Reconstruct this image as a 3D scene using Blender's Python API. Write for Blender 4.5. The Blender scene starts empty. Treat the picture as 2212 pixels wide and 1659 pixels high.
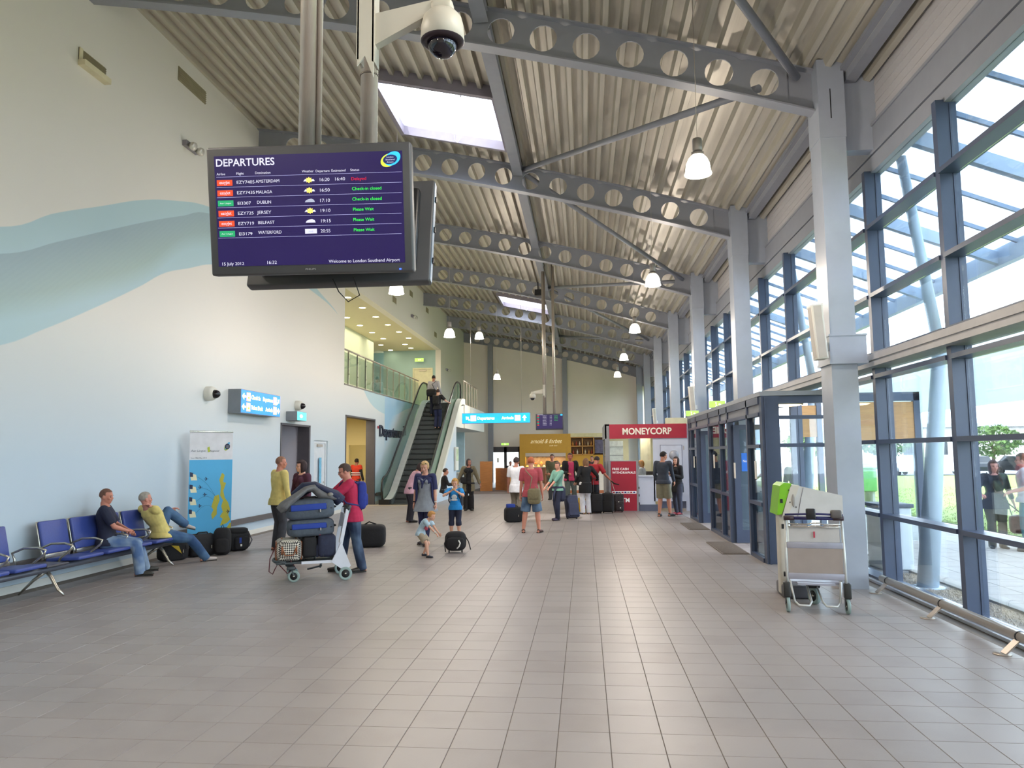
import bpy, bmesh, math, random
from mathutils import Vector, Matrix, Euler, noise
C = bpy.context.scene.collection
scene = bpy.context.scene
PI = math.pi
# ---------------------------------------------------------------- camera
T = .333                     # floor tile module
CAMH = 5.4585 * T
yaw, pitch, roll = .0957, .09255, -.0093
cam_d = bpy.data.cameras.new('camera')
cam = bpy.data.objects.new('camera', cam_d); C.objects.link(cam)
cy, sy, cp, sp = math.cos(yaw), math.sin(yaw), math.cos(pitch), math.sin(pitch)
fw = Vector((-sy*cp, cy*cp, sp)); rt = Vector((cy, sy, 0)); up = rt.cross(fw)
cr, sr = math.cos(roll), math.sin(roll)
rt, up = rt*cr + up*sr, -rt*sr + up*cr
cam.matrix_world = Matrix(((rt.x, up.x, -fw.x, 0), (rt.y, up.y, -fw.y, 0), (rt.z, up.z, -fw.z, CAMH), (0, 0, 0, 1)))
cam_d.sensor_fit = 'HORIZONTAL'; cam_d.sensor_width = 36; cam_d.lens = 36*1616.8/2212
cam_d.clip_end = 400
scene.camera = cam
scene.view_settings.view_transform = 'Standard'; scene.view_settings.look = 'None'
scene.view_settings.gamma = 1; scene.view_settings.use_curve_mapping = False
scene.view_settings.exposure = 0.5
scene.cycles.caustics_reflective = False; scene.cycles.caustics_refractive = False
scene.cycles.sample_clamp_indirect = 4
scene.cycles.max_bounces = 10; scene.cycles.diffuse_bounces = 5; scene.cycles.transparent_max_bounces = 24
# ---------------------------------------------------------------- sky, sun
w = bpy.data.worlds.new('world'); scene.world = w; w.use_nodes = True
nt = w.node_tree; nt.nodes.clear()
wo = nt.nodes.new('ShaderNodeOutputWorld'); bg = nt.nodes.new('ShaderNodeBackground')
tc = nt.nodes.new('ShaderNodeTexCoord'); nz = nt.nodes.new('ShaderNodeTexNoise'); rm = nt.nodes.new('ShaderNodeValToRGB')
nz.inputs['Scale'].default_value = 2.2; nz.inputs['Detail'].default_value = 5
rm.color_ramp.elements[0].position = .35; rm.color_ramp.elements[0].color = (.62, .76, 1, 1)
rm.color_ramp.elements[1].position = .62; rm.color_ramp.elements[1].color = (.93, .96, 1, 1)
nt.links.new(tc.outputs['Generated'], nz.inputs['Vector']); nt.links.new(nz.outputs['Fac'], rm.inputs[0])
nt.links.new(rm.outputs[0], bg.inputs[0]); bg.inputs[1].default_value = 6.5
nt.links.new(bg.outputs[0], wo.inputs[0])
sd = bpy.data.lights.new('sun', 'SUN'); sd.energy = 4.2; sd.angle = .02; sd.color = (1, .95, .86)
so = bpy.data.objects.new('sun', sd); C.objects.link(so); so.rotation_euler = Euler((math.radians(38), math.radians(-12), 0))
# ---------------------------------------------------------------- materials
def lin(h):
    h = h.lstrip('#'); h = h if len(h) > 3 else ''.join(c+c for c in h); v = [int(h[i:i+2], 16)/255 for i in (0, 2, 4)]
    return tuple([x/12.92 if x <= .04045 else ((x+.055)/1.055)**2.4 for x in v] + [1])
MC = {}
def M(name, col, rough=.6, metal=0, var=.06, scale=6, emit=0, bump=0, spec=.5, stretch=None):
    """a procedural material: base colour broken up by noise"""
    if name in MC: return MC[name]
    m = bpy.data.materials.new(name); m.use_nodes = True; MC[name] = m
    n = m.node_tree; b = n.nodes['Principled BSDF']
    c = lin(col) if isinstance(col, str) else tuple(col)+(1,)
    t = n.nodes.new('ShaderNodeTexCoord'); z = n.nodes.new('ShaderNodeTexNoise'); z.inputs['Scale'].default_value = scale
    z.inputs['Detail'].default_value = 4
    if stretch:
        mp = n.nodes.new('ShaderNodeMapping'); mp.inputs['Scale'].default_value = stretch
        n.links.new(t.outputs['Object'], mp.inputs[0]); n.links.new(mp.outputs[0], z.inputs['Vector'])
    else: n.links.new(t.outputs['Object'], z.inputs['Vector'])
    r = n.nodes.new('ShaderNodeValToRGB'); r.color_ramp.elements[0].position = .3; r.color_ramp.elements[1].position = .7
    r.color_ramp.elements[0].color = tuple(x*(1-var) for x in c[:3])+(1,); r.color_ramp.elements[1].color = tuple(min(1, x*(1+var)) for x in c[:3])+(1,)
    n.links.new(z.outputs['Fac'], r.inputs[0]); n.links.new(r.outputs[0], b.inputs['Base Color'])
    b.inputs['Roughness'].default_value = rough; b.inputs['Metallic'].default_value = metal
    b.inputs['Specular IOR Level'].default_value = spec
    if emit:
        n.links.new(r.outputs[0], b.inputs['Emission Color']); b.inputs['Emission Strength'].default_value = emit
    if bump:
        bp = n.nodes.new('ShaderNodeBump'); bp.inputs['Strength'].default_value = bump; bp.inputs['Distance'].default_value = .01
        n.links.new(z.outputs['Fac'], bp.inputs['Height']); n.links.new(bp.outputs[0], b.inputs['Normal'])
    return m
def glass(name, tint, fac=.09, rough=.02, gtint=(1, 1, 1)):
    if name in MC: return MC[name]
    m = bpy.data.materials.new(name); m.use_nodes = True; MC[name] = m
    n = m.node_tree; n.nodes.clear(); o = n.nodes.new('ShaderNodeOutputMaterial')
    a = n.nodes.new('ShaderNodeBsdfTransparent'); a.inputs[0].default_value = tuple(tint)+(1,)
    g = n.nodes.new('ShaderNodeBsdfGlossy'); g.inputs['Roughness'].default_value = rough; g.inputs[0].default_value = tuple(gtint)+(1,)
    l = n.nodes.new('ShaderNodeLayerWeight'); l.inputs[0].default_value = .35
    mm = n.nodes.new('ShaderNodeMath'); mm.operation = 'MULTIPLY_ADD'; mm.inputs[1].default_value = .35; mm.inputs[2].default_value = fac*.5
    x = n.nodes.new('ShaderNodeMixShader')
    n.links.new(l.outputs['Fresnel'], mm.inputs[0]); n.links.new(mm.outputs[0], x.inputs[0])
    n.links.new(a.outputs[0], x.inputs[1]); n.links.new(g.outputs[0], x.inputs[2]); n.links.new(x.outputs[0], o.inputs[0])
    return m
def translucent(name, col, through=.6, diff=.8):
    if name in MC: return MC[name]
    m = bpy.data.materials.new(name); m.use_nodes = True; MC[name] = m
    n = m.node_tree; n.nodes.clear(); o = n.nodes.new('ShaderNodeOutputMaterial')
    z = n.nodes.new('ShaderNodeTexNoise'); z.inputs['Scale'].default_value = 1.5
    a = n.nodes.new('ShaderNodeBsdfTranslucent'); a.inputs[0].default_value = tuple(col)+(1,)
    t = n.nodes.new('ShaderNodeBsdfTransparent'); t.inputs[0].default_value = tuple(col)+(1,)
    d = n.nodes.new('ShaderNodeBsdfDiffuse'); d.inputs[0].default_value = tuple(c*diff for c in col)+(1,)
    x = n.nodes.new('ShaderNodeMixShader'); x.inputs[0].default_value = .25
    y = n.nodes.new('ShaderNodeMixShader'); mt = n.nodes.new('ShaderNodeMath'); mt.operation = 'MULTIPLY_ADD'; mt.inputs[1].default_value = .1; mt.inputs[2].default_value = through-.05
    n.links.new(z.outputs['Fac'], mt.inputs[0]); n.links.new(mt.outputs[0], y.inputs[0])
    n.links.new(a.outputs[0], x.inputs[1]); n.links.new(d.outputs[0], x.inputs[2])
    n.links.new(x.outputs[0], y.inputs[1]); n.links.new(t.outputs[0], y.inputs[2]); n.links.new(y.outputs[0], o.inputs[0])
    return m
# ---------------------------------------------------------------- mesh builder
class MB:
    def __init__(s): s.v = []; s.f = []; s.m = []; s.sm = []; s.mats = []; s.cur = 0; s.smooth = False
    def mat(s, m):
        if m not in s.mats: s.mats.append(m)
        s.cur = s.mats.index(m); return s
    def add(s, vs, fs, smooth=None, M_=None):
        o = len(s.v)
        s.v += [tuple(M_ @ Vector(v)) for v in vs] if M_ is not None else [tuple(v) for v in vs]
        for f in fs: s.f.append([i+o for i in f]); s.m.append(s.cur); s.sm.append(s.smooth if smooth is None else smooth)
        return s
    def box(s, a, b, M_=None):
        x0, y0, z0 = (min(a[i], b[i]) for i in range(3)); x1, y1, z1 = (max(a[i], b[i]) for i in range(3))
        return s.add([(x0,y0,z0),(x1,y0,z0),(x1,y1,z0),(x0,y1,z0),(x0,y0,z1),(x1,y0,z1),(x1,y1,z1),(x0,y1,z1)],
              [(0,3,2,1),(4,5,6,7),(0,1,5,4),(1,2,6,5),(2,3,7,6),(3,0,4,7)], False, M_)
    def cb(s, c, d, M_=None):
        return s.box([c[i]-d[i]/2 for i in range(3)], [c[i]+d[i]/2 for i in range(3)], M_)
    def bar(s, p, q, w_, h, upv=(0, 0, 1)):
        p, q = Vector(p), Vector(q); d = (q-p); L = d.length; d.normalize(); u_ = Vector(upv)
        x = d.cross(u_)
        if x.length < 1e-4: x = d.cross(Vector((0, 1, 0)))
        x.normalize(); z = x.cross(d)
        vs = [pt + x*sx*w_/2 + z*sz*h/2 for pt in (p, q) for sx, sz in ((-1,-1),(1,-1),(1,1),(-1,1))]
        return s.add(vs, [(3,2,1,0),(4,5,6,7),(0,1,5,4),(1,2,6,5),(2,3,7,6),(3,0,4,7)], False)
    def tube(s, pts, r, n=10, caps=True, smooth=True):
        pts = [Vector(p) for p in pts]; rs = r if isinstance(r, (list, tuple)) else [r]*len(pts)
        prev = None; rings = []
        for i, p in enumerate(pts):
            d = (pts[min(i+1, len(pts)-1)] - pts[max(i-1, 0)]).normalized()
            if prev is None:
                x = d.cross(Vector((0, 0, 1)));
                if x.length < 1e-3: x = d.cross(Vector((0, 1, 0)))
            else: x = prev - d*prev.dot(d)
            x.normalize(); prev = x; y = d.cross(x)
            rings.append([p + (x*math.cos(2*PI*k/n) + y*math.sin(2*PI*k/n))*rs[i] for k in range(n)])
        vs = [v for rg in rings for v in rg]; fs = []
        for i in range(len(pts)-1):
            for k in range(n): fs.append((i*n+k, i*n+(k+1) % n, (i+1)*n+(k+1) % n, (i+1)*n+k))
        s.add(vs, fs, smooth)
        if caps:
            o = len(s.v)-len(vs)
            s.f.append([o+k for k in reversed(range(n))]); s.f.append([o+(len(pts)-1)*n+k for k in range(n)]); s.m += [s.cur]*2; s.sm += [False]*2
        return s
    def lathe(s, prof, n=20, M_=None, smooth=True):
        vs = [(r*math.cos(2*PI*k/n), r*math.sin(2*PI*k/n), z) for r, z in prof for k in range(n)]
        fs = [(i*n+k, i*n+(k+1) % n, (i+1)*n+(k+1) % n, (i+1)*n+k) for i in range(len(prof)-1) for k in range(n)]
        return s.add(vs, fs, smooth, M_)
    def prism(s, poly, a, b, axis=1, M_=None):
        n = len(poly)
        def P(u_, v_, t):
            return {0: (t, u_, v_), 1: (u_, t, v_), 2: (u_, v_, t)}[axis]
        vs = [P(u_, v_, a) for u_, v_ in poly] + [P(u_, v_, b) for u_, v_ in poly]
        return s.add(vs, [tuple(range(n)), tuple(reversed(range(n, 2*n)))] + [(i, (i+1) % n+0, (i+1) % n+n, i+n) for i in range(n)], False, M_)
    def ell(s, c, r, M_=None, n=12, m=8, ex=1.0):
        """(super)ellipsoid"""
        def pw(x): return math.copysign(abs(x)**ex, x)
        vs = [(c[0], c[1], c[2]-r[2])]; fs = []
        for j in range(1, m):
            th = -PI/2 + PI*j/m
            for i in range(n):
                ph = 2*PI*i/n
                vs.append((c[0]+r[0]*pw(math.cos(th))*pw(math.cos(ph)), c[1]+r[1]*pw(math.cos(th))*pw(math.sin(ph)), c[2]+r[2]*pw(math.sin(th))))
        vs.append((c[0], c[1], c[2]+r[2])); L = len(vs)-1
        for i in range(n):
            fs.append((0, 1+(i+1) % n, 1+i)); fs.append((L, L-n+i, L-n+(i+1) % n))
            for j in range(m-2): a = 1+j*n; fs.append((a+i, a+(i+1) % n, a+n+(i+1) % n, a+n+i))
        return s.add(vs, fs, True, M_)
    def rbox(s, c, d, r, M_=None, seg=3):
        bm = bmesh.new(); bmesh.ops.create_cube(bm, size=1)
        for v in bm.verts: v.co = Vector((v.co.x*d[0], v.co.y*d[1], v.co.z*d[2]))
        bmesh.ops.bevel(bm, geom=bm.edges[:], offset=r, segments=seg, profile=.5, affect='EDGES')
        vs = [v.co + Vector(c) for v in bm.verts]; bm.verts.index_update(); fs = [[v.index for v in f.verts] for f in bm.faces]; bm.free()
        return s.add(vs, fs, True, M_)
    def mesh(s, name, fix=True):
        me = bpy.data.meshes.new(name); me.from_pydata(s.v, [], s.f)
        for m in s.mats: me.materials.append(m)
        me.polygons.foreach_set('material_index', s.m); me.polygons.foreach_set('use_smooth', s.sm)
        if fix:
            bm = bmesh.new(); bm.from_mesh(me); bmesh.ops.recalc_face_normals(bm, faces=bm.faces[:]); bm.to_mesh(me); bm.free()
        me.update(); return me
def ob(name, mb, mat=None, parent=None, loc=None, rot=None, fix=True, **kw):
    me = mb.mesh(name, fix) if isinstance(mb, MB) else mb
    if mat is not None and not me.materials: me.materials.append(mat)
    o = bpy.data.objects.new(name, me); C.objects.link(o)
    if parent: o.parent = parent
    if loc is not None: o.location = loc
    if rot is not None: o.rotation_euler = rot
    for k, v in kw.items(): o[k] = v
    return o
def empty(name, loc=(0, 0, 0), rz=0, **kw):
    o = bpy.data.objects.new(name, None); C.objects.link(o); o.location = loc; o.rotation_euler = (0, 0, rz); o.empty_display_size = .1
    for k, v in kw.items(): o[k] = v
    return o
def thing(name, label, cat, loc=(0, 0, 0), rz=0, group=None):
    o = empty(name, loc, rz, label=label, category=cat)
    if group: o['group'] = group
    return o
def tag(o, label, cat, group=None):
    o['label'] = label; o['category'] = cat
    if group: o['group'] = group
    return o
def S(name, mb, mat=None, parent=None, **kw):
    o = ob(name, mb, mat, parent, **kw)
    if not parent: o['kind'] = 'structure'
    return o
def copy_tree(o, parent=None):
    c = o.copy(); C.objects.link(c); c.parent = parent
    for ch in list(o.children): copy_tree(ch, c)
    return c
FIT = []
def text(name, body, h, width, loc, rot, mat, parent=None, align='LEFT', extrude=.001, shear=0, bold=0):
    """a line of lettering of cap height h, squeezed to the given width"""
    d = bpy.data.curves.new(name, 'FONT'); d.body = body; d.size = h/.7; d.align_x = align; d.extrude = extrude; d.shear = shear; d.offset = bold
    d.resolution_u = 3; d.materials.append(mat)
    o = bpy.data.objects.new(name, d); C.objects.link(o)
    if parent: o.parent = parent
    o.location = loc; o.rotation_euler = rot
    if width: FIT.append((o, width))
    return o
FACE = (PI/2, 0, 0)          # lettering that faces the camera side (-Y)
# ================================================================= THE HALL
XL, XR, XC = -7.75, 4.15, 3.34      # left wall, glass wall, columns
YB, YF = -9.0, 48.1
def zbot(x): return 9.1 - .225*(x+7.75) - .0072*(x+7.75)*(x-3.35)
def zroof(x): return zbot(x) + .6
BEAMS = [10.65+6.25*k for k in range(-3, 6)] + [47.95]
white = M('white_paint', '#d8d6cc', .55, var=.02, scale=2)
wall_cream = M('cream_paint', '#ece2d4', .6, var=.02, scale=1)
steel = M('grey_steel', '#8d9098', .4, var=.03); steel_c = M('column_steel', '#a3aab6', .35, var=.03)
steel_dk = M('slate_frame', '#434e65', .35, var=.04)
galv = M('galvanised_deck', '#bdb7a8', .42, .35, var=.1, scale=3, stretch=(4, .3, 4))
stainless = M('brushed_stainless', '#b9aea2', .32, .5, var=.08, scale=20, stretch=(30, 30, 1))
black = M('black_plastic', '#17181b', .4)
pane_m = glass('window_glass', (.9, .95, .96))
# floor tiles: single pieces near the camera, one joined mesh beyond
def floor_mat():
    m = bpy.data.materials.new('floor_tile'); m.use_nodes = True; n = m.node_tree; b = n.nodes['Principled BSDF']; L = n.links.new
    g = n.nodes.new('ShaderNodeNewGeometry'); a = n.nodes.new('ShaderNodeVectorMath'); a.operation = 'MULTIPLY_ADD'
    a.inputs[1].default_value = (1/T, 1/T, 0); a.inputs[2].default_value = (.617+50, .675+50, 0)
    f = n.nodes.new('ShaderNodeVectorMath'); f.operation = 'FLOOR'; wn = n.nodes.new('ShaderNodeTexWhiteNoise'); wn.noise_dimensions = '2D'
    z = n.nodes.new('ShaderNodeTexNoise'); z.inputs['Scale'].default_value = 2.2; z.inputs['Detail'].default_value = 6
    z2 = n.nodes.new('ShaderNodeTexNoise'); z2.inputs['Scale'].default_value = 90
    mx = n.nodes.new('ShaderNodeMath'); mx.operation = 'MULTIPLY_ADD'; mx.inputs[1].default_value = .5
    m2 = n.nodes.new('ShaderNodeMath'); m2.operation = 'MULTIPLY_ADD'; m2.inputs[1].default_value = .3
    r = n.nodes.new('ShaderNodeValToRGB'); r.color_ramp.elements[0].position = .2; r.color_ramp.elements[1].position = .95
    r.color_ramp.elements[0].color = lin('#8b817d'); r.color_ramp.elements[1].color = lin('#9b938f')
    L(g.outputs['Position'], a.inputs[0]); L(a.outputs[0], f.inputs[0]); L(f.outputs[0], wn.inputs['Vector'])
    L(g.outputs['Position'], z.inputs['Vector']); L(g.outputs['Position'], z2.inputs['Vector'])
    L(wn.outputs['Value'], mx.inputs[0]); L(z.outputs['Fac'], mx.inputs[2]); L(z2.outputs['Fac'], m2.inputs[0]); L(mx.outputs[0], m2.inputs[2])
    L(m2.outputs[0], r.inputs[0]); L(r.outputs[0], b.inputs['Base Color'])
    b.inputs['Roughness'].default_value = .40; b.inputs['Specular IOR Level'].default_value = .45
    return m
tile_m = floor_mat(); grout = M('grout', '#7a716a', .9, var=.1, scale=30)
fl = S('floor', MB().box((-16, YB, -.25), (XR+.15, YF, -.004)), grout)
def tile_mb(mb, x, y, g=.0018, e=.002):
    x0, y0, x1, y1 = x+g, y+g, x+T-g, y+T-g
    mb.add([(x0, y0, -.004), (x1, y0, -.004), (x1, y1, -.004), (x0, y1, -.004), (x0+e, y0+e, 0), (x1-e, y0+e, 0), (x1-e, y1-e, 0), (x0+e, y1-e, 0)],
           [(4,5,6,7),(0,1,5,4),(1,2,6,5),(2,3,7,6),(3,0,4,7)], False)
OX, OY = -4.617*T, 14.325*T
tiles = []
for i in range(-40, 24):
    for j in range(-46, 130):
        x, y = OX+i*T, OY+j*T
        if x+T > XR-.05 or x < -16: continue
        if x < XL-.1 and not (18 < y < 31): continue
        if y > YF-.1 or y < YB: continue
        tiles.append((x, y))
def vis(t):
    x, y = t; v = Vector((x+T/2, y+T/2, -CAMH)); d = v.dot(fw)
    if d < .5: return 1e9
    px, py = 1106+1616.8*v.dot(rt)/d, 829.5-1616.8*v.dot(up)/d
    return v.length if -60 < px < 2272 and py < 1720 else 1e9
tiles.sort(key=vis)
one = MB(); tile_mb(one, 0, 0); one_me = one.mesh('tile', False); one_me.materials.append(tile_m)
for k, (x, y) in enumerate(tiles[:298]):
    o = bpy.data.objects.new('tile', one_me); C.objects.link(o); o.parent = fl; o.location = (x, y, 0)
rest = MB()
for x, y in tiles[298:]: tile_mb(rest, x, y)
ob('tiles', rest, tile_m, fl, fix=False, kind='stuff')
# left wall with its openings and the painted waves
def mural():
    m = bpy.data.materials.new('mural_wall'); m.use_nodes = True; n = m.node_tree; b = n.nodes['Principled BSDF']; L = n.links.new
    b.inputs['Roughness'].default_value = .5
    g = n.nodes.new('ShaderNodeNewGeometry'); s = n.nodes.new('ShaderNodeSeparateXYZ'); L(g.outputs['Position'], s.inputs[0])
    def math_(op, a, b_=None, c=None):
        k = n.nodes.new('ShaderNodeMath'); k.operation = op
        for i, x in enumerate((a, b_, c)):
            if x is None: continue
            if isinstance(x, (int, float)): k.inputs[i].default_value = x
            else: L(x, k.inputs[i])
        return k.outputs[0]
    yn = math_('DIVIDE', s.outputs['Y'], 46.6)
    def curve(pts):      # z boundary along the wall
        k = n.nodes.new('ShaderNodeFloatCurve'); cu = k.mapping.curves[0]
        pts = sorted(pts)
        cu.points[0].location = (0, max(0, pts[0][1]-1.8)/10); cu.points[1].location = (1, pts[-1][1]/10)
        for y, z in pts: cu.points.new(y/46.6, z/10)
        k.mapping.update(); L(yn, k.inputs['Value']); return math_('MULTIPLY', k.outputs[0], 10.0)
    z = s.outputs['Z']
    def below(c, soft=.012): return math_('MULTIPLY_ADD', math_('SUBTRACT', c, z), 1/soft, .5)
    def mix(fac, a, b_):
        k = n.nodes.new('ShaderNodeMix'); k.data_type = 'RGBA'; k.clamp_factor = True
        L(fac, k.inputs[0])
        for i, x in ((6, a), (7, b_)):
            if isinstance(x, str): k.inputs[i].default_value = lin(x)
            else: L(x, k.inputs[i])
        return k.outputs[2]
    c1 = curve([(9.1,4.91),(10.1,5.42),(11.1,5.86),(12.4,6.42),(13.3,6.71),(14.5,7.01),(17,7.25),(20,6.95),(21.2,6.65),(22.5,6.4),(23.7,6.0),(30,4.6),(38,4.4)])
    c2 = curve([(9.1,4.54),(10.2,5.02),(11.3,5.52),(12.6,6.1),(13.6,6.51),(14.5,6.86),(16,7.05),(18,6.6),(20,6.0),(24,3.2),(27,1.4),(46,.0)])
    c4 = curve([(9.1,3.78),(11.2,4.55),(12.3,5.04),(14.4,6.25),(17,6.7),(20,5.7),(24,3.0),(46,0)])
    c3 = curve([(9.1,3.29),(10,3.67),(11.2,4.25),(12.3,4.82),(13.1,5.26),(13.9,5.54),(14.7,5.82),(17,6.3),(19,6.55),(21.2,6.5),(22.5,6.36),(23.7,6.0),(25,4.6),(28.6,3.4),(33,3.9),(36,4.2)])
    ns = n.nodes.new('ShaderNodeTexNoise'); ns.inputs['Scale'].default_value = .35
    wv = n.nodes.new('ShaderNodeTexWave'); wv.inputs['Scale'].default_value = 4.5; wv.inputs['Distortion'].default_value = 1.4; wv.inputs['Detail'].default_value = 0
    mp = n.nodes.new('ShaderNodeMapping'); mp.inputs['Rotation'].default_value = (.9, 0, 0); L(g.outputs['Position'], mp.inputs[0]); L(mp.outputs[0], wv.inputs['Vector']); wv.bands_direction = 'Y'
    # ground colour: pale blue at the foot of the wall, off white higher up
    hz = math_('MULTIPLY_ADD', z, -.42, 1.75)
    base = mix(hz, '#dedad2', '#bccbd5')
    light = '#b0cad0'
    green = mix(math_('SUBTRACT', c2, z), '#9db2bb', '#a9bfb6')
    green = mix(math_('MULTIPLY', wv.outputs[0], .07), green, '#8098a8')
    green = mix(below(c4, .35), green, '#adc8cf')
    band = mix(below(c2), light, green)
    hi = mix(below(c1), base, band)
    col = mix(below(c3, .02), hi, base)
    # second painted wave by the moving stairs
    c5 = curve([(9,0),(24,.3),(27.5,1.6),(30,3.1),(32,4.1),(34,4.4),(46,4.4)])
    inb = math_('MULTIPLY', math_('LESS_THAN', s.outputs['Z'], 4.4), math_('GREATER_THAN', s.outputs['Y'], 28.6))
    col = mix(math_('MULTIPLY', math_('MULTIPLY', inb, math_('SUBTRACT', 1.0, below(c5, .6))), .8), col, '#a2c4da')
    L(col, b.inputs['Base Color'])
    return m
mural_m = mural()
def wall_slab(mb, x0, x1, y0, y1, z0, z1, holes):
    """wall in the YZ plane with rectangular holes (y0,y1,z0,z1)"""
    ys = sorted({y0, y1, *[h[0] for h in holes], *[h[1] for h in holes]})
    for a, b in zip(ys, ys[1:]):
        zs = [(z0, z1)]
        for h in holes:
            if h[0] <= a and h[1] >= b:
                nz_ = []
                for p, q in zs:
                    if h[2] > p: nz_.append((p, min(q, h[2])))
                    if h[3] < q: nz_.append((max(p, h[3]), q))
                zs = [t for t in nz_ if t[1]-t[0] > 1e-4]
        for p, q in zs: mb.box((x0, a, p), (x1, b, q))
wl = MB(); wall_slab(wl, XL-.3, XL, YB, YF, 0, 9.75, [(18.57, 20.56, 0, 2.64), (20.97, 22.11, 0, 2.25), (23.81, 27.2, 0, 3.11), (23.6, 40.1, 4.1, 7.5)])
S('wall_left', wl, mural_m)
# far wall, wall behind the camera
far = MB(); prof = [(x, zroof(x)+.13) for x in [XL + (XR+.1-XL)*i/12 for i in range(13)]]
ps = [(XL-.3, 0)] + [(-5.55, 0), (-5.55, 2.2), (-3.98, 2.2), (-3.98, 0)] + [(XR+.1, 0)] + list(reversed(prof)) + [(XL-.3, prof[0][1])]
bmw = MB()
bmw.box((XL-.3, YF, 0), (-6.05, YF+.3, 2.25)); bmw.box((-4.12, YF, 0), (XR+.1, YF+.3, 2.25))
pts = [(XL-.3, 2.25), (XR+.1, 2.25)] + list(reversed(prof)) + [(XL-.3, prof[0][1])]
bmw.prism(pts, YF, YF+.3)
S('wall_far', bmw, wall_cream)
bb = MB(); bb.prism([(XL-.3, 0), (XR+.1, 0)] + list(reversed(prof)) + [(XL-.3, prof[0][1])], YB-.3, YB)
S('wall_back', bb, wall_cream)
# skirtings and rails
S('baseboard_left', MB().box((XL, YB, 0), (XL+.02, 18.5, .105)).box((XL, 20.6, 0), (XL+.02, 20.93, .105)).box((XL, 22.15, 0), (XL+.02, 23.72, .105)).box((XL, 27.3, 0), (XL+.02, YF, .105)), white)
wood_dk = M('dark_rail', '#55504f', .5)
rail = MB().box((XL+.04, YB, .30), (XL+.09, 18.4, .42)).box((XL, YB, .33), (XL+.04, 18.4, .39)).box((XL+.04, 27.3, .30), (XL+.09, 28.1, .42)).box((XL, 27.3, .33), (XL+.04, 28.1, .39))
S('trim_1', rail, wood_dk)
trimm = M('door_trim', '#4d4a50', .5)
tr = MB()
for y0, y1, z1 in ((18.57, 20.56, 2.64), (23.81, 27.2, 3.11)):
    tr.box((XL-.32, y0-.03, 0), (XL+.015, y0+.035, z1)); tr.box((XL-.32, y1-.035, 0), (XL+.015, y1+.07, z1)); tr.box((XL-.32, y0-.03, z1-.03), (XL+.015, y1+.07, z1+.02))
S('trim_2', tr, trimm)
# ceiling: one folded steel deck, ribs along the hall, over the curved beams
def deck(mb, xa, xb, ya, yb, pitch_=.28, n0=None):
    x = xa; pr = []
    i = 0
    k0 = math.floor((xa-XL)/pitch_); k = k0
    pr = []
    while XL + k*pitch_ < xb + pitch_:
        b0 = XL + k*pitch_
        for dx, dz in ((0, .0), (.075, .0), (.105, .10), (.25, .10), (.28, 0)):
            pr.append((b0+dx, dz))
        k += 1
    pr = [(min(max(p, xa), xb), dz) for p, dz in pr if xa-.03 <= p <= xb+.03]
    vs = [(p, y, zroof(p)+dz+.01) for y in (ya, yb) for p, dz in pr]
    n = len(pr); mb.add(vs, [(i, i+1, n+i+1, n+i) for i in range(n-1)], False)
ce = MB()
SK = [(-3.87, -1.62, 13.37, 15.75), (-3.75, -1.6, 33.0, 35.3)]
cuts = [YB-.3, 13.37, 15.75, 33.0, 35.3, YF+.3]
for a, b in zip(cuts, cuts[1:]):
    if any(abs(a-s[2]) < .01 for s in SK): deck(ce, XL-.3, -3.87, a, b); deck(ce, -1.62, XR+.9, a, b)
    else: deck(ce, XL-.3, XR+.9, a, b)
S('ceiling', ce, galv, fix=False)
# roof build-up above the deck, open over the skylights
rf = MB()
def roofslab(xa, xb, ya, yb):
    n = 6
    xs = [xa+(xb-xa)*i/n for i in range(n+1)]
    rf.prism([(x, zroof(x)+.14) for x in xs] + [(x, zroof(x)+.3) for x in reversed(xs)], ya, yb)
for a, b in zip(cuts, cuts[1:]):
    if any(abs(a-s[2]) < .01 for s in SK): roofslab(XL-.3, -3.87, a, b); roofslab(-1.62, XR+.9, a, b)
    else: roofslab(XL-.3, XR+.9, a, b)
S('roof', rf, M('roof_sheet', '#8a8d90', .6))
kerb = M('skylight_kerb', '#8d8791', .5)
sky_m = translucent('skylight_sheet', (.95, .95, .98), .7)
for x0, x1, y0, y1 in SK:
    e = empty('window_skylight' if 0 else 'skylight', kind='structure')
    k = MB()
    for (a, b, c, d) in ((x0-.09, x0, y0-.09, y1+.09), (x1, x1+.09, y0-.09, y1+.09)):
        z = zroof((a+b)/2); k.box((a, c, z-.12), (b, d, z+.42))
    for yy in ((y0-.09, y0), (y1, y1+.09)):
        k.prism([(x0, zroof(x0)-.12), (x1, zroof(x1)-.12), (x1, zroof(x1)+.42), (x0, zroof(x0)+.42)], yy[0], yy[1])
    ob('kerb', k, kerb, e)
    g = MB(); g.prism([(x0, zroof(x0)+.07), (x1, zroof(x1)+.07), (x1, zroof(x1)+.09), (x0, zroof(x0)+.09)], y0, y1); ob('glazing', g, sky_m, e)
    gz = MB(); z = (zroof(x0)+zroof(x1))/2
    gz.bar((x0, y0+.3, zroof(x0)+.03), (x1, y0+.3, zroof(x1)+.03), .03, .03); gz.box((-2.4, y0+.2, z-.02), (-2.2, y0+.4, z+.06)); gz.tube([(-2.3, y0+.3, z), (-2.25, y0+.32, z-.12), (-2.2, y0+.3, z-.04)], .012, 6)
    ob('opener', gz, black, e)
    c_ = MB().tube([(-2.75, y1-.05, z+.2), (-2.72, y1-.05, z-.1), (-2.66, y1-.05, z-.16), (-2.6, y1-.05, z-.05)], .008, 6); ob('cord', c_, white, e)
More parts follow.
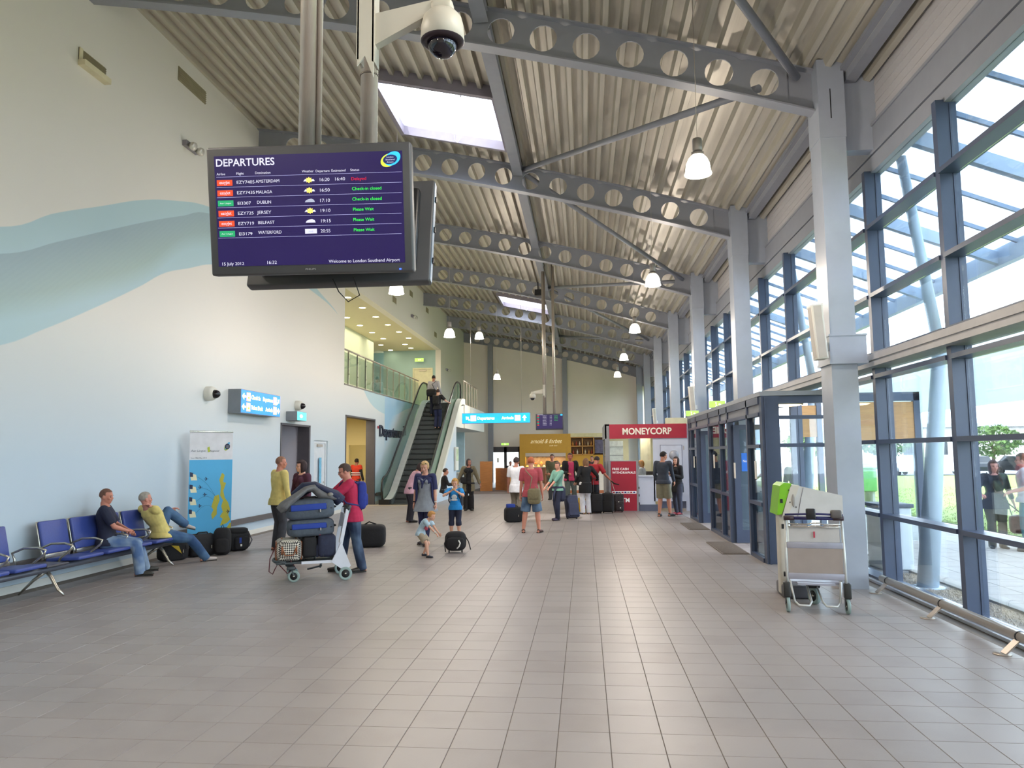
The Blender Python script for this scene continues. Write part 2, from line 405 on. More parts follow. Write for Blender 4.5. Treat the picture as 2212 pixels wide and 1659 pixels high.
# cellular beams: round holes through the web, flanges above and below
def beam_mesh():
    bm = bmesh.new(); r = .205; p = .635; n = 18
    x0, x1 = XL, XC
    x = 2.67-.635*15

    cells = [x+p*i for i in range(16)]
    ends = (x0, cells[0]-p/2); ende = (cells[-1]+p/2, x1)
    V = {}
    def vert(x, z):
        k = (round(x, 4), round(z, 4))
        if k not in V: V[k] = bm.verts.new((x, 0, z))
        return V[k]
    for cx in cells:
        zc = zbot(cx)+.3
        ring = [vert(cx + r*math.cos(2*PI*i/n), zc + r*math.sin(2*PI*i/n)) for i in range(n)]
        a, b = cx-p/2, cx+p/2; out = []
        for i in range(n):
            t = 2*PI*i/n; c, s = math.cos(t), math.sin(t)
            m = max(abs(c), abs(s)); ux, uz = c/m, s/m
            X = cx + ux*p/2; lo, hi = zbot(X), zbot(X)+.6
            out.append(vert(X, (lo+hi)/2 + uz*(hi-lo)/2))
        for i in range(n): bm.faces.new((ring[i], ring[(i+1) % n], out[(i+1) % n], out[i]))
    for a, b in (ends, ende):
        bm.faces.new((vert(a, zbot(a)), vert(b, zbot(b)), vert(b, zbot(b)+.6), vert(a, zbot(a)+.6)))
    bmesh.ops.recalc_face_normals(bm, faces=bm.faces[:])
    g = bmesh.ops.solidify(bm, geom=bm.faces[:], thickness=.022)
    ys = [v.co.y for v in bm.verts]; mid = (min(ys)+max(ys))/2
    for v in bm.verts: v.co.y -= mid
    me = bpy.data.meshes.new('web'); bm.to_mesh(me); bm.free(); me.materials.append(steel); return me
web_me = beam_mesh()
def flange(off):
    b = MB(); n = 14; xs = [XL+(XC-XL)*i/n for i in range(n+1)]
    b.prism([(x, zbot(x)+off) for x in xs] + [(x, zbot(x)+off+.025) for x in reversed(xs)], -.11, .11)
    me = b.mesh('flange'); me.materials.append(steel); return me
f_lo, f_hi = flange(-.012), flange(.588)
for y in BEAMS:
    e = empty('roof_beam', (0, y, 0), kind='structure')
    ob('web', web_me, None, e); ob('bottom_flange', f_lo, None, e); ob('top_flange', f_hi, None, e)
# braces and struts
zs = zroof(-1.42)-.12
for i, (a, b) in enumerate(zip(BEAMS, BEAMS[1:])):
    st = MB().box((-1.5, a+.1, zs-.12), (-1.36, b-.1, zs+.03)); st.box((-1.54, a+.1, zs+.03), (-1.32, b-.1, zs+.05)).box((-1.54, a+.1, zs-.14), (-1.32, b-.1, zs-.12))
    S('roof_strut', st, steel)
for k in range(0, 8):
    j = k-3+1       # bay between beam index k and k+1
    A, B = BEAMS[k], BEAMS[k+1]
    if k % 2 == 1: yc, ys_ = A, B      # column end at A
    else: yc, ys_ = B, A
    b = MB(); sgn = 1 if ys_ > yc else -1
    b.tube([(XC-.25 if k != 3 else 2.6, yc+sgn*(.12 if k != 3 else .03), zbot(3.1)+(.42 if k != 3 else .36)), (-1.3, ys_-sgn*.12, zbot(-1.3)+.5 if k != 3 else zbot(-1.3)+.5)], .058, 12)
    S('roof_brace', b, steel)
# columns along the glass wall
for y in BEAMS[:-1] + [47.8]:
    zt = zbot(XC)+.5; c = MB()
    c.box((XC, y-.23, 0), (XC+.34, y+.23, 6.15)); c.box((XC-.01, y-.24, 6.15), (XC+.35, y+.24, 7.28))
    c.box((XC+.34, y-.1, 6.0), (XR+.02, y+.1, 7.3))
    e = S('column', c, steel_c)
    if y < 12 and y > 5:
        ob('casing', MB().box((XC-.02, y-.26, 3.02), (XC+.46, y+.28, 3.36)).box((XC-.03, y-.27, 2.98), (XC+.47, y+.29, 3.02)).box((XC-.03, y-.27, 3.36), (XC+.47, y+.29, 3.385)), steel_c, e)
        ob('slot', MB().box((XC+.15, y-.2405, 6.42), (XC+.165, y-.238, 6.85)), black, e)
for x in (-6.0, -1.2):
    S('column', MB().box((x-.16, YF-.3, 0), (x+.16, YF-.02, zbot(x)+.1)), steel)
# eaves beam and panel above the glass
S('eaves_beam', MB().box((XR-.42, YB, 6.98), (XR-.26, YF, 7.1)).box((XR-.5, YB, 7.1), (XR-.2, YF, 7.16)).box((XR-.1, YB, 7.35), (XR+.2, YF, 7.6)), steel)
pn = M('ribbed_lining', '#b5b2b3', .6, var=.02)
pb = MB().box((XR, YB, 6.36), (XR+.12, YF, 7.45))
for i in range(8): pb.box((XR-.008, YB, 6.42+i*.125), (XR, YF, 6.47+i*.125))
S('trim_3', pb, pn)
hd = MB().box((XR-.06, YB, 5.96), (XR+.12, YF, 6.36)).box((XR-.08, YB, 6.33), (XR, YF, 6.37)).box((XR-.05, YB, 5.72), (XR+.12, YF, 5.94))
S('trim_4', hd, steel)
# transom beam at the head of the lower glass
S('trim_5', MB().box((XR-.25, YB, 2.95), (XR-.1, YF, 3.12)).box((XR-.27, YB, 3.03), (XR-.25, YF, 3.045)).box((XR-.1, YB, 2.95), (XR+.1, YF, 3.1)), M('grey_casing', '#b3b0b0', .45))
# glass wall: one window per mullion bay
lo_t = [.04, .93, 1.93, 2.83]; hi_t = [3.14, 3.96, 4.92]
def rail_mb(z, w_=.055): return MB().box((-.16, .05, z-w_/2), (.06, 2.12, z+w_/2))
mull = MB().box((-.14, -.05, 0), (.08, .05, 5.75)).box((-.10, .05, 0), (-.06, .058, 5.7)).box((.0, -.06, 0), (.04, .06, 5.7)); mull_me = mull.mesh('mullion'); mull_me.materials.append(steel_dk)
rme = {}
for z in lo_t + hi_t: rme[z] = rail_mb(z).mesh('transom'); rme[z].materials.append(steel_dk)
zp = [(.07, .90), (.96, 1.90), (1.96, 2.80), (2.86, 2.95), (3.17, 3.93), (3.99, 4.89), (4.95, 5.72)]
pme = []
for a, b in zp:
    p = MB().box((.02, .06, a), (.03, 2.11, b)).mesh('pane'); p.materials.append(pane_m); pme.append(p)
sill = MB().box((-.22, 0, 0), (.1, 2.17, .035)).mesh('sill'); sill.materials.append(M('sill_metal', '#bfc2c8', .3, .4))
k = 1; y = 8.6-2.17*8
while y < YF-1:
    e = empty('window_%d' % k, (XR, y, 0), kind='structure'); k += 1
    lobby = 12.3 < y < 21
    ob('mullion', mull_me, None, e)
    for z in (lo_t if not lobby else [2.83]) + hi_t: ob('transom', rme[z], None, e)
    for i, p in enumerate(pme):
        if lobby and i < 3: continue
        ob('pane', p, None, e)
    ob('sill', sill, None, e) if not lobby else None
    y += 2.17
# low stainless crash rail in front of the glass
def crash_rail():
    e = thing('crash_rail', 'low brushed steel tube rail on splayed feet along the foot of the glass wall', 'rail')
    ob('tube', MB().tube([(3.82, -3, .155), (3.82, 10.35, .155)], .045, 16), stainless, e)
    y = 10.15
    while y > -3:
        f = MB(); f.bar((3.80, y, .13), (3.67, y, .008), .09, .012, (1, 0, .2)); f.lathe([(.0, 0), (.075, 0), (.075, .008), (0, .008)], 16, Matrix.Translation((3.66, y, 0)))
        ob('foot', f, stainless, e); ob('joint', MB().tube([(3.82, y-.01, .155), (3.82, y+.01, .155)], .048, 16), black, e)
        y -= 1.46
crash_rail()
# ================================================================= ENTRANCE LOBBY
LX = 2.88
def lobby():
    e = thing('entrance_lobby', 'slate blue framed glass draught lobby built out from the window wall', 'lobby')
    fr = steel_dk
    def post(y, x=LX, w_=.1): ob('post', MB().box((x, y-w_/2, 0), (x+.12, y+w_/2, 2.72)), fr, e)
    ob('corner_post', MB().box((LX+.02, 12.62, 0), (LX+.3, 12.8, 2.72)).box((LX+.06, 12.6, .0), (LX+.09, 12.62, 2.7)), fr, e)
    for y in (13.72, 15.58, 16.45, 17.9, 19.85, 20.9): post(y)
    ob('corner_post', MB().box((LX, 21.2, 0), (LX+.14, 21.4, 2.72)), fr, e)
    h = MB(); h.box((LX, 12.8, 2.60), (LX+.14, 21.3, 2.72)).box((LX, 12.8, 2.40), (LX+.1, 21.3, 2.46)); h.box((LX+.3, 12.66, 2.6), (XR+.1, 12.78, 2.72)).box((LX+.3, 21.25, 2.6), (XR, 21.35, 2.72))
    ob('header', h, fr, e)
    ob('roof_panel', MB().box((LX, 12.62, 2.725), (XR, 21.4, 2.80)), M('lobby_ceiling', '#8f949c', .5), e)
    fas = MB().box((LX+.03, 12.8, 2.46), (LX+.06, 21.3, 2.6)); ob('fascia_panel', fas, M('lobby_fascia', '#7d7f86', .5), e)
    for a, b in ((12.8, 13.67), (15.63, 16.40), (16.5, 17.85), (19.9, 20.85), (20.95, 21.2)):
        ob('transom', MB().box((LX, a, 1.87), (LX+.1, b, 1.93)), fr, e); ob('transom', MB().box((LX, a, .91), (LX+.1, b, .97)), fr, e); ob('transom', MB().box((LX, a, 0), (LX+.1, b, .07)), fr, e)
        for z0, z1 in ((.07, .91), (.97, 1.87), (1.93, 2.4)): ob('pane', MB().box((LX+.05, a, z0), (LX+.058, b, z1)), MC['lobby_glass'], e)
    # end screen
    for z in (.0, .93, 1.88, 2.34): ob('transom', MB().box((LX+.3, 12.68, z), (XR-.1, 12.76, z+.06)), fr, e)
    ob('post', MB().box((XR-.16, 12.66, 0), (XR-.06, 12.78, 2.7)), fr, e)
    for z0, z1 in ((.06, .93), (.99, 1.88), (1.94, 2.34)): ob('pane', MB().box((LX+.3, 12.715, z0), (XR-.16, 12.722, z1)), pane_m, e)
    # swing doors standing open into the lobby
    for y, s in ((15.48, 1), (19.75, 1), (18.02, -1)):
        d = MB()
        for x0, x1 in ((LX+.1, LX+.22), (LX+.78, LX+.9)): d.box((x0, y-.03, .01), (x1, y+.03, 2.35))
        d.box((LX+.22, y-.03, .01), (LX+.78, y+.03, .26)).box((LX+.22, y-.03, 2.25), (LX+.78, y+.03, 2.35))
        dd = ob('door_leaf', d, fr, e); ob('pane', MB().box((LX+.22, y-.004, .26), (LX+.78, y+.004, 2.25)), MC['lobby_glass'], dd)
        ob('push_handle', MB().tube([(LX+.8, y-.03, .95), (LX+.8, y-.08, .97), (LX+.8, y-.08, 1.35), (LX+.8, y-.03, 1.37)], .014, 8), stainless, dd)
    st = ob('notice_sticker', MB().box((LX+.24, 15.43, 1.42), (LX+.47, 15.436, 1.78)), M('sticker_blue', '#1f66c4', .5, emit=.15), e)
    text('lettering', 'No Exit', .05, .18, (LX+.355, 15.427, 1.6), FACE, M('print_white', '#f4f4f4', .5, emit=.1), st, 'CENTER')
    n = MB()
    for y, z in ((13.1, 1.5), (14.9, 1.45), (17.2, 1.6), (20.3, 1.55)): n.box((LX-.004, y-.08, z-.15), (LX, y+.08, z+.15))
    ob('notice', n, M('paper', '#e8e6df', .6), e)
MC['lobby_glass'] = glass('lobby_glass_', (.62, .68, .7), .22)
lobby()
def doormat(y0, y1, lab):
    m = MB().box((2.40, y0, .001), (2.88, y1, .014))
    for i in range(int((y1-y0)/.05)): m.box((2.42, y0+.02+i*.05, .014), (2.86, y0+.04+i*.05, .018))
    tag(ob('door_mat', m, M('mat_grey', '#6f655c', .9, var=.15, scale=40)), lab, 'mat')
doormat(13.8, 15.6, 'brown grey ribbed mat before the nearer lobby doorway'); doormat(18.05, 19.75, 'brown grey ribbed mat before the farther lobby doorway')
# outer face of the lobby: timber panels, raised lamps
t = thing('entrance_porch', 'orange timber clad porch with slate frames outside the lobby doors', 'porch')
tim = M('orange_timber', '#b98a55', .5, var=.12, scale=4, stretch=(1, 1, 8))
pc = MB().box((5.55, 16.0, 1.98), (6.7, 16.06, 2.80)); ob('timber_panel', MB().box((4.35, 16.0, 2.1), (4.78, 16.06, 2.75)), tim, t); ob('timber_panel', pc, tim, t)
ob('frame', MB().box((6.7, 15.98, -.1), (6.82, 16.1, 3.0)).box((4.3, 15.98, 2.82), (6.82, 16.1, 3.0)).box((5.43, 15.98, -.1), (5.55, 16.1, 2.85)).box((4.78, 15.98, -.1), (4.88, 16.1, 2.85)), steel_dk, t)
ob('pane', MB().box((5.55, 16.02, 0), (6.7, 16.03, 1.98)).box((4.88, 16.02, 0), (5.43, 16.03, 2.8)), pane_m, t)
lmp = M('lamp_warm', '#ffd9a0', .5, emit=9)
def lobby_lamp(x, y, lab):
    e = thing('ceiling_lamp', lab, 'lamp', (x, y, 2.66)); ob('rim', MB().lathe([(0, .03), (.24, .03), (.27, 0), (.27, -.03), (.25, -.03)], 20), M('lamp_rim', '#6b5a48', .4), e); ob('diffuser', MB().lathe([(.25, -.02), (.2, -.045), (0, -.05)], 20), lmp, e)
lobby_lamp(3.6, 13.7, 'round warm lamp under the ceiling of the glass lobby, nearest the front'); lobby_lamp(3.55, 17.6, 'round warm lamp deeper inside the glass lobby')
# ================================================================= UPPER FLOOR
mz = MB(); mz.box((-16, 20, 3.75), (XL-.3, 41, 4.1)); S('mezzanine_floor', mz, wall_cream)
S('trim_6', MB().box((XL-.33, 23.6, 4.1), (XL+.02, 34.8, 4.14)), M('edge_trim', '#7a756c', .5))
mzc = M('mezz_ceiling', '#cfc7a6', .6, var=.02)
S('ceiling_mezzanine', MB().box((-16, 20, 7.5), (XL-.3, 41, 7.7)), mzc)
S('wall_mezzanine', MB().box((-10.7, 24, 4.1), (-10.45, 36.4, 7.5)), M('mezz_green', '#c6cfbc', .6, var=.02))
bl = M('mezz_blue', '#9fbcb9', .6, var=.03, scale=1)
mw = MB().box((-10.95, 40.1, 4.1), (XL-.3, 40.3, 7.5)).box((-16, 23.4, 4.1), (XL-.3, 23.6, 7.5)).box((-16.2, 23, 4.1), (-16, 41, 7.5)).box((-16, 40.8, 4.1), (-10.9, 41, 7.5))
S('wall_mezzanine', mw, bl)
def plain_door(name, lab_col, x, y, z, w_, h, facing, parent=None, win=True):
    """door leaf, frame, closer, handle; facing 'y' looks towards -Y, 'x' looks towards +X"""
    e = empty(name, (x, y, z), 0 if facing == 'y' else PI/2, kind='structure')
    ob('frame', MB().box((-w_/2-.08, -.02, 0), (-w_/2, .06, h+.08)).box((w_/2, -.02, 0), (w_/2+.08, .06, h+.08)).box((-w_/2, -.02, h), (w_/2, .06, h+.08)), lab_col, e)
    d = ob('leaf', MB().box((-w_/2+.005, .005, .01), (w_/2-.005, .045, h-.005)), lab_col, e)
    ob('closer', MB().box((-.2, -.04, h-.1), (.2, .005, h-.03)), stainless, d)
    ob('handle', MB().tube([(w_/2-.12, 0, 1.02), (w_/2-.12, -.05, 1.02), (w_/2-.24, -.05, 1.02)], .011, 8), stainless, d)
    return e
dcream = M('door_cream', '#d4cfae', .5)
plain_door('door_1', dcream, -8.75, 40.08, 4.1, .95, 2.35, 'y')
# balustrade along the edge
bal_glass = glass('balustrade_glass', (.86, .93, .9), .12)
e = thing('balustrade', 'stainless steel and glass balustrade along the upper floor edge', 'railing')
ys = [24.33+.993*i for i in range(11)]
for y in ys: ob('post', MB().box((XL-.12, y-.025, 4.1), (XL-.08, y+.025, 5.28)).box((XL-.08, y-.01, 4.5), (XL-.06, y+.01, 4.53)).box((XL-.08, y-.01, 5.0), (XL-.06, y+.01, 5.03)), stainless, e)
for a, b in zip([23.6]+ys, ys+[34.9]): ob('glass_panel', MB().box((XL-.075, a+.04, 4.2), (XL-.062, b-.04, 5.2)), bal_glass, e)
ob('handrail', MB().tube([(XL-.1, 23.6, 5.31), (XL-.1, 35.0, 5.31)], .028, 12), stainless, e)
e = thing('balustrade', 'stainless railing on the far side of the moving stairs landing', 'railing')
for i in range(6): ob('post', MB().box((-5.6, 34.5+i*.85, 4.1), (-5.56, 34.55+i*.85, 5.2)), stainless, e)
for i in range(5): ob('glass_panel', MB().box((-5.585, 34.6+i*.85, 4.2), (-5.575, 35.3+i*.85, 5.1)), bal_glass, e)
ob('handrail', MB().tube([(-5.58, 34.4, 5.22), (-5.58, 38.9, 5.22)], .028, 12), stainless, e)
S('stair_landing', MB().box((XL, 34.3, 3.0), (-5.5, 41, 4.1)), white)
# downlights of the upper floor
dl = M('downlight_glow', '#fff0c8', .5, emit=14)
dme = MB().lathe([(.155, .0), (.155, -.012), (.13, -.014)], 18).mesh('rim'); dme.materials.append(white)
dm2 = MB().lathe([(.13, -.008), (0, -.008)], 18).mesh('lamp'); dm2.materials.append(dl)
DLS = [(-8.44, 25.98), (-8.47, 27.9), (-8.5, 29.87), (-9.72, 29.84), (-9.75, 31.77), (-8.5, 31.81), (-9.77, 33.73), (-8.5, 33.76), (-9.76, 35.64), (-8.49, 35.65), (-10.44, 37.69), (-9.16, 37.68), (-9.17, 39.05), (-10.45, 39.67)]
ordn = ['first', 'second', 'third', 'fourth', 'fifth', 'sixth', 'seventh', 'eighth', 'ninth', 'tenth', 'eleventh', 'twelfth', 'thirteenth', 'fourteenth']
rows_ = {0: sorted(d for d in DLS if d[0] > -9), 1: sorted(d for d in DLS if d[0] <= -9)}
rows_ = {k: sorted(v, key=lambda d: d[1]) for k, v in rows_.items()}
for x, y in DLS:
    rk = 0 if x > -9 else 1
    e = thing('downlight', 'round downlight over the upper floor, %s in the %s row' % (ordn[rows_[rk].index((x, y))], 'railing side' if rk == 0 else 'inner'), 'downlight', (x, y, 7.5), 0, 'downlights over the upper floor')
    ob('rim', dme, None, e); ob('lamp', dm2, None, e)
for i, (x, y) in enumerate(((-9.1, 28), (-9.1, 32.5), (-9.3, 37))):
    l = bpy.data.lights.new('downlight_glow', 'AREA'); l.energy = 55; l.size = 2.5; l.color = (1, .87, .62); l.shape = 'RECTANGLE'; l.size_y = 3.5
    o = bpy.data.objects.new('downlight_glow', l); C.objects.link(o); o.location = (x, y, 7.42)
def exit_sign(loc, rz, lab, w_=.36, h=.16):
    e = thing('exit_sign', lab, 'sign', loc, rz)
    ob('housing', MB().box((-w_/2, -.04, -h/2), (w_/2, .04, h/2)), white, e)
    ob('panel', MB().box((-w_/2+.01, -.046, -h/2+.01), (w_/2-.01, -.04, h/2-.01)), M('exit_green', '#9ad65a', .5, emit=1.0), e)
    b = MB(); b.ell((-.03, -.05, .03), (.014, .004, .014)); b.bar((-.03, -.05, .02), (-.02, -.05, -.02), .006, .02, (0, 1, 0)); b.bar((-.02, -.05, -.02), (.005, -.05, -.05), .006, .012, (0, 1, 0)); b.bar((-.02, -.05, -.02), (-.045, -.05, -.05), .006, .012, (0, 1, 0)); b.prism([(.05, -.02), (.09, 0), (.05, .02)], -.05, -.046); b.box((.02, -.05, -.006), (.06, -.046, .006))
    ob('running_figure', b, M('print_green_white', '#f2ffe6', .5, emit=1.2), e)
exit_sign((-8.9, 39.9, 6.95), 0, 'lit green exit sign on the blue wall of the upper floor', .5, .2)
exit_sign((3.0, 17.3, 2.882), 0, 'green exit sign standing over the nearer lobby doors'); exit_sign((3.0, 21.25, 2.882), 0, 'green exit sign standing over the farther lobby doors')
exit_sign((-5.1, 48.05, 2.42), 0, 'green exit sign above the glass doors in the far wall', .5, .16)
# ================================================================= GROUND FLOOR ROOMS
yel = M('corridor_yellow', '#e2d29c', .6, var=.03, scale=1); lilac = M('recess_lilac', '#c9c8d0', .6, var=.02)
rr = MB(); rr.box((-9.6, 18.4, 0), (-9.4, 20.8, 2.9)).box((-9.6, 18.4, 0), (XL-.3, 18.57, 2.9)).box((-9.6, 20.6, 0), (XL-.3, 20.8, 2.9)).box((-9.6, 18.4, 2.7), (XL-.3, 20.8, 2.9))
S('recess_walls', rr, lilac)
cr_ = MB(); cr_.box((-12, 23.5, 0), (XL-.3, 23.78, 3.4)).box((-12.2, 23.5, 0), (-12, 34, 3.4)).box((-12, 33.8, 0), (XL-.3, 34, 3.4))
# cross wall with a doorway at Y=28.6
cr_.box((-12, 28.7, 0), (-9.2, 28.85, 3.4)).box((-8.35, 28.7, 0), (XL-.3, 28.85, 3.4)).box((-9.2, 28.7, 2.2), (-8.35, 28.85, 3.4))
S('corridor_walls', cr_, yel)
S('ceiling_corridor', MB().box((-12, 23.5, 3.3), (XL-.3, 34, 3.4)), mzc)
plain_door('door_2', M('door_white', '#cdd3d8', .5), XL-.06, 21.54, 0, .98, 2.17, 'x')
tag(ob('door_notice', MB().box((XL-.02, 21.45, 1.0), (XL-.012, 21.63, 1.75)), M('notice_blue', '#6fb4d6', .5, var=.2, scale=14)), 'blue notice stuck on the white service door', 'notice')
e = empty('door_3', (-8.35, 28.68, 0), 0, kind='structure'); ob('leaf', MB().box((.02, -.35, 0), (.06, 0, 2.18)), dcream, e); ob('handle', MB().tube([(.0, -.3, 1), (-.05, -.3, 1), (-.05, -.2, 1)], .01, 6), stainless, e)
S('corridor_skirting', MB().box((-12, 28.68, 0), (-9.25, 28.7, .12)).box((-8.3, 28.68, 0), (XL-.3, 28.7, .12)), wood_dk)
tag(ob('downlight', MB().lathe([(.13, 0), (.13, -.02), (0, -.025)], 18), dl, loc=(-8.5, 25.6, 3.3)), 'round downlight in the ceiling of the yellow corridor', 'downlight')
for loc in ((-9, 26, 3.2), (-9, 31, 3.2)):
    l = bpy.data.lights.new('corridor_lamp', 'AREA'); l.energy = 60; l.size = .8; l.color = (1, .88, .64); o = bpy.data.objects.new('corridor_lamp', l); C.objects.link(o); o.location = loc
# wall mounted things
vent_m = M('vent_brown', '#8c8468', .6)
def vent(y0, y1, z0, z1, proud, lab):
    e = thing('air_vent', lab, 'vent', (XL, (y0+y1)/2, (z0+z1)/2)); w_ = (y1-y0)/2; h = (z1-z0)/2
    if proud: ob('housing', MB().box((.0, -w_, -h-.09), (.12, w_, -h)).box((0, -w_, -h), (.03, -w_+.07, h)), M('vent_cream', '#d8cfae', .6), e)
    ob('back', MB().box((0, -w_, -h), (.012, w_, h)), vent_m, e)
    s = MB(); k = 6
    for i in range(k): z = -h+.01+(2*h-.02)*i/k; s.add([(.012, -w_, z), (.03, -w_, z+.012), (.03, w_, z+.012), (.012, w_, z)], [(0, 1, 2, 3)])
    ob('louvres', s, M('vent_slat', '#7d7559', .6), e, kind='stuff')
vent(10.45, 11.1, 8.0, 8.2, True, 'small air vent with a cream hood on the left wall, nearest the camera')
vent(13.27, 14.32, 9.12, 9.4, False, 'long flush brown air vent high on the left wall just below the roof')
for k, (y, z) in enumerate(((25.6, 9.0), (27.5, 9.05), (30, 8.2), (33, 9.1), (36.5, 9.0), (38.6, 8.1))):
    e = thing('air_vent', 'small flush air vent over the upper floor opening, %s from the near end' % ordn[k], 'vent', (XL, y, z), 0, 'vents above the upper floor opening'); ob('back', MB().box((0, -.3, -.13), (.012, .3, .13)), vent_m, e)
    ob('rim', MB().box((0, -.33, .13), (.02, .33, .16)).box((0, -.33, -.16), (.02, .33, -.13)), white, e)
def spots(y, z, lab):
    e = thing('twin_spotlight', lab, 'light', (XL, y, z)); ob('bracket', MB().box((0, -.25, -.06), (.09, .25, .05)), M('lamp_grey', '#8d8a92', .4), e)
    for dy in (-.14, .14): ob('lamp_head', MB().lathe([(0, 0), (.06, .02), (.085, .08), (.08, .12), (0, .11)], 14, Matrix.Translation((.09, dy, -.02)) @ Matrix.Rotation(1.9, 4, 'Y')), M('lamp_clear', '#d9d5cc', .2, .4), e)
spots(13.75, 7.96, 'twin emergency spotlight on the left wall beside the big screen'); spots(27.2, 8.3, 'twin emergency spotlight over the upper floor opening, nearer one'); spots(33.2, 8.1, 'twin emergency spotlight over the upper floor opening, middle one'); spots(41.8, 6.6, 'twin emergency spotlight on the wall beyond the upper floor opening')
def dome_cam(y, z, s, lab, below=False):
    e = thing('dome_camera', lab, 'camera', (XL, y, z)); X = Matrix.Rotation(PI/2, 4, 'Y')
    ob('base', MB().lathe([(.1*s, 0), (.1*s, .07*s), (.085*s, .11*s), (0, .115*s)], 20, X), white, e)
    ob('dome', MB().ell((.11*s, 0, -.01*s), (.085*s, .062*s, .062*s)), M('dome_black', '#17141c', .1), e)
dome_cam(14.74, 3.11, 1.5, 'white wall dome camera left of the blue direction sign'); dome_cam(19.57, 3.16, 1.35, 'white wall dome camera above the small teal lit sign')
dome_cam(39.0, 2.6, 1.0, 'small dome camera on the pale wall under the stair landing')
sg_blue = M('sign_blue', '#0d74d8', .4, emit=1.1, var=.12, scale=2); sg_w = M('sign_white', '#fff8f0', .5, emit=2.2); sg_y = M('sign_yellow', '#ffe36a', .5, emit=2.0); sg_o = M('sign_orange', '#f39a3c', .5, emit=1.4)
grey_box = M('sign_box', '#7f868e', .5)
def arrow(mb, cx, cz, s, ang, y=-.006):
    pts = [(-.5, .12), (0, .12), (0, .38), (.5, 0), (0, -.38), (0, -.12), (-.5, -.12)]
    c, s_ = math.cos(ang), math.sin(ang)
    mb.prism([(cx+s*(a*c-b*s_), cz+s*(a*s_+b*c)) for a, b in pts], y, y+.004)
def icon(e, cx, cz, s, kind, y=-.008):
    ob('icon', MB().prism([(cx-s/2, cz-s/2), (cx+s/2, cz-s/2), (cx+s/2, cz+s/2), (cx-s/2, cz+s/2)], y+.002, y+.006), sg_o, e)
    b = MB()
    b.prism([(cx-s*.42, cz-s*.42), (cx+s*.42, cz-s*.42), (cx+s*.42, cz+s*.42), (cx-s*.42, cz+s*.42)], y-.001, y+.003); ob('icon', b, sg_w, e)
    b = MB(); a = .5 if kind == 'up' else -.5 if kind == 'down' else None
    if a is not None:
        b.bar((cx-s*.3, y-.003, cz-s*.12*(1 if kind == 'up' else -1)), (cx+s*.3, y-.003, cz+s*.12*(1 if kind == 'up' else -1)), .003, s*.09, (0, 1, 0)); b.bar((cx, y-.003, cz), (cx-s*.14, y-.003, cz+s*.2), .003, s*.07, (0, 1, 0)); b.bar((cx, y-.003, cz), (cx+s*.02, y-.003, cz-s*.22), .003, s*.07, (0, 1, 0))
    else:
        b.box((cx-s*.25, y-.004, cz-s*.25), (cx+s*.25, y-.001, cz)); b.box((cx-s*.08, y-.004, cz+.05*s), (cx+s*.08, y-.001, cz+.25*s))
    ob('icon', b, sg_o, e)
# direction sign on the left wall (faces the hall, angled box)
def wall_sign():
    e = thing('direction_sign', 'long lit blue sign on the left wall pointing to check in and ticket desk', 'sign', (XL+.3, 16.72, 3.02), PI/2)
    w_, h = 2.12, .52
    ob('housing', MB().box((-w_/2, .004, -h/2), (w_/2, .298, h/2)), grey_box, e); ob('panel', MB().box((-w_/2+.01, 0, -h/2+.01), (w_/2-.01, .004, h/2-.01)), sg_blue, e)
    a = MB(); arrow(a, -.92, .11, .19, PI); arrow(a, -.92, -.12, .19, PI); arrow(a, .93, -.12, .19, 0); arrow(a, .93, .11, .17, PI/4); ob('arrows', a, sg_w, e, kind='stuff')
    for cx, cz, k in ((-.70, .11, 'desk'), (-.70, -.12, 'desk'), (.74, .11, 'up'), (.74, -.12, 'down')): icon(e, cx, cz, .19, k)
    for s, x, z, al, wd in (('Check In', -.56, .07, 'LEFT', .47), ('Ticket Desk', -.56, -.16, 'LEFT', .62), ('Departures', .61, .07, 'RIGHT', .55), ('Arrivals', .61, -.16, 'RIGHT', .40)):
        text('lettering', s, .09, wd, (x, -.004, z), FACE, sg_y, e, al, bold=.003)
wall_sign()
e = thing('toilet_sign', 'small teal lit sign over the recess doorway', 'sign', (XL+.3, 19.22, 2.85), PI/2)
ob('housing', MB().box((-.33, .004, -.12), (.33, .298, .12)), grey_box, e); ob('panel', MB().box((-.32, 0, -.11), (.32, .004, .11)), M('teal_glow', '#57c6c9', .5, emit=.9), e)
ob('pictogram', MB().ell((-.05, -.003, .0), (.1, .003, .045)).box((-.12, -.004, -.03), (-.02, -.001, -.01)), sg_w, e)
# dark cut-out lettering on the wall
e = thing('wall_lettering', 'dark navy raised letters spelling Departures beside the moving stairs', 'lettering', (XL+.03, 27.75, 2.52), PI/2)
nav = M('letter_navy', '#23283c', .5)
text('letter_row', 'Departures', .42, 3.5, (0, 0, .0), FACE, nav, e, extrude=.02, bold=.012)
a = MB(); a.bar((3.75, 0, .08), (4.12, 0, .48), .04, .07, (0, 1, 0)); a.bar((3.8, 0, .48), (4.15, 0, .48), .04, .07, (0, 1, 0)); a.bar((4.12, 0, .12), (4.12, 0, .5), .04, .07, (0, 1, 0)); ob('arrow', a, nav, e)
ob('red_dot', MB().box((-.2, -.01, .28), (-.1, .01, .38)), M('red_sign', '#a8203a', .5), e)
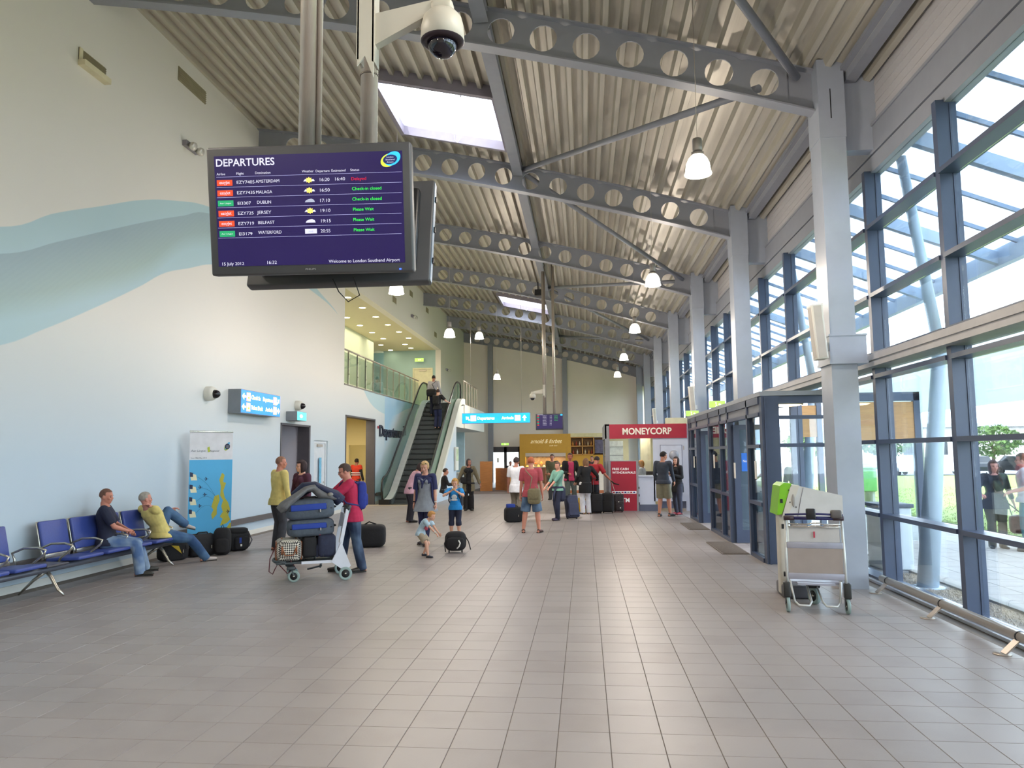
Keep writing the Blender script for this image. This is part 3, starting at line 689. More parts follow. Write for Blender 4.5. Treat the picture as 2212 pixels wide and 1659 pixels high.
# ================================================================= MOVING STAIRS
def escalator():
    e = thing('escalator', 'moving staircase with glass balustrades rising to the upper floor', 'escalator')
    gm = glass('escalator_glass', (.68, .84, .80), .16)
    y0, y1, z1 = 27.4, 33.26, 4.1
    def zl(y): return 0 if y < y0 else (z1 if y > y1 else (y-y0)/(y1-y0)*z1)
    ysm = [27.4, 28.2, 28.7, 29.3, 34.9, 35.5, 36.0, 36.6]
    def zsm(y): # smoothed incline
        return sum(zl(y+d) for d in (-.5, -.25, 0, .25, .5))/5
    dark = M('step_dark', '#4c5154', .5); skirt = M('skirt_white', '#c9cacb', .35); hr = M('handrail_black', '#17181a', .35)
    yy = [26.9+.25*i for i in range(31)]
    for xg, lab in ((-7.32, 'l'), (-5.76, 'r')):
        p = [(y, zsm(y)+.18) for y in yy] + [(y, zsm(y)+.98) for y in reversed(yy)]
        ob('glass_panel', MB().prism(p, xg-.006, xg+.006, 0), gm, e)
        loop = [(xg, 26.95, .14), (xg, 26.75, .25), (xg, 26.65, .55), (xg, 26.72, .86), (xg, 26.9, .99)] + [(xg, y, zsm(y)+1.0) for y in yy[1:]] + [(xg, 34.55, 5.02), (xg, 34.7, 4.7), (xg, 34.55, 4.35)]
        ob('handrail', MB().tube(loop, .038, 10), hr, e)
        s = 1 if xg < -6.5 else -1
        k = MB(); k.prism([(y, zsm(y)-.02) for y in yy] + [(y, zsm(y)+.2) for y in reversed(yy)], xg+s*.02, xg+s*.26, 0)
        ob('skirt_panel', k, skirt, e)
        ob('skirt_edge', MB().prism([(y, zsm(y)+.0) for y in yy] + [(y, zsm(y)+.16) for y in reversed(yy)], xg+s*.26, xg+s*.30, 0), dark, e)
        ob('newel_base', MB().box((xg-.12, 26.7, 0), (xg+.28 if s > 0 else xg+.12, 27.2, .2)), black, e)
    # truss cladding
    cl = MB(); cl.prism([(y, zsm(y)-.02) for y in yy if y < 34.5] + [(y, zsm(y)+.24) for y in reversed(yy) if y < 34.5], -5.72, -5.5, 0); ob('side_cladding', cl, white, e)
    st = MB().box((-7.06, 27.5, .02), (-6.02, 28.4, .04))
    ob('comb_plate', MB().box((-7.45, 26.5, .002), (-5.6, 27.0, .02)), stainless, e)
    n = 20; d = (y1-y0)/n
    treads = MB().box((-7.05, 0, -.05), (-6.03, d+.03, 0)).box((-7.05, .0, -.2), (-6.03, .02, 0))
    for i in range(20): treads.box((-7.05+.051*i, -.003, -.2), (-7.05+.051*i+.02, .0, -.01)); treads.box((-7.05+.051*i, 0, 0), (-7.05+.051*i+.02, d, .006))
    tm = treads.mesh('step'); tm.materials.append(dark)
    for i in range(-2, n+2):
        y = y0 + i*d; z = max(.03, min(z1+.02, (i+1)*z1/n))
        o = ob('step', tm, None, e); o.location = (0, y, z)
    S('trim_7', MB().prism([(26.95, 0), (32.3, 0), (32.3, zsm(32.3)-.04), (27.7, zsm(27.7)-.03)], -5.68, -5.56, 0), mural_m)
    S('trim_8', MB().prism([(32.3, 3.0), (34.3, 3.0), (34.3, zsm(34.3)-.04), (33.2, zsm(33.2)-.04), (32.3, zsm(32.3)-.04)], -5.68, -5.56, 0), white)
escalator()
S('stair_plinth', MB().box((XL, 26.3, .0), (-5.5, 26.6, .012)), M('plinth_pale', '#b8ada0', .5))
S('wall_under_stairs', MB().box((XL, 40.9, 0), (-6.6, 41.1, 4.1)), M('pale_teal', '#b9cdd0', .6))
# ================================================================= LAMPS
shade_m = translucent('lamp_glass', (1, .97, .9), .35)
def glow(name, col, e):
    return M(name, col, .5, emit=e)
bulb = glow('bulb_glow', '#fff3da', 14)
shade_glow = glow('shade_glow', '#fff6e6', 5)
P = MB().lathe([(.055, .21), (.075, .205), (.115, .16), (.145, .09), (.155, .0), (.168, -.035), (.165, -.04), (.15, 0), (.14, .09), (.11, .155), (.07, .2)], 24); sh_me = P.mesh('shade'); sh_me.materials.append(shade_glow)
gear = MB().lathe([(0, .42), (.055, .42), (.06, .40), (.06, .27), (.052, .26), (0, .26)], 16); gear.box((-.075, -.012, .2), (-.06, .012, .25)).box((.06, -.012, .2), (.075, .012, .25)).lathe([(.0, .26), (.06, .255), (.075, .205), (0, .205)], 16)
gear_me = gear.mesh('gear_housing'); gear_me.materials.append(M('gear_grey', '#8b857f', .4, .3))
bulb_me = MB().ell((0, 0, .1), (.05, .05, .08)).mesh('bulb'); bulb_me.materials.append(bulb)
side = {1: 'window', -1: 'mural'}
LAMPS = [(1.47, -3.2, 5.3), (1.47, 3.0, 5.3), (-3.97, -3.2, 5.3), (-3.97, 3.0, 5.3), (1.47, 9.24, 5.3), (1.47, 15.5, 5.3), (1.5, 21.6, 5.3), (1.52, 28.1, 5.3), (1.55, 34.35, 5.3), (-3.97, 15.53, 5.3), (-3.92, 21.63, 5.3), (-3.8, 27.1, 6.08), (-4.0, 34.4, 5.3)]  # first four hang out of view, added to give the hall fill light
nm = {(1.47, 9.24): 'nearest and largest', (1.47, 15.5): 'second nearest', (1.5, 21.6): 'third nearest', (1.52, 28.1): 'fourth nearest', (1.55, 34.35): 'farthest'}
nl = {(-3.97, 15.53): 'just below the big screen', (-3.92, 21.63): 'before the pale wall', (-3.8, 27.1): 'hung higher than its neighbours', (-4.0, 34.4): 'low against the far wall'}
for x, y, z in LAMPS:
    if (x, y) in nm: lab = 'glowing bell pendant in the row by the windows, ' + nm[(x, y)]
    elif (x, y) in nl: lab = 'glowing bell pendant in the mural side row, ' + nl[(x, y)]
    else: lab = 'unseen bell pendant added as fill light above and behind the camera, %s one of the %s row' % ('near' if y > 0 else 'far', 'window side' if x > 0 else 'mural side')
    e = thing('pendant_lamp', lab, 'lamp', (x, y, z), 0, 'bell pendant lamps of the hall')
    ob('shade', sh_me, None, e); ob('gear_housing', gear_me, None, e); ob('bulb', bulb_me, None, e)
    zr = zroof(x) - z + .125
    ob('suspension_wire', MB().tube([(0, 0, .42), (0, 0, zr)], .004, 5), stainless, e)
    l = bpy.data.lights.new('pendant_light', 'POINT'); l.energy = 175; l.color = (1, .88, .76); l.shadow_soft_size = .16
    o = bpy.data.objects.new('pendant_light', l); C.objects.link(o); o.parent = e; o.location = (0, 0, -.1)
# ================================================================= HANGING SCREENS
def screen_frame(c, a, t):
    ex = Vector((math.cos(a), math.sin(a), 0)); n = Vector((math.sin(a), -math.cos(a), 0)); z = Vector((0, 0, 1))
    ez = z*math.cos(t)+n*math.sin(t); nn = n*math.cos(t)-z*math.sin(t)
    y = -nn
    return Matrix(((ex.x, y.x, ez.x, c[0]), (ex.y, y.y, ez.y, c[1]), (ex.z, y.z, ez.z, c[2]), (0, 0, 0, 1)))
bez = M('bezel_grey', '#4a4a4c', .45); scr = M('screen_navy', '#14083e', .3, emit=.9, var=.05, scale=1)
tw = glow('screen_text_white', '#d6d6e6', .45); tg = glow('screen_text_green', '#2fe045', .7); trd = glow('screen_text_red', '#c8102c', .6)
torg = glow('screen_orange', '#e04a26', .4); tgrn = glow('screen_teal', '#178a58', .8); tyl = glow('screen_yellow', '#f2dc5a', 1.0); tgy = glow('screen_cloud', '#8d93a3', .9); tln = glow('screen_line', '#a9a9d0', .8)
tbl = glow('logo_blue', '#2aa8dc', .9); tlg = glow('logo_lime', '#b8cc3a', .9); tnv = glow('logo_navy', '#12205c', .5)
def tv_body(e, w_, h, back=True):
    b = MB(); b.rbox((0, .045, 0), (w_, .07, h), .012, None, 2); ob('casing', b, bez, e)
    g = MB(); g.rbox((0, .10, -.01), (w_*.86, .06, h*.8), .02, None, 2)
    gr = M('vent_grille', '#3d4147', .6)
    k = ob('back_cover', g, black, e)
    v = MB()
    for i in range(14): v.box((-w_*.36, .13, -h*.34+i*h*.05), (w_*.36, .135, -h*.34+i*h*.05+.008))
    ob('grille', v, gr, e, kind='stuff')
def big_screen():
    e = thing('departures_screen', 'big hanging flat screen listing departures on a navy page', 'screen')
    e.matrix_world = screen_frame((-1.393, 3.642, 3.082), .041, .164)
    W, H = 1.07, .66
    tv_body(e, W, H)
    # picture positions (zoomed photo coordinates) turned into positions on the screen face
    tl, tr_, br_, bl_ = (98, 820), (1243, 775), (1262, 1490), (150, 1515)
    def S1(a, b):
        u, v = .5, .5
        for _ in range(12):
            lx, rx = tl[0]+(bl_[0]-tl[0])*v, tr_[0]+(br_[0]-tr_[0])*v
            u = (a-lx)/(rx-lx); ty, by = tl[1]+(tr_[1]-tl[1])*u, bl_[1]+(br_[1]-bl_[1])*u; v = (b-ty)/(by-ty)
        return ((u-.5)*W, (.5-v)*H)
    x0, z1 = S1(148, 868); x1, z0 = S1(1215, 1440)
    face = .008
    ob('display', MB().box((x0, face-.002, z0), (x1, face+.002, z1)), scr, e)
    y = face-.004; k = .000934
    def tx(s, a, b, w_, cap, m, al='LEFT', bold=0): 
        x, z = S1(a, b); text('lettering', s, cap*k, w_*k, (x, y, z), FACE, m, e, al, extrude=.0003, bold=bold)
    tx('DEPARTURES', 160, 923, 330, 40, tw, bold=.0008)
    for s, a, b, w_ in (('Airline', 168, 970, 48), ('Flight', 277, 966, 42), ('Destination', 383, 961, 86), ('Weather', 645, 951, 66), ('Departure', 721, 949, 77), ('Estimated', 808, 946, 78), ('Status', 913, 942, 50)): tx(s, a, b, w_, 13, tw)
    rows = [('EZY7405', 280, 1015, 100, 'AMSTERDAM', 388, 1009, 133, '16:20', 740, 998, '16:40', 'Delayed', 918, 992, 82, 1),
            ('EZY7435', 283, 1071, 101, 'MALAGA', 390, 1067, 91, '16:50', 742, 1055, '', 'Check-in closed', 923, 1046, 163, 1),
            ('EI3307', 288, 1128, 75, 'DUBLIN', 397, 1122, 78, '17:10', 744, 1111, '', 'Check-in closed', 925, 1102, 163, 0),
            ('EZY725', 291, 1182, 88, 'JERSEY', 401, 1177, 80, '19:10', 747, 1166, '', 'Please Wait', 929, 1158, 115, 1),
            ('EZY719', 295, 1238, 88, 'BELFAST', 405, 1232, 92, '19:15', 750, 1222, '', 'Please Wait', 931, 1214, 116, 1),
            ('EI3179', 300, 1294, 75, 'WATERFORD', 408, 1286, 132, '20:55', 753, 1277, '', 'Please Wait', 934, 1270, 115, 0)]
    ln = MB()
    def hline(b):
        (xa, za), (xb, zb) = S1(166+ (b-970)*.06, b), S1(1196, b-40); ln.box((xa, y-.0005, (za+zb)/2-.0006), (xb, y+.0005, (za+zb)/2+.0006))
    hline(982)
    for i, r in enumerate(rows):
        tx(r[0], r[1], r[2], r[3], 17, tw); tx(r[4], r[5], r[6], r[7], 17, tw); tx(r[8], r[9], r[10], 54, 18, tw)
        if r[11]: tx(r[11], 825, 994, 55, 18, tw)
        tx(r[12], r[13], r[14], r[15], 17, trd if i == 0 else tg)
        hline(1038+i*55.5)
        xa, za = S1(171+i*4.5, 1028+i*55); b = MB().box((xa, y, za), (xa+.082, y+.001, za+.030)); g = ob('airline_badge', b, torg if r[16] else tgrn, e)
        if r[16]: text('lettering', 'easyJet', .016, .055, (xa+.041, y-.001, za+.009), FACE, tw, g, 'CENTER', .0003)
        else: text('lettering', 'Aer Lingus', .007, .06, (xa+.041, y-.001, za+.012), FACE, tw, g, 'CENTER', .0003)
        xc, zc = S1(685+i*3, 992+i*55.5); ic = MB()
        if i in (0, 1, 3):
            ic.prism([(xc-.03, zc-.006), (xc+.03, zc-.006), (xc+.024, zc+.005), (xc+.012, zc+.003), (xc+.004, zc+.009), (xc-.008, zc+.004), (xc-.02, zc+.006)], y-.0006, y); g = ob('weather_icon', ic, tw, e)
            s = MB()
            pts = []
            for q in range(16): rr_ = .016 if q % 2 == 0 else .010; pts.append((xc+rr_*1.2*math.cos(q*PI/8), zc+rr_*math.sin(q*PI/8)))
            s.prism(pts, y-.0016, y-.0008); ob('sun', s, tyl, g)
        elif i in (2, 4):
            ic.prism([(xc-.026, zc-.008), (xc+.026, zc-.008), (xc+.022, zc+.003), (xc+.008, zc+.010), (xc-.006, zc+.007), (xc-.02, zc+.002)], y-.0006, y); g = ob('weather_icon', ic, tgy if i == 2 else tw, e)
            if i == 4:
                d = MB()
                for q in range(5): d.box((xc-.02+q*.01, y-.001, zc-.016), (xc-.017+q*.01, y, zc-.010))
                ob('rain', d, black, g, kind='stuff')
        else:
            g = ob('weather_icon', MB().box((xc-.031, y-.0006, zc-.012), (xc+.031, y, zc+.012)), tw, e); text('lettering', 'cloudy', .006, .025, (xc, y-.001, zc-.003), FACE, tgy, g, 'CENTER', .0002)
    ob('ruled_lines', ln, tln, e, kind='stuff')
    tx('15 July 2012', 207, 1458, 124, 17, tw); tx('16:32', 456, 1450, 54, 18, tw); tx('Welcome to London Southend Airport', 800, 1443, 398, 17, tw)
    xa, za = S1(672, 1482); text('lettering', 'PHILIPS', .0085, .054, (xa, .004, za), FACE, M('bezel_print', '#b8b8bb', .5), e)
    xa, za = S1(1188, 1476); ob('status_light', MB().box((xa-.025, .006, za-.004), (xa+.025, .0095, za+.005)).mat(None) if 0 else MB().box((xa-.004, .005, za-.003), (xa+.006, .009, za+.003)), glow('led_blue', '#2a4cff', 4), e)
    # swirl emblem with three lines of lettering
    cx, cz = S1(1135, 877)
    def blob(rx, rz, dx, dz, sk, m, yy, nme):
        pts = [(cx+dx+rx*math.cos(q)+sk*math.sin(q), cz+dz+rz*math.sin(q)) for q in [2*PI*i/28 for i in range(28)]]
        return ob(nme, MB().prism(pts, yy-.0004, yy), m, e)
    blob(.040, .034, -.010, -.004, .010, tlg, y, 'emblem_lime'); blob(.040, .036, .010, .004, .012, tbl, y-.0006, 'emblem_blue'); g = blob(.036, .024, -.002, 0, .006, tnv, y-.0012, 'emblem_core')
    for i, s in enumerate(('London', 'Southend', 'Airport')): text('lettering', s, .0075, .035 if i != 1 else .046, (cx-.002, y-.002, cz+.008-i*.0125), FACE, tw, g, 'CENTER', .0002)
    return e
big_screen()
def plain_screen(mat4, lab, w_=1.07, h=.66):
    e = thing('departures_screen', lab, 'screen'); e.matrix_world = mat4; tv_body(e, w_, h)
    ob('display', MB().box((-w_/2+.04, .006, -h/2+.04), (w_/2-.04, .01, h/2-.03)), scr, e); return e
m2 = screen_frame((-1.388, 4.223, 3.093), .01+PI, .234)
e2 = plain_screen(m2, 'second hanging flat screen seen from behind, back to back with the departures screen')
sb = MB()
for i in range(3): sb.box((-.545, .03+.0*i, -.2+.2*i), (-.536, .05, -.17+.2*i))
ob('side_slots', sb, black, e2)
ob('side_rim', MB().box((-.537, .02, -.32), (-.533, .07, .32)), M('rim_blue_grey', '#6c7f94', .4), e2)
cb_ = MB().tube([(-.1, .10, -.30), (-.12, .02, -.38), (-.05, .0, -.41), (0, .03, -.36), (.02, .1, -.31)], .0035, 6); ob('cable', cb_, black, e2)
def pole_pair(x0, x1, y, zb, r, lab, split=.055):
    e = thing('screen_poles', lab, 'pole')
    for i, x in enumerate((x0, x1)):
        zt = zroof(x)+.08
        ob('pole', MB().tube([(x, y, zb), (x, y, zt)], r, 20), stainless, e)
        
        if i == 0: ob('pole', MB().tube([(x+r+split*.25, y+.01, zb), (x+r+split*.25, y+.01, zt)], r*.34, 12), stainless, e)
    mb = MB().box((x0-.1, y-.05, zb-.06), (x1+.1, y+.05, zb+.02))
    if y < 5: mb.box((x0+.02, y-.17, zb-.3), (x1-.02, y+.17, zb-.06))
    else: mb.box((x0, y-.06, zb-.3), (x1, y+.04, zb-.06))
    ob('mounting_bar', mb, black, e)
    cl = MB()
    for z in (4.15, 4.05, 3.93):
        cl.tube([(x1, y, z), (x1, y, z+.008)], r+.004, 16)
    ob('clamp', cl, M('clamp_dark', '#6f6760', .4, .5), e, kind='stuff')
    return e
pole_pair(-1.52, -1.165, 3.93, 3.22, .048, 'pair of stainless poles holding the big departures screen')
# ptz dome camera on a bracket
def ptz(x, y, z, s, lab, xp, zp):
    e = thing('dome_camera', lab, 'camera', (x, y, z)); cream = M('camera_cream', '#cbc6b8', .45, var=.02)
    ob('housing', MB().lathe([(0, .205*s), (.05*s, .205*s), (.09*s, .185*s), (.12*s, .15*s), (.132*s, .10*s), (.138*s, 0), (.128*s, -.005*s)], 28), cream, e)
    ob('shroud', MB().lathe([(.137*s, .0), (.13*s, -.012*s), (.09*s, -.02*s), (.085*s, .01*s)], 28), M('shroud_dark', '#33272e', .4), e)
    ob('dome', MB().ell((0, 0, -.02*s), (.092*s, .092*s, .085*s), None, 24, 14), M('dome_smoked', '#120c1c', .06, spec=.8), e)
    a = MB(); dx = (xp-x)
    a.add([(dx, -.03*s, zp+.08*s), (dx, .03*s, zp+.08*s), (dx, .03*s, zp-.14*s), (dx, -.03*s, zp-.14*s), (-.04*s, -.035*s, .262*s), (-.04*s, .035*s, .262*s), (-.03*s, .035*s, .19*s), (-.03*s, -.035*s, .19*s)], [(0, 1, 5, 4), (1, 2, 6, 5), (2, 3, 7, 6), (3, 0, 4, 7), (0, 3, 2, 1), (4, 5, 6, 7)], False)
    a.rbox((0, 0, .225*s), (.14*s, .1*s, .075*s), .03*s); ob('arm', a, cream, e)
    pl = MB(); pl.prism([(-.05*s, zp+.26*s), (.055*s, zp+.26*s), (.055*s, zp-.34*s), (.0, zp-.20*s), (-.05*s, zp-.26*s)], -.05*s, -.035*s)
    pl.box((-.055*s, -.05*s, zp-.22*s), (-.04*s, .06*s, zp+.26*s)).box((.045*s, -.05*s, zp-.24*s), (.06*s, .06*s, zp+.26*s))
    o = ob('back_plate', pl, cream, e); o.location = (dx-.02*s, 0, 0)
    return e
ptz(-.69, 3.62, 3.93, .82, 'large cream dome camera on an arm fixed to the near screen pole', -1.07, .09)
# second hanging screen further down the hall
e = plain_screen(Matrix.Translation((-1.195, 26.0, 2.90)), 'small looking departures screen hung far down the hall beside the blue overhead sign', .97, .56)
for i in range(7):
    z = .19-i*.052
    g = ob('airline_badge', MB().box((-.43, .0, z), (-.37, .004, z+.03)), torg if i % 2 == 0 else tgrn, e)
    text('lettering', ('AMSTERDAM', 'MALAGA', 'DUBLIN', 'JERSEY', 'BELFAST', 'WATERFORD', 'DUBLIN')[i], .022, .13, (-.24, -.001, z+.003), FACE, tw, e); text('lettering', ('16:20', '16:50', '17:10', '19:10', '19:15', '20:55', '21:10')[i], .022, .07, (.0, -.001, z+.003), FACE, tw, e)
    if i < 4: text('lettering', 'Please Wait', .02, .12, (.16, -.001, z+.003), FACE, tg, e)
text('lettering', 'DEPARTURES', .028, .2, (-.43, -.001, .235), FACE, tw, e)
ob('emblem', MB().ell((.41, .0, .235), (.045, .002, .03)), tbl, e)
pp = pole_pair(-1.38, -1.03, 26.08, 3.1, .05, 'pair of slim stainless poles holding the distant departures screen')
ptz(-1.78, 26.0, 3.74, .8, 'dome camera on an arm beside the poles of the distant screen', -1.36, .25)
tag(ob('roof_floodlight', MB().box((-.12, -.1, -.12), (.12, .1, .1)).box((-.02, -.02, .1), (.02, .02, .4)), black, loc=(-1.62, 27.3, 7.75)), 'small black floodlight fixed under a far roof beam', 'light')
# overhead blue sign
e = thing('direction_sign', 'wide lit blue overhead sign pointing to departures and arrivals', 'sign', (-3.07, 26.0, 3.055))
ob('housing', MB().box((-1.2, .004, -.18), (1.2, .14, .18)), grey_box, e); ob('panel', MB().box((-1.19, 0, -.17), (1.19, .004, .17)), M('sign_blue_bright', '#0f9be6', .4, emit=1.1, var=.12, scale=1.5), e)
a = MB(); arrow(a, 1.0, 0, .2, PI/2); arrow(a, -1.0, 0, .19, 3*PI/4); ob('arrows', a, sg_w, e, kind='stuff')
icon(e, -.8, 0, .2, 'up'); icon(e, .76, 0, .2, 'down')
text('lettering', 'Departures', .1, .6, (-.66, -.004, -.045), FACE, sg_y, e, 'LEFT', bold=.003); text('lettering', 'Arrivals', .1, .42, (.62, -.004, -.045), FACE, sg_y, e, 'RIGHT', bold=.003)
w1 = MB().tube([(-.9, .07, .18), (-.9, .07, zroof(-3.97)-3.03)], .005, 5).tube([(.9, .07, .18), (.9, .07, zroof(-2.17)-3.03)], .005, 5); ob('suspension_wire', w1, stainless, e)
# column loudspeakers
def col_speaker(x, y, z, h, lab, tilt=-.07):
    e = thing('column_loudspeaker', lab, 'loudspeaker', (x, y, z)); e.rotation_euler = (0, tilt, 0)
    ob('body', MB().rbox((0, 0, 0), (.15, .2, h), .012), white, e); ob('grille', MB().box((-.078, -.07, -h/2+.03), (-.074, .07, h/2-.03)).box((-.05, -.104, -h/2+.02), (.05, -.1, h/2-.02)), M('grille_grey', '#bdb7ae', .7), e)
    ob('cap', MB().box((-.078, -.103, h/2-.015), (.078, .103, h/2+.004)), M('cap_white', '#ecebe8', .5), e)
    ob('bracket', MB().box((.075, -.02, -h*.35), (.13, .02, -h*.2)), M('bracket_white', '#dddcd8', .5), e)
col_speaker(3.19, 10.45, 3.42, .75, 'white column loudspeaker on the nearest column by the glass wall')
col_speaker(3.2, 22.6, 3.35, .8, 'white column loudspeaker on a column above the nearer exit sign'); col_speaker(3.2, 34.6, 3.4, .8, 'white column loudspeaker high behind the red kiosk')
# ================================================================= BEAM SEATING
seat_blue = M('seat_vinyl', '#36488f', .45, var=.05, scale=40, bump=.15); dkm = M('beam_grey', '#565861', .4, .3); alu = M('polished_alu', '#b3b0a6', .25, .8)
def bench():
    e = thing('beam_seating', 'row of blue padded airport seats on a grey beam along the left wall', 'seating')
    ob('beam', MB().tube([(-7.12, 7.6, .345), (-7.12, 12.45, .345)], .042, 12).box((-7.36, 7.6, .33), (-7.24, 12.45, .37)), dkm, e)
    c0 = [8.3, 8.93, 10.08, 10.72, 11.3, 11.95]
    bk = MB(); M1 = Matrix.Translation((-7.5, 0, .71)) @ Matrix.Rotation(-.22, 4, 'Y'); bk.rbox((0, 0, 0), (.05, .54, .46), .022, M1, 3)
    se = MB(); M2 = Matrix.Translation((-7.17, 0, .425)) @ Matrix.Rotation(-.06, 4, 'Y'); se.rbox((0, 0, 0), (.5, .54, .05), .02, M2, 3)
    fr = MB(); M3 = Matrix.Translation((-7.525, 0, .70)) @ Matrix.Rotation(-.22, 4, 'Y'); fr.rbox((0, 0, 0), (.02, .57, .48), .008, M3, 2); fr.rbox((-7.44, 0, .46), (.03, .5, .06), .008)
    for me_, nme, mt, lst in ((bk, 'backrest', seat_blue, c0), (se, 'seat', seat_blue, c0), (fr, 'back_shell', alu, c0)):
        me = me_.mesh(nme); me.materials.append(mt)
        for y in lst: ob(nme, me, None, e).location = (0, y, 0)
    ar = MB(); ar.tube([(-7.42, 0, .42), (-7.42, 0, .5), (-7.46, 0, .58), (-7.3, 0, .645), (-7.1, 0, .65), (-6.99, 0, .62), (-7.02, 0, .56), (-7.15, 0, .46), (-7.2, 0, .38)], .016, 8)
    am = ar.mesh('armrest'); am.materials.append(alu)
    for y in (8.62, 9.25, 9.76, 10.4, 11.01, 11.62, 12.27): ob('armrest', am, None, e).location = (0, y, 0)
    lg = MB(); lg.tube([(-7.12, 0, .33), (-7.05, 0, .25), (-6.95, 0, .09), (-6.86, 0, .015)], [.028, .024, .02, .014], 10); lg.tube([(-7.12, 0, .33), (-7.3, 0, .2), (-7.5, 0, .015)], [.028, .02, .014], 10); lm = lg.mesh('leg'); lm.materials.append(alu)
    for y in (8.1, 9.45, 12.1): ob('leg', lm, None, e).location = (0, y, 0)
    ob('side_table', MB().rbox((-7.2, 9.5, .4), (.42, .42, .025), .008), M('table_dark', '#4a4a50', .4), e)
bench()
# ================================================================= ROLL-UP BANNER
def banner():
    p, q = Vector((-7.56, 13.78, 0)), Vector((-6.98, 14.36, 0)); d = q-p; W = d.length
    e = thing('roll_up_banner', 'tall roll up banner with a map and little aircraft against the wall', 'banner', (p+q)/2, math.atan2(d.y, d.x))
    H = 2.3; wb = M('banner_white', '#dcdce0', .6); bb_ = M('banner_blue', '#52aede', .6, var=.03, scale=2); mp_ = M('banner_olive', '#b9b23a', .6); nv = M('banner_navy', '#1d2445', .6)
    ob('sheet', MB().box((-W/2, 0, .06), (W/2, .006, H)), wb, e); ob('base', MB().rbox((0, .01, .035), (W+.04, .2, .07), .012), alu, e); ob('top_bar', MB().rbox((0, .003, H), (W+.01, .025, .03), .006), alu, e)
    ob('pole', MB().tube([(0, .04, .05), (0, .02, H)], .01, 6), alu, e)
    def bp(u, v): return (-W/2+u*W, (1-v)*2.24+.06)
    y = -.003
    ob('blue_field', MB().prism([bp(0, .245), bp(1, .245), bp(1, .86), bp(0, .95)], y, y+.002), bb_, e)
    def poly(pts, m, nme, yy=-.005): return ob(nme, MB().prism([bp(*t) for t in pts], yy, yy+.0015), m, e)
    poly([(.76,.36),(.82,.38),(.79,.44),(.86,.45),(.8,.52),(.84,.58),(.92,.62),(.97,.68),(.93,.73),(.98,.77),(.9,.80),(.74,.82),(.80,.76),(.73,.74),(.8,.70),(.76,.65),(.80,.6),(.73,.56),(.74,.48),(.70,.42)], mp_, 'map_island')
    poly([(.60,.56),(.70,.55),(.72,.60),(.66,.66),(.66,.72),(.56,.76),(.53,.72),(.58,.68),(.53,.65),(.57,.6)], mp_, 'map_island'); poly([(.78,.90),(.86,.86),(.97,.80),(1,.80),(1,.88),(.88,.93)], mp_, 'map_coast')
    for i in range(4):
        v = .36+i*.105
        poly([(.02+.0*i, v), (.16, v+.012), (.19, v+.06), (.05, v+.06)], M('flag_cream', '#e8e3c0', .6), 'flag'); poly([(.02, v-.01), (.09, v-.005), (.09, v+.03), (.02, v+.028)], nv, 'flag_corner', -.007)
    for u, v in ((.40, .41), (.27, .48), (.38, .545), (.27, .64), (.93, .70)):
        b = MB(); x, z = bp(u, v); s = .03
        b.prism([(x-s*1.1, z-.004), (x+s*1.1, z-.004), (x+s*1.3, z), (x+s*1.1, z+.004), (x-s*1.1, z+.004)], -.007, -.005); b.prism([(x-.008, z), (x-.024, z+s*1.2), (x-.014, z+s*1.2), (x+.014, z), (x-.014, z-s*1.2), (x-.024, z-s*1.2)], -.0075, -.0055); b.prism([(x-s, z), (x-s*1.3, z+.012), (x-s*1.3, z-.012)], -.0075, -.0055)
        ob('aircraft_print', b, nv, e)
    arc = MB()
    for (u0, v0, u1, v1) in ((.18, .39, .7, .62), (.18, .5, .66, .58), (.18, .6, .6, .6), (.18, .7, .58, .66)):
        a, b = bp(u0, v0), bp(u1, v1); pts = []
        for i in range(9): t = i/8; pts.append((a[0]+(b[0]-a[0])*t, -.004, a[1]+(b[1]-a[1])*t+.09*math.sin(PI*t)))
        arc.tube(pts, .0015, 4)
    ob('route_lines', arc, nv, e, kind='stuff')
    text('lettering', 'Aer Lingus', .04, .27, (bp(.03, .175)[0], -.003, bp(0, .175)[1]), FACE, M('print_grey', '#77808a', .6), e, shear=.1); text('lettering', 'Regional', .035, .18, (bp(.42, .175)[0]+.03, -.003, bp(0, .175)[1]), FACE, M('print_grey', '#77808a', .6), e, shear=.2)
    text('lettering', 'from 10th May 2012', .026, .3, (bp(.03, .235)[0], -.003, bp(0, .235)[1]), FACE, M('print_grey', '#77808a', .6), e)
    poly([(.40,.14),(.45,.13),(.47,.175),(.42,.18)], M('print_lime', '#b3bf3c', .6), 'shamrock')
    for u, v in ((.87, .13), (.87, .935)):
        x, z = bp(u, v)
        ob('emblem_blue', MB().prism([(x+.03*math.cos(t)+.035*math.sin(t), z+.012+.075*math.sin(t)) for t in [i*PI/9 for i in range(18)]], -.005, -.003), M('print_sky', '#4fa9d8', .6), e)
        ob('emblem_lime', MB().prism([(x-.01+.045*math.cos(t)+.02*math.sin(t), z-.01+.07*math.sin(t)) for t in [i*PI/9 for i in range(18)]], -.0045, -.0035), M('print_lime', '#b3bf3c', .6), e)
        g = ob('emblem_core', MB().ell((x, -.007, z), (.05, .0025, .055)), nv, e)
        for i, s in enumerate(('London', 'Southend', 'Airport')): text('lettering', s, .012, .05, (x, -.011, z+.014-i*.022), FACE, wb, g, 'CENTER')
banner()
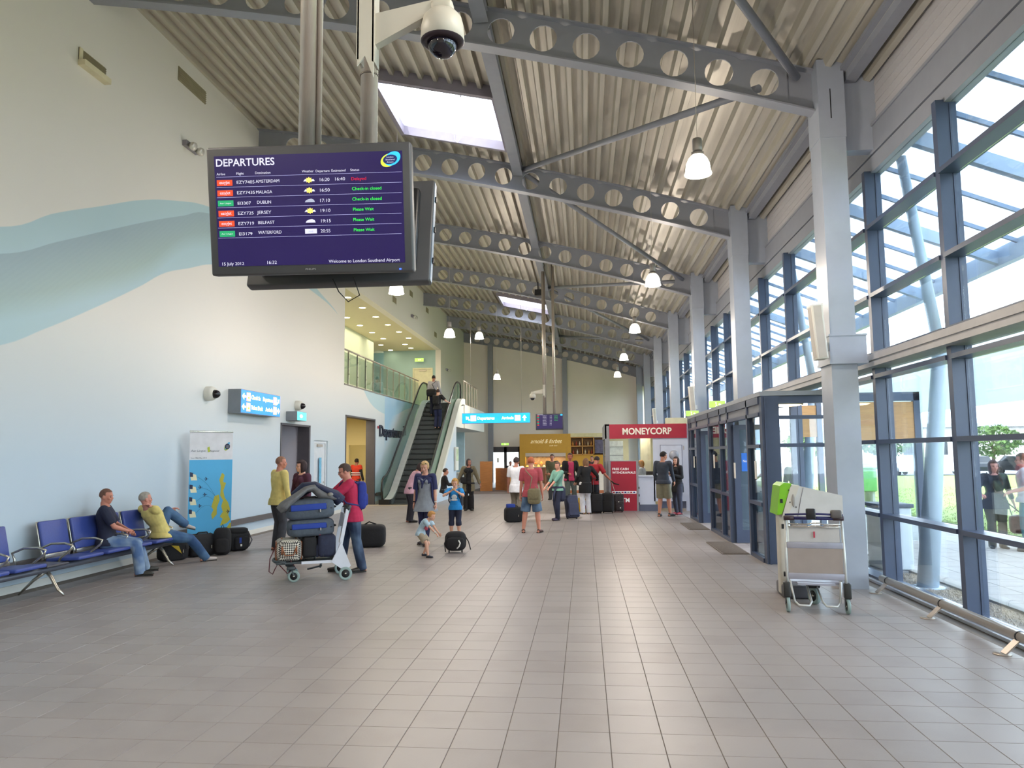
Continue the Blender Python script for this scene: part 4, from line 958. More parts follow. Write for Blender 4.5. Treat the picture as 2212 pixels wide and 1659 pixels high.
# ================================================================= BUREAU KIOSK
red = M('kiosk_red', '#a8203a', .45, var=.03); kgrey = M('kiosk_post', '#8f9095', .45); kwhite = M('kiosk_white', '#c9cede', .45, var=.02); prw = M('print_white', '#f4f4f4', .5, emit=.1)
def kiosk():
    e = thing('currency_kiosk', 'white and red currency exchange kiosk headed MONEYCORP', 'kiosk', (0, 23.8, 0))
    x0, x1, d = .64, 3.2, 3.0
    ob('corner_post', MB().box((x0, 0, 0), (x0+.14, .14, 2.72)), kgrey, e); ob('corner_post', MB().box((x1-.1, 0, 0), (x1, .14, 2.68)), kwhite, e)
    ob('corner_post', MB().box((x0, d-.1, 0), (x0+.1, d, 2.7)), kgrey, e)
    f = ob('fascia', MB().box((x0+.14, -.03, 2.25), (x1-.03, .06, 2.70)), red, e); ob('fascia_side', MB().box((x0-.01, 0, 2.25), (x0+.05, d, 2.7)), kgrey, e)
    text('lettering', 'MONEYCORP', .2, 1.52, ((x0+x1)/2+.02, -.04, 2.38), FACE, M('print_cream', '#e4ddd0', .5, emit=.1), e, 'CENTER', extrude=.008, bold=.008)
    ob('roof_panel', MB().box((x0, 0, 2.66), (x1, d, 2.7)), kwhite, e)
    # cash machine
    ob('cash_machine', MB().box((x0+.08, -.12, 0), (x0+1.0, .3, 1.56)), kgrey, e)
    ob('red_panel', MB().box((x0+.16, -.128, .02), (x0+.94, -.12, 1.54)), red, e)
    text('lettering', 'FREE CASH', .07, .5, (x0+.20, -.132, 1.27), FACE, prw, e, bold=.002); text('lettering', 'WITHDRAWALS', .07, .72, (x0+.20, -.132, 1.16), FACE, prw, e, bold=.002)
    ob('card_strip', MB().box((x0+.18, -.131, .545), (x0+.93, -.128, .62)), prw, e)
    for i in range(8): ob('card_badge', MB().box((x0+.2+i*.09, -.134, .56), (x0+.265+i*.09, -.131, .605)), [red, tnv, kgrey][i % 3], e)
    text('lettering', 'ATM', .13, .36, (x0+.36, -.132, .28), FACE, prw, e, bold=.004)
    b = MB()
    for z in (.68, .45, .2): b.box((x0+1.0, -.1, z), (x0+1.03, -.02, z+.07))
    ob('bollard_socket', b, black, e, kind='stuff')
    # counter front, window opening with interior
    ob('counter_front', MB().box((x0+1.0, .0, .2), (x0+1.52, .05, 1.08)), kwhite, e); ob('plinth', MB().box((x0+1.0, -.01, 0), (x0+1.6, .04, .2)).box((x0+1.6, .05, .08), (x1-.1, .1, .32)), M('plinth_slate', '#5a6075', .5), e)
    ob('counter_top', MB().box((x0+1.0, -.06, 1.06), (x0+1.55, .4, 1.1)), kwhite, e)
    ob('door_panel', MB().box((x0+1.48, .0, .3), (x1-.1, .05, 2.25)), kwhite, e); ob('side_wall', MB().box((x1-.05, .14, 0), (x1, d, 2.68)), kwhite, e)
    ob('back_wall', MB().box((x0+.1, d-.05, 0), (x0+.9, d, 2.7)).box((x0+1.3, d-.05, 0), (x1, d, 2.7)).box((x0+.9, d-.05, 0), (x0+1.3, d, 1.2)), M('kiosk_cream', '#d6cfa9', .5), e)
    ob('pane', MB().box((x0+.14, .08, 1.1), (x0+1.48, .088, 2.25)), pane_m, e); ob('side_pane', MB().box((x0+.02, .2, 1.1), (x0+.028, d-.1, 2.25)), pane_m, e)
    ob('partition', MB().box((x0+1.22, 1.6, .2), (x0+1.55, 1.66, 2.3)), M('kiosk_glow', '#efe4c4', .5), e)
    rb = ob('rate_board', MB().box((x0+.18, 1.2, 1.5), (x0+.62, 1.24, 2.2)), M('rate_board', '#dcdcd2', .5, emit=.25, var=.15, scale=10), e)
    for z in (1.72, 2.0): ob('shelf_line', MB().box((x0+.18, 1.18, z), (x0+.62, 1.2, z+.01)), black, rb)
    po = ob('poster', MB().box((x0+1.72, -.006, 1.08), (x0+2.36, 0, 2.02)), M('poster_white', '#cdd3e4', .5), e)
    ob('poster_frame', MB().box((x0+1.70, -.01, 1.06), (x0+2.38, -.002, 1.075)).box((x0+1.70, -.01, 2.025), (x0+2.38, -.002, 2.04)).box((x0+1.70, -.01, 1.06), (x0+1.715, -.002, 2.04)).box((x0+2.365, -.01, 1.06), (x0+2.38, -.002, 2.04)), M('poster_rim', '#8b8fa8', .4), po)
    ob('coin_rim', MB().lathe([(.2, 0), (.2, -.004), (.15, -.004)], 32, Matrix.Translation((x0+2.12, -.006, 1.72)) @ Matrix.Rotation(PI/2, 4, 'X')), M('coin_gold', '#b9a47c', .4, .2), po)
    ob('coin_face', MB().lathe([(.15, 0), (.15, .006), (0, .006)], 32, Matrix.Translation((x0+2.12, -.004, 1.72)) @ Matrix.Rotation(PI/2, 4, 'X')), M('coin_silver', '#a7a9b4', .4, .2), po)
    text('lettering', 'COMMISSION', .05, .5, (x0+1.78, -.01, 1.4), FACE, red, po, bold=.002); text('lettering', 'FREE', .05, .2, (x0+2.08, -.01, 1.31), FACE, red, po, bold=.002)
    ob('hinge', MB().box((x0+2.42, -.008, 1.88), (x0+2.44, 0, 2.0)), stainless, e)
    ob('blind_box', MB().box((x0+2.0, .8, 2.7), (x0+2.9, 1.2, 2.92)), M('blind_cream', '#cfc8a8', .5), e)
    l = bpy.data.lights.new('kiosk_light', 'AREA'); l.energy = 30; l.size = .8; l.color = (1, .88, .68); o = bpy.data.objects.new('kiosk_light', l); C.objects.link(o); o.location = (1.6, 25.2, 2.62)
kiosk()
tag(ob('office_chair', MB().rbox((0, 0, .95), (.4, .08, .5), .03).rbox((0, -.2, .5), (.42, .42, .08), .03).tube([(0, -.15, .46), (0, -.15, .1)], .03, 8).tube([(-.25, -.15, .05), (.25, -.15, .05)], .03, 8).tube([(0, -.4, .05), (0, .1, .05)], .03, 8), M('chair_brown', '#4e423c', .6), loc=(2.02, 25.0, 0)), 'dark office chair behind the kiosk counter', 'chair')
# ================================================================= CAFE
ochre = M('cafe_ochre', '#c9962b', .5, var=.03); oak = M('oak', '#b3763f', .45, var=.12, scale=3, stretch=(1, 1, 6)); oak_l = M('oak_light', '#c48d44', .5, var=.1, scale=3)
def cafe():
    Y = 45.6
    e = thing('cafe_servery', 'yellow fronted cafe servery lettered in a thin looping hand', 'cafe', (0, Y, 0))
    ob('fascia', MB().box((-3.95, 0, 1.83), (-.85, .5, 2.98)).box((-3.95, 0, 0), (-3.6, .5, 1.83)).box((-1.15, 0, 0), (-.85, .5, 1.83)), ochre, e)
    text('lettering', 'arnold & forbes', .26, 1.9, (-2.35, -.01, 2.42), FACE, M('cafe_script', '#f2e2b0', .5, emit=.3), e, 'CENTER', shear=.45)
    text('lettering', 'cafe bar', .07, .5, (-1.9, -.01, 2.24), FACE, M('cafe_script', '#f2e2b0', .5, emit=.3), e, 'CENTER', shear=.3)
    ob('hood', MB().box((-3.6, .05, 1.62), (-1.15, .5, 1.83)), stainless, e)
    ob('glazing', MB().box((-3.6, .05, 1.0), (-1.15, .06, 1.62)), bal_glass, e)
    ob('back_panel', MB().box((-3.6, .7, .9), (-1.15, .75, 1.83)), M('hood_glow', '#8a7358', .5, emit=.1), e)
    ob('counter', MB().box((-3.6, -.1, 0), (-1.15, .5, .95)), M('counter_wood', '#7f5836', .5), e)
    ob('tray_rail', MB().box((-3.6, -.2, .95), (-1.15, .5, 1.0)), stainless, e)
    random.seed(4); hot = [glow('hot_food_'+str(i), c, s) for i, (c, s) in enumerate((('#ffb25a', 1.8), ('#ff8a3a', 1.3), ('#ffd89a', 1.6), ('#c8642a', .9)))]
    for i in range(14):
        x = -3.5+i*.17; o = ob('food_dish', MB().ell((0, 0, .05), (.07, .09, .05+.03*(i % 3)), None, 10, 6).lathe([(0, 0), (.08, 0), (.09, .03)], 12), hot[i % 4], loc=(x, Y+.25, 1.0+(.16 if i % 2 else 0)))
        tag(o, 'dish of hot food in the lit cafe servery, %s on the %s shelf' % (ordn[i//2], 'upper' if i % 2 else 'lower'), 'food', 'dishes in the lit cafe servery')
    ob('upper_shelf', MB().box((-3.6, .1, 1.13), (-1.15, .4, 1.15)), stainless, e)
    l = bpy.data.lights.new('servery_lamp', 'AREA'); l.energy = 40; l.shape = 'RECTANGLE'; l.size = 2.3; l.size_y = .2; l.color = (1, .6, .28); o = bpy.data.objects.new('servery_lamp', l); C.objects.link(o); o.location = (-2.37, Y+.3, 1.6)
    s = thing('wall_shelving', 'oak pigeonhole shelving holding bottles right of the yellow cafe front', 'shelving', (0, Y+.1, 0))
    for x in (-.85, -.14, .55, 1.25): ob('upright', MB().box((x-.03, 0, 1.7), (x+.03, .4, 2.75)), oak_l, s)
    for z in (1.7, 2.2, 2.72): ob('shelf', MB().box((-.88, 0, z), (.58, .4, z+.05)), oak_l, s)
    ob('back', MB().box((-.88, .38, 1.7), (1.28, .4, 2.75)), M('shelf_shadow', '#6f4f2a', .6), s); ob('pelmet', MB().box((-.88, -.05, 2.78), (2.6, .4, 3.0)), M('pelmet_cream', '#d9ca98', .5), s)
    ob('lower_panel', MB().box((-.88, .1, 0), (1.3, .4, 1.7)), ochre, s); ob('picture', MB().box((.62, -.01, 1.78), (1.22, .02, 2.6)), M('picture_dark', '#5a5468', .5, var=.4, scale=5), s)
    cols = ['#c98a3a', '#a8402a', '#e8e2cf', '#7a5530', '#c7b48a']
    for i, (x, z) in enumerate([(-.72, 2.25), (-.5, 2.25), (-.3, 2.25), (.0, 2.25), (.2, 2.25), (.4, 2.25), (-.7, 1.75), (-.45, 1.75), (-.28, 1.75), (.02, 1.75), (.25, 1.75), (.42, 1.75)]):
        tag(ob('bottle', MB().lathe([(0, 0), (.05, 0), (.05, .15), (.018, .21), (.018, .27), (0, .27)], 12), M('bottle_%d' % (i % 5), cols[i % 5], .3), loc=(x, Y+.28, z)), 'small bottle in the oak pigeonholes, %s on the %s shelf' % (ordn[i % 6], 'upper' if i < 6 else 'lower'), 'bottle', 'bottles on the cafe shelving')
    c = thing('serving_counter', 'white fronted serving counter on an oak plinth before the cafe', 'counter', (0, 34.4, 0))
    ob('front', MB().box((-1.1, 0, .13), (2.0, .06, .98)), M('counter_white', '#d7cfc2', .5), c); ob('plinth', MB().box((-1.1, -.01, 0), (2.0, .06, .13)), M('plinth_oak', '#a9623a', .5), c); ob('worktop', MB().box((-1.15, -.06, .98), (2.05, .6, 1.03)), oak, c); ob('side', MB().box((-1.1, .06, 0), (-1.04, .6, .98)), M('counter_white', '#d7cfc2', .5), c)
    # curved oak screens
    d = thing('oak_desk', 'tall straight oak desk panel at the end of the curved screen', 'desk', (0, 0, 0)); ob('panel', MB().box((-5.1, 36.4, 0), (-4.5, 36.5, 1.44)), oak, d); ob('side', MB().box((-5.1, 36.5, 0), (-5.04, 37.4, 1.44)), M('oak_side', '#c08a5c', .5), d)
    k = thing('curved_screen', 'low curved oak screen around the cafe tables', 'screen'); pts = []
    for i in range(11):
        t = i/10; pts.append((-4.48+.95*t, 37.6-1.9*t**2.2))
    for i, (a, b) in enumerate(zip(pts, pts[1:])): ob('panel', MB().bar((a[0], a[1], .55), (b[0], b[1], .55), .06, 1.1), oak, k)
    ob('end_post', MB().box((-3.56, 35.62, 0), (-3.44, 35.74, 1.12)), oak_l, k)
    tag(ob('blue_armchair', MB().rbox((0, 0, .75), (.55, .15, 1.0), .07).rbox((0, .3, .42), (.55, .5, .18), .06).tube([(0, .25, .33), (0, .25, .02)], .03, 8), M('deep_blue_fabric', '#2a2f78', .7), loc=(-5.0, 37.9, 0)), 'deep blue high backed armchair beside the oak desk', 'chair')
    S('carpet_edge', MB().box((-5.6, 33.9, .001), (-3.4, 40, .006)), M('cafe_carpet', '#6f625a', .9, var=.1, scale=30))
    for x, y, lab in ((-2.43, 39.1, 'dark wooden bar stool before the cafe servery, left one'), (-1.85, 38.1, 'dark wooden bar stool before the cafe servery, right one'), (-3.1, 38.6, 'dark wooden bar stool behind the man in the salmon shirt')):
        s = thing('bar_stool', lab, 'stool', (x, y, 0)); ob('seat', MB().rbox((0, 0, .76), (.36, .36, .04), .015), M('stool_wood', '#8a4f2c', .5), s)
        for sx in (-1, 1):
            for sy_ in (-1, 1): ob('leg', MB().bar((sx*.15, sy_*.15, .75), (sx*.19, sy_*.19, 0), .035, .035), M('stool_wood', '#8a4f2c', .5), s)
        ob('rail', MB().box((-.17, -.19, .28), (.17, -.16, .31)).box((-.17, .16, .28), (.17, .19, .31)), M('stool_wood', '#8a4f2c', .5), s); ob('backrest', MB().rbox((0, .17, 1.0), (.36, .03, .12), .01).bar((-.15, .17, .77), (-.16, .18, 1.0), .03, .03).bar((.15, .17, .77), (.16, .18, 1.0), .03, .03), M('stool_wood', '#8a4f2c', .5), s)
cafe()
# glass doors in the far wall, desk and notice by the stairs
e = empty('door_4', (-5.07, 48.0, 0), 0, kind='structure'); fd = M('far_door_frame', '#3c3a40', .5)
ob('frame', MB().box((-.98, -.05, 0), (-.86, .05, 2.25)).box((.84, -.05, 0), (.95, .05, 2.25)).box((-.98, -.05, 1.9), (.95, .05, 2.25)).box((-.09, -.05, 0), (.09, .05, 2.25)), fd, e)
ob('pane', MB().box((-.86, -.005, .05), (-.09, .005, 1.9)), pane_m, e); ob('pane', MB().box((.09, -.005, .05), (.84, .005, 1.9)), pane_m, e); ob('notice', MB().box((-.55, -.02, 1.25), (-.42, -.01, 1.55)), M('paper', '#e8e6df', .6), e)
t = thing('desk', 'small white desk against the blue wall under the stair landing', 'desk', (-5.5, 32.9, 0)); ob('top', MB().rbox((.15, 0, .98), (.62, .9, .05), .01), white, t); ob('front', MB().box((-.1, -.4, 0), (.4, -.36, .96)), M('desk_grey', '#b9bdb8', .5), t); ob('side', MB().box((.36, -.36, 0), (.4, .4, .96)), M('desk_grey', '#b9bdb8', .5), t)
nb = thing('notice_case', 'white framed notice case on the blue wall by the stair landing', 'notice', (-5.49, 32.0, 1.62)); ob('case', MB().box((-.05, -.3, -.5), (.02, .35, .5)), white, nb); ob('poster', MB().box((.02, -.24, -.1), (.026, .28, .42)), M('poster_green', '#b9c9a0', .6, var=.3, scale=6), nb)
tag(ob('leaflet', MB().box((-.1, -.005, 0), (.1, .005, .28)), M('paper', '#e8e6df', .6), loc=(-5.3, 32.9, 1.01)), 'white leaflet standing on the small white desk', 'leaflet')
# ================================================================= BAGGAGE CARTS
whl_g = M('wheel_grey', '#8fa39f', .6); rub = M('rubber_black', '#1e1f22', .6); cwhite = M('cart_white', '#cfd0cc', .35, .2); clilac = M('cart_lilac', '#a9a9b6', .35, .3)
def wheel(e, x, y, r, w_, ang=0, name='wheel'):
    M1 = Matrix.Translation((x, y, r)) @ Matrix.Rotation(ang, 4, 'Z') @ Matrix.Rotation(PI/2, 4, 'Y')
    o = ob(name, MB().lathe([(r*.62, -w_*.4), (r*.8, -w_/2), (r*.95, -w_/2), (r, -w_*.3), (r, w_*.3), (r*.95, w_/2), (r*.8, w_/2), (r*.62, w_*.4)], 24, M1), whl_g, e)
    ob('hub', MB().lathe([(0, -w_*.35), (r*.64, -w_*.35), (r*.64, w_*.35), (0, w_*.35)], 20, M1), rub, o); ob('axle', MB().lathe([(0, -w_*.6), (r*.16, -w_*.6), (r*.16, w_*.6), (0, w_*.6)], 12, M1), alu, o)
    return o
def empty_cart():
    e = thing('baggage_cart', 'empty silver baggage cart with a beige panel beside the column', 'cart', (2.58, 8.92, 0), -.16)
    hw = .31
    for s in (-1, 1):
        ob('side_tube', MB().tube([(s*hw, 0, .30), (s*hw, .02, .6), (s*(hw-.01), .05, 1.03)], .016, 10), cwhite, e)
        ob('wheel_guard', MB().rbox((s*(hw+.01), .0, .25), (.075, .1, .17), .015), M('guard_black', '#2b2c2a', .5), e)
        wheel(e, s*(hw+.005), -.01, .085, .035, .04)
        ob('fork', MB().box((s*(hw+.005)-.028, -.02, .08), (s*(hw+.005)-.02, .02, .2)).box((s*(hw+.005)+.02, -.02, .08), (s*(hw+.005)+.028, .02, .2)), M('fork_grey', '#5c5d63', .4, .5), e)
    ob('beige_panel', MB().box((-hw+.02, .01, .43), (hw-.02, .022, .72)), M('panel_beige', '#a2958d', .55, var=.04), e)
    ob('lower_rail', MB().rbox((0, .01, .40), (2*hw-.02, .03, .07), .008), clilac, e); ob('upper_rail', MB().rbox((0, .02, .745), (2*hw-.02, .03, .07), .008), clilac, e)
    wp = M('panel_white', '#c6c3c0', .4); ob('advert_panel', MB().box((-hw+.04, .03, .78), (hw-.04, .04, .96)), wp, e)
    b = MB()
    for z in (.955, .985): b.tube([(-hw+.03, .0, z), (-.06, -.01, z), (-.03, -.01, z+.012), (.06, -.01, z+.012), (.09, -.01, z), (hw-.03, .0, z)], .008, 6)
    for i in range(12): b.box((-.24+i*.014, -.02, .962), (-.232+i*.014, .0, .978)); b.box((.1+i*.013, -.02, .962), (.108+i*.013, 0, .978))
    ob('child_seat_rack', b, M('wire_bright', '#d7cfc4', .2, .8), e, kind='stuff')
    ob('red_strap', MB().box((-.008, .012, .83), (.008, .022, .9)), M('strap_red', '#c23a52', .5), e)
    bh = M('handle_navy', '#26265c', .4)
    ob('handlebar', MB().tube([(-hw, .03, 1.05), (hw, .03, 1.05)], .02, 12), bh, e); ob('brake_bar', MB().tube([(-hw+.0, .0, 1.09), (-.05, -.02, 1.10), (.05, -.02, 1.10), (hw, .0, 1.09)], .012, 10), bh, e)
    ob('grip', MB().tube([(-hw-.01, .03, 1.05), (-hw+.10, .03, 1.05)], .026, 12), M('grip_brown', '#3d2a30', .5), e); ob('grip', MB().tube([(hw-.10, .03, 1.05), (hw+.01, .03, 1.05)], .026, 12), M('grip_brown', '#3d2a30', .5), e)
    ob('coin_lock', MB().rbox((-.03, -.0, 1.10), (.10, .08, .12), .015), black, e); ob('coin_lock', MB().rbox((.24, .0, 1.10), (.12, .08, .09), .02), M('lock_grey', '#5f5a58', .4), e)
    # load platform and nose wheels
    for s in (-1, 1):
        p = [(s*.27, .1, .33), (s*.24, -.0, .12), (s*.20, -.06, .085), (s*.09, -.06, .085), (s*.06, .0, .12), (s*.05, .6, .26)]
        ob('base_loop', MB().tube(p, .013, 8), cwhite, e)
    ob('load_deck', MB().box((-.26, .1, .30), (.26, .78, .325)).box((-.2, -.0, .30), (.2, .1, .32)), clilac, e)
    ob('nose_fork', MB().rbox((.02, .5, .24), (.14, .2, .08), .02), black, e); wheel(e, .03, .5, .10, .05, .5)
    ob('rear_bumper', MB().tube([(-.28, .78, .3), (.28, .78, .3)], .03, 10), rub, e)
empty_cart()
def green_unit():
    e = thing('luggage_unit', 'white rounded machine head with a lime green cap on a slim cream post', 'machine', (2.62, 9.95, 0), -.05)
    cm = M('unit_cream', '#cfc8ba', .4); wm = M('unit_white', '#cfcdc9', .35); gm_ = M('lime_green', '#7fc21e', .35)
    ob('post', MB().rbox((-.13, 0, .57), (.13, .2, 1.1), .03), cm, e); ob('base', MB().rbox((.02, 0, .08), (.42, .5, .16), .03), M('unit_base', '#4b4a50', .5), e)
    body = MB(); body.prism([(-.12, 1.0), (.56, 1.0), (.56, 1.26), (.05, 1.38), (-.02, 1.36)], -.2, .25); ob('head', body, wm, e)
    ob('front_shell', MB().prism([(-.17, 1.0), (-.10, 1.0), (.02, 1.30), (.05, 1.385), (-.04, 1.39), (-.06, 1.36)], -.22, .27), cm, e)
    ob('green_cap', MB().prism([(-.23, 1.02), (-.17, 1.03), (-.06, 1.36), (-.04, 1.41), (-.13, 1.42), (-.18, 1.38)], -.21, .26), gm_, e)
    ob('cap_slot', MB().box((-.185, -.216, 1.17), (-.155, -.20, 1.22)), black, e)
    b = MB()
    for x, z in ((-.07, 1.18), (-.08, 1.33), (0, 1.12)): b.ell((x, -.225, z), (.008, .005, .008))
    ob('screws', b, black, e, kind='stuff'); ob('hand_recess', MB().ell((-.03, -.222, 1.2), (.02, .006, .08), Matrix.Identity(4)), M('recess_grey', '#9a948c', .5), e); ob('lock', MB().box((-.16, -.106, .84), (-.13, -.1, .9)), black, e)
    ob('seam', MB().tube([(.02, -.203, 1.0), (.06, -.203, 1.2), (.1, -.203, 1.36)], .003, 5), M('seam_dark', '#55525a', .5), e)
green_unit()
# ================================================================= PEOPLE
SK1, SK2, SK3 = '#c98d76', '#d7a58c', '#a86f5a'
dg = None
def solid(name, mb, mat, parent, vox, smooth=3, keep=None):
    """union of closed pieces grown into one continuous skin"""
    me = mb.mesh(name); o = bpy.data.objects.new(name, me); C.objects.link(o)
    m = o.modifiers.new('r', 'REMESH'); m.mode = 'VOXEL'; m.voxel_size = vox
    if smooth: s = o.modifiers.new('s', 'SMOOTH'); s.iterations = smooth; s.factor = .5
    d = bpy.context.evaluated_depsgraph_get(); ev = o.evaluated_get(d)
    nm_ = bpy.data.meshes.new_from_object(ev)
    bpy.data.objects.remove(o); bpy.data.meshes.remove(me)
    if keep:
        bm = bmesh.new(); bm.from_mesh(nm_); k = keep.mesh(name+'_k'); bm.from_mesh(k); bm.to_mesh(nm_); bm.free(); bpy.data.meshes.remove(k)
    nm_.materials.clear(); nm_.materials.append(mat); nm_.name = name
    nm_.polygons.foreach_set('use_smooth', [True]*len(nm_.polygons)); nm_.polygons.foreach_set('material_index', [0]*len(nm_.polygons))
    o = bpy.data.objects.new(name, nm_); C.objects.link(o)
    if parent: o.parent = parent
    return o
def ringloft(mb, rings, n=16):
    """rings: (centre, ex, ey, a, b)"""
    vs = []; 
    for c, ex, ey, a, b in rings:
        for k in range(n):
            t = 2*PI*k/n; vs.append(c + ex*(a*math.cos(t)) + ey*(b*math.sin(t)))
    L = len(rings); fs = [(i*n+k, i*n+(k+1) % n, (i+1)*n+(k+1) % n, (i+1)*n+k) for i in range(L-1) for k in range(n)]
    fs += [tuple(reversed(range(n))), tuple((L-1)*n+k for k in range(n))]
    mb.add(vs, fs, True)
def cap(mb, a, b, ra, rb, n=10, mid=None):
    a, b = Vector(a), Vector(b); d = b-a; L = d.length
    if L < 1e-4: return
    d.normalize(); x = d.orthogonal().normalized(); y = d.cross(x); R = []
    for t in (-1, -.7, -.35): R.append((a + d*ra*t, ra*math.sqrt(max(.02, 1-t*t))))
    if mid: 
        R += [(a, ra), (a+d*L*mid[0], mid[1])]
    else: R.append((a, ra))
    R.append((b, rb))
    for t in (.35, .7, 1): R.append((b + d*rb*t, rb*math.sqrt(max(.02, 1-t*t))))
    ringloft(mb, [(c, x, y, r, r) for c, r in R], n)
def ik(a, t, l1, l2, pole):
    a, t = Vector(a), Vector(t); d = t-a; D = min(d.length, (l1+l2)*.999); d.normalize(); t = a+d*D
    x = (l1*l1-l2*l2+D*D)/(2*D); h = math.sqrt(max(0, l1*l1-x*x)); p = Vector(pole); p = p - d*p.dot(d)
    p = p.normalized() if p.length > 1e-4 else Vector((0, 1, 0))
    return a+d*x+p*h, t
def person(label, loc, rz, H, feet=((-.09, .0, 0), (.09, .0, 0)), hands=None, hipz=None, hipo=(0, 0), lean=2, side=0, look=(0, 0), turn=0,
           skin=SK2, hair=('short', '#3a2a22'), top=('#445', .45, .0), bottom=('#334', 1., 0), shoes='#222', build=1., hs=1., vox=.011, kneep=None, elbowp=None,
           footdir=None, female=False, jacket=None, tunic=None, glasses=False, z0=0, name='person', hold=None, seat=False):
    """feet/hands: targets in metres in the person's own frame (x right, y forward)"""
    e = thing(name, label, 'person', (loc[0], loc[1], z0), rz); h = H
    V = Vector; up_ = V((0, 0, 1))
    hz = hipz if hipz is not None else .525*h
    P = V((hipo[0], hipo[1], hz)); R = math.radians
    def dr(a, s): return V((math.sin(R(s)), math.sin(R(a)), 1)).normalized() if abs(a) < 50 else V((math.sin(R(s)), math.sin(R(a)), math.cos(R(a)))).normalized()
    d1, d2, d3 = dr(lean*.5, side*.5), dr(lean, side), dr(lean*1.1, side)
    Wp = P + d1*.11*h; Ch = Wp + d2*.11*h; N = Ch + d3*.085*h
    ct, st_ = math.cos(R(turn)), math.sin(R(turn)); xr = V((ct, st_, 0)); 
    sw = (.095 if female else .108)*h*(1 if hs < 1.1 else .9); hw = .052*h
    Sh = [N - d3*.022*h + xr*s*sw for s in (-1, 1)]
    Hp = [P + V((s*hw, 0, -.005*h)) for s in (-1, 1)]
    b = MB(); bo = build
    if seat: kdef = V((0, .4, 1))
    else: kdef = V((0, 1, .15))
    An, Kn, Fd = [], [], []
    for i in (0, 1):
        f = V(feet[i]); an = f + V((0, 0, .045*h)); pole = V(kneep[i]) if kneep else kdef
        k, an = ik(Hp[i], an, .245*h, .235*h, pole); An.append(an); Kn.append(k)
        fd = V(footdir[i]) if footdir else V(((-1, 1)[i]*.2, 1, 0)); Fd.append(fd.normalized())
    if hands is None: hands = ((-.17*h, .05*h, .46*h), (.17*h, .05*h, .46*h))
    El, Wr = [], []
    for i in (0, 1):
        pole = V(elbowp[i]) if elbowp and elbowp[i] else V(((-1, 1)[i]*.35, -1, -.3))
        k, t = ik(Sh[i], V(hands[i]), .172*h, .15*h, pole); El.append(k); Wr.append(t)
    # --- body
    def torso(mb, inf=0., lo=-.045, hi=.345, belly=0.):
        prof = [(-.05, .06, .052), (-.02, .088, .062), (.02, .096, .066), (.06, .09, .064), (.11, .078 if not female else .07, .058), (.16, .086 if not female else .078, .064), (.21, .098 if not female else .088, .068), (.25, .104 if not female else .092, .064), (.28, .09 if not female else .08, .054), (.298, .055, .042), (.312, .034, .036), (.345, .031, .034)]
        rings = []
        for t, a, c in prof:
            if t < lo-.001 or t > hi+.001: continue
            if t <= .11: q = P + d1*t*h; dd = d1
            elif t <= .22: q = Wp + d2*(t-.11)*h; dd = d2
            else: q = Ch + d3*(t-.22)*h; dd = d3
            w_ = max(0, (t-.1)/.2); xx = (V((1, 0, 0))*(1-min(1, w_)) + xr*min(1, w_)).normalized(); yy = dd.cross(xx).normalized()
            bb = bo if t < .27 else 1; rings.append((q + (-yy*0 if t > .2 else yy*0) , xx, yy, (a*bb**.7)*h+inf, (c*bb)*h+inf))
        ringloft(mb, rings, 18)
    torso(b)
    if female: 
        for s in (-1, 1):
            yy = d3.cross(xr).normalized(); c = Ch + d3*.015*h + xr*s*.045*h + yy*.05*h; b.ell(c, (.04*h, .04*h, .038*h))
    for i in (0, 1):
        cap(b, Hp[i], Kn[i], .058*h*bo**.5, .034*h, mid=(.4, .051*h*bo**.5)); cap(b, Kn[i], An[i], .034*h, .021*h, mid=(.32, .036*h))
        toe = An[i] + Fd[i]*.10*h - V((0, 0, .028*h)); heel = An[i] - Fd[i]*.028*h - V((0, 0, .026*h)); cap(b, heel, toe, .019*h, .016*h)
        cap(b, N - d3*.03*h, Sh[i], .035*h, .034*h); cap(b, Sh[i], El[i], .032*h*bo**.3, .021*h, mid=(.4, .028*h)); cap(b, El[i], Wr[i], .022*h, .0135*h, mid=(.3, .022*h))
    # head
    yw, pt = R(look[0]+turn), R(look[1]); hr = h*hs
    RM = Matrix.Rotation(yw, 3, 'Z') @ Matrix.Rotation(pt, 3, 'X'); hx, hy, hzv = RM @ V((1, 0, 0)), RM @ V((0, 1, 0)), RM @ V((0, 0, 1))
    nk = N + d3*.028*h; Hc = nk + (d3*.5+hzv*.5)*.058*hr + hy*.012*hr
    M4 = Matrix((( hx.x, hy.x, hzv.x, Hc.x), (hx.y, hy.y, hzv.y, Hc.y), (hx.z, hy.z, hzv.z, Hc.z), (0, 0, 0, 1)))
    cap(b, N - d3*.02*h, Hc - hzv*.02*hr - hy*.008*hr, .033*h, .031*hr)
    b.ell((0, -.004*hr, .018*hr), (.0435*hr, .054*hr, .052*hr), M4, 16, 12); b.ell((0, .010*hr, -.022*hr), (.034*hr, .040*hr, .042*hr), M4, 14, 10); b.ell((0, .032*hr, -.048*hr), (.017*hr, .017*hr, .013*hr), M4, 10, 8)
    b.ell((0, .05*hr, -.012*hr), (.0085*hr, .014*hr, .016*hr), M4, 8, 6); b.ell((0, .044*hr, .012*hr), (.03*hr, .008*hr, .006*hr), M4, 8, 6); b.ell((0, .045*hr, -.034*hr), (.015*hr, .007*hr, .007*hr), M4, 8, 6)
    for s in (-1, 1): b.ell((s*.044*hr, -.002*hr, -.006*hr), (.006*hr, .012*hr, .018*hr), M4, 8, 6); b.ell((s*.024*hr, .036*hr, -.014*hr), (.014*hr, .012*hr, .012*hr), M4, 8, 6)
    # hands
    fing = MB(); hh = h*(.95 if female else 1)
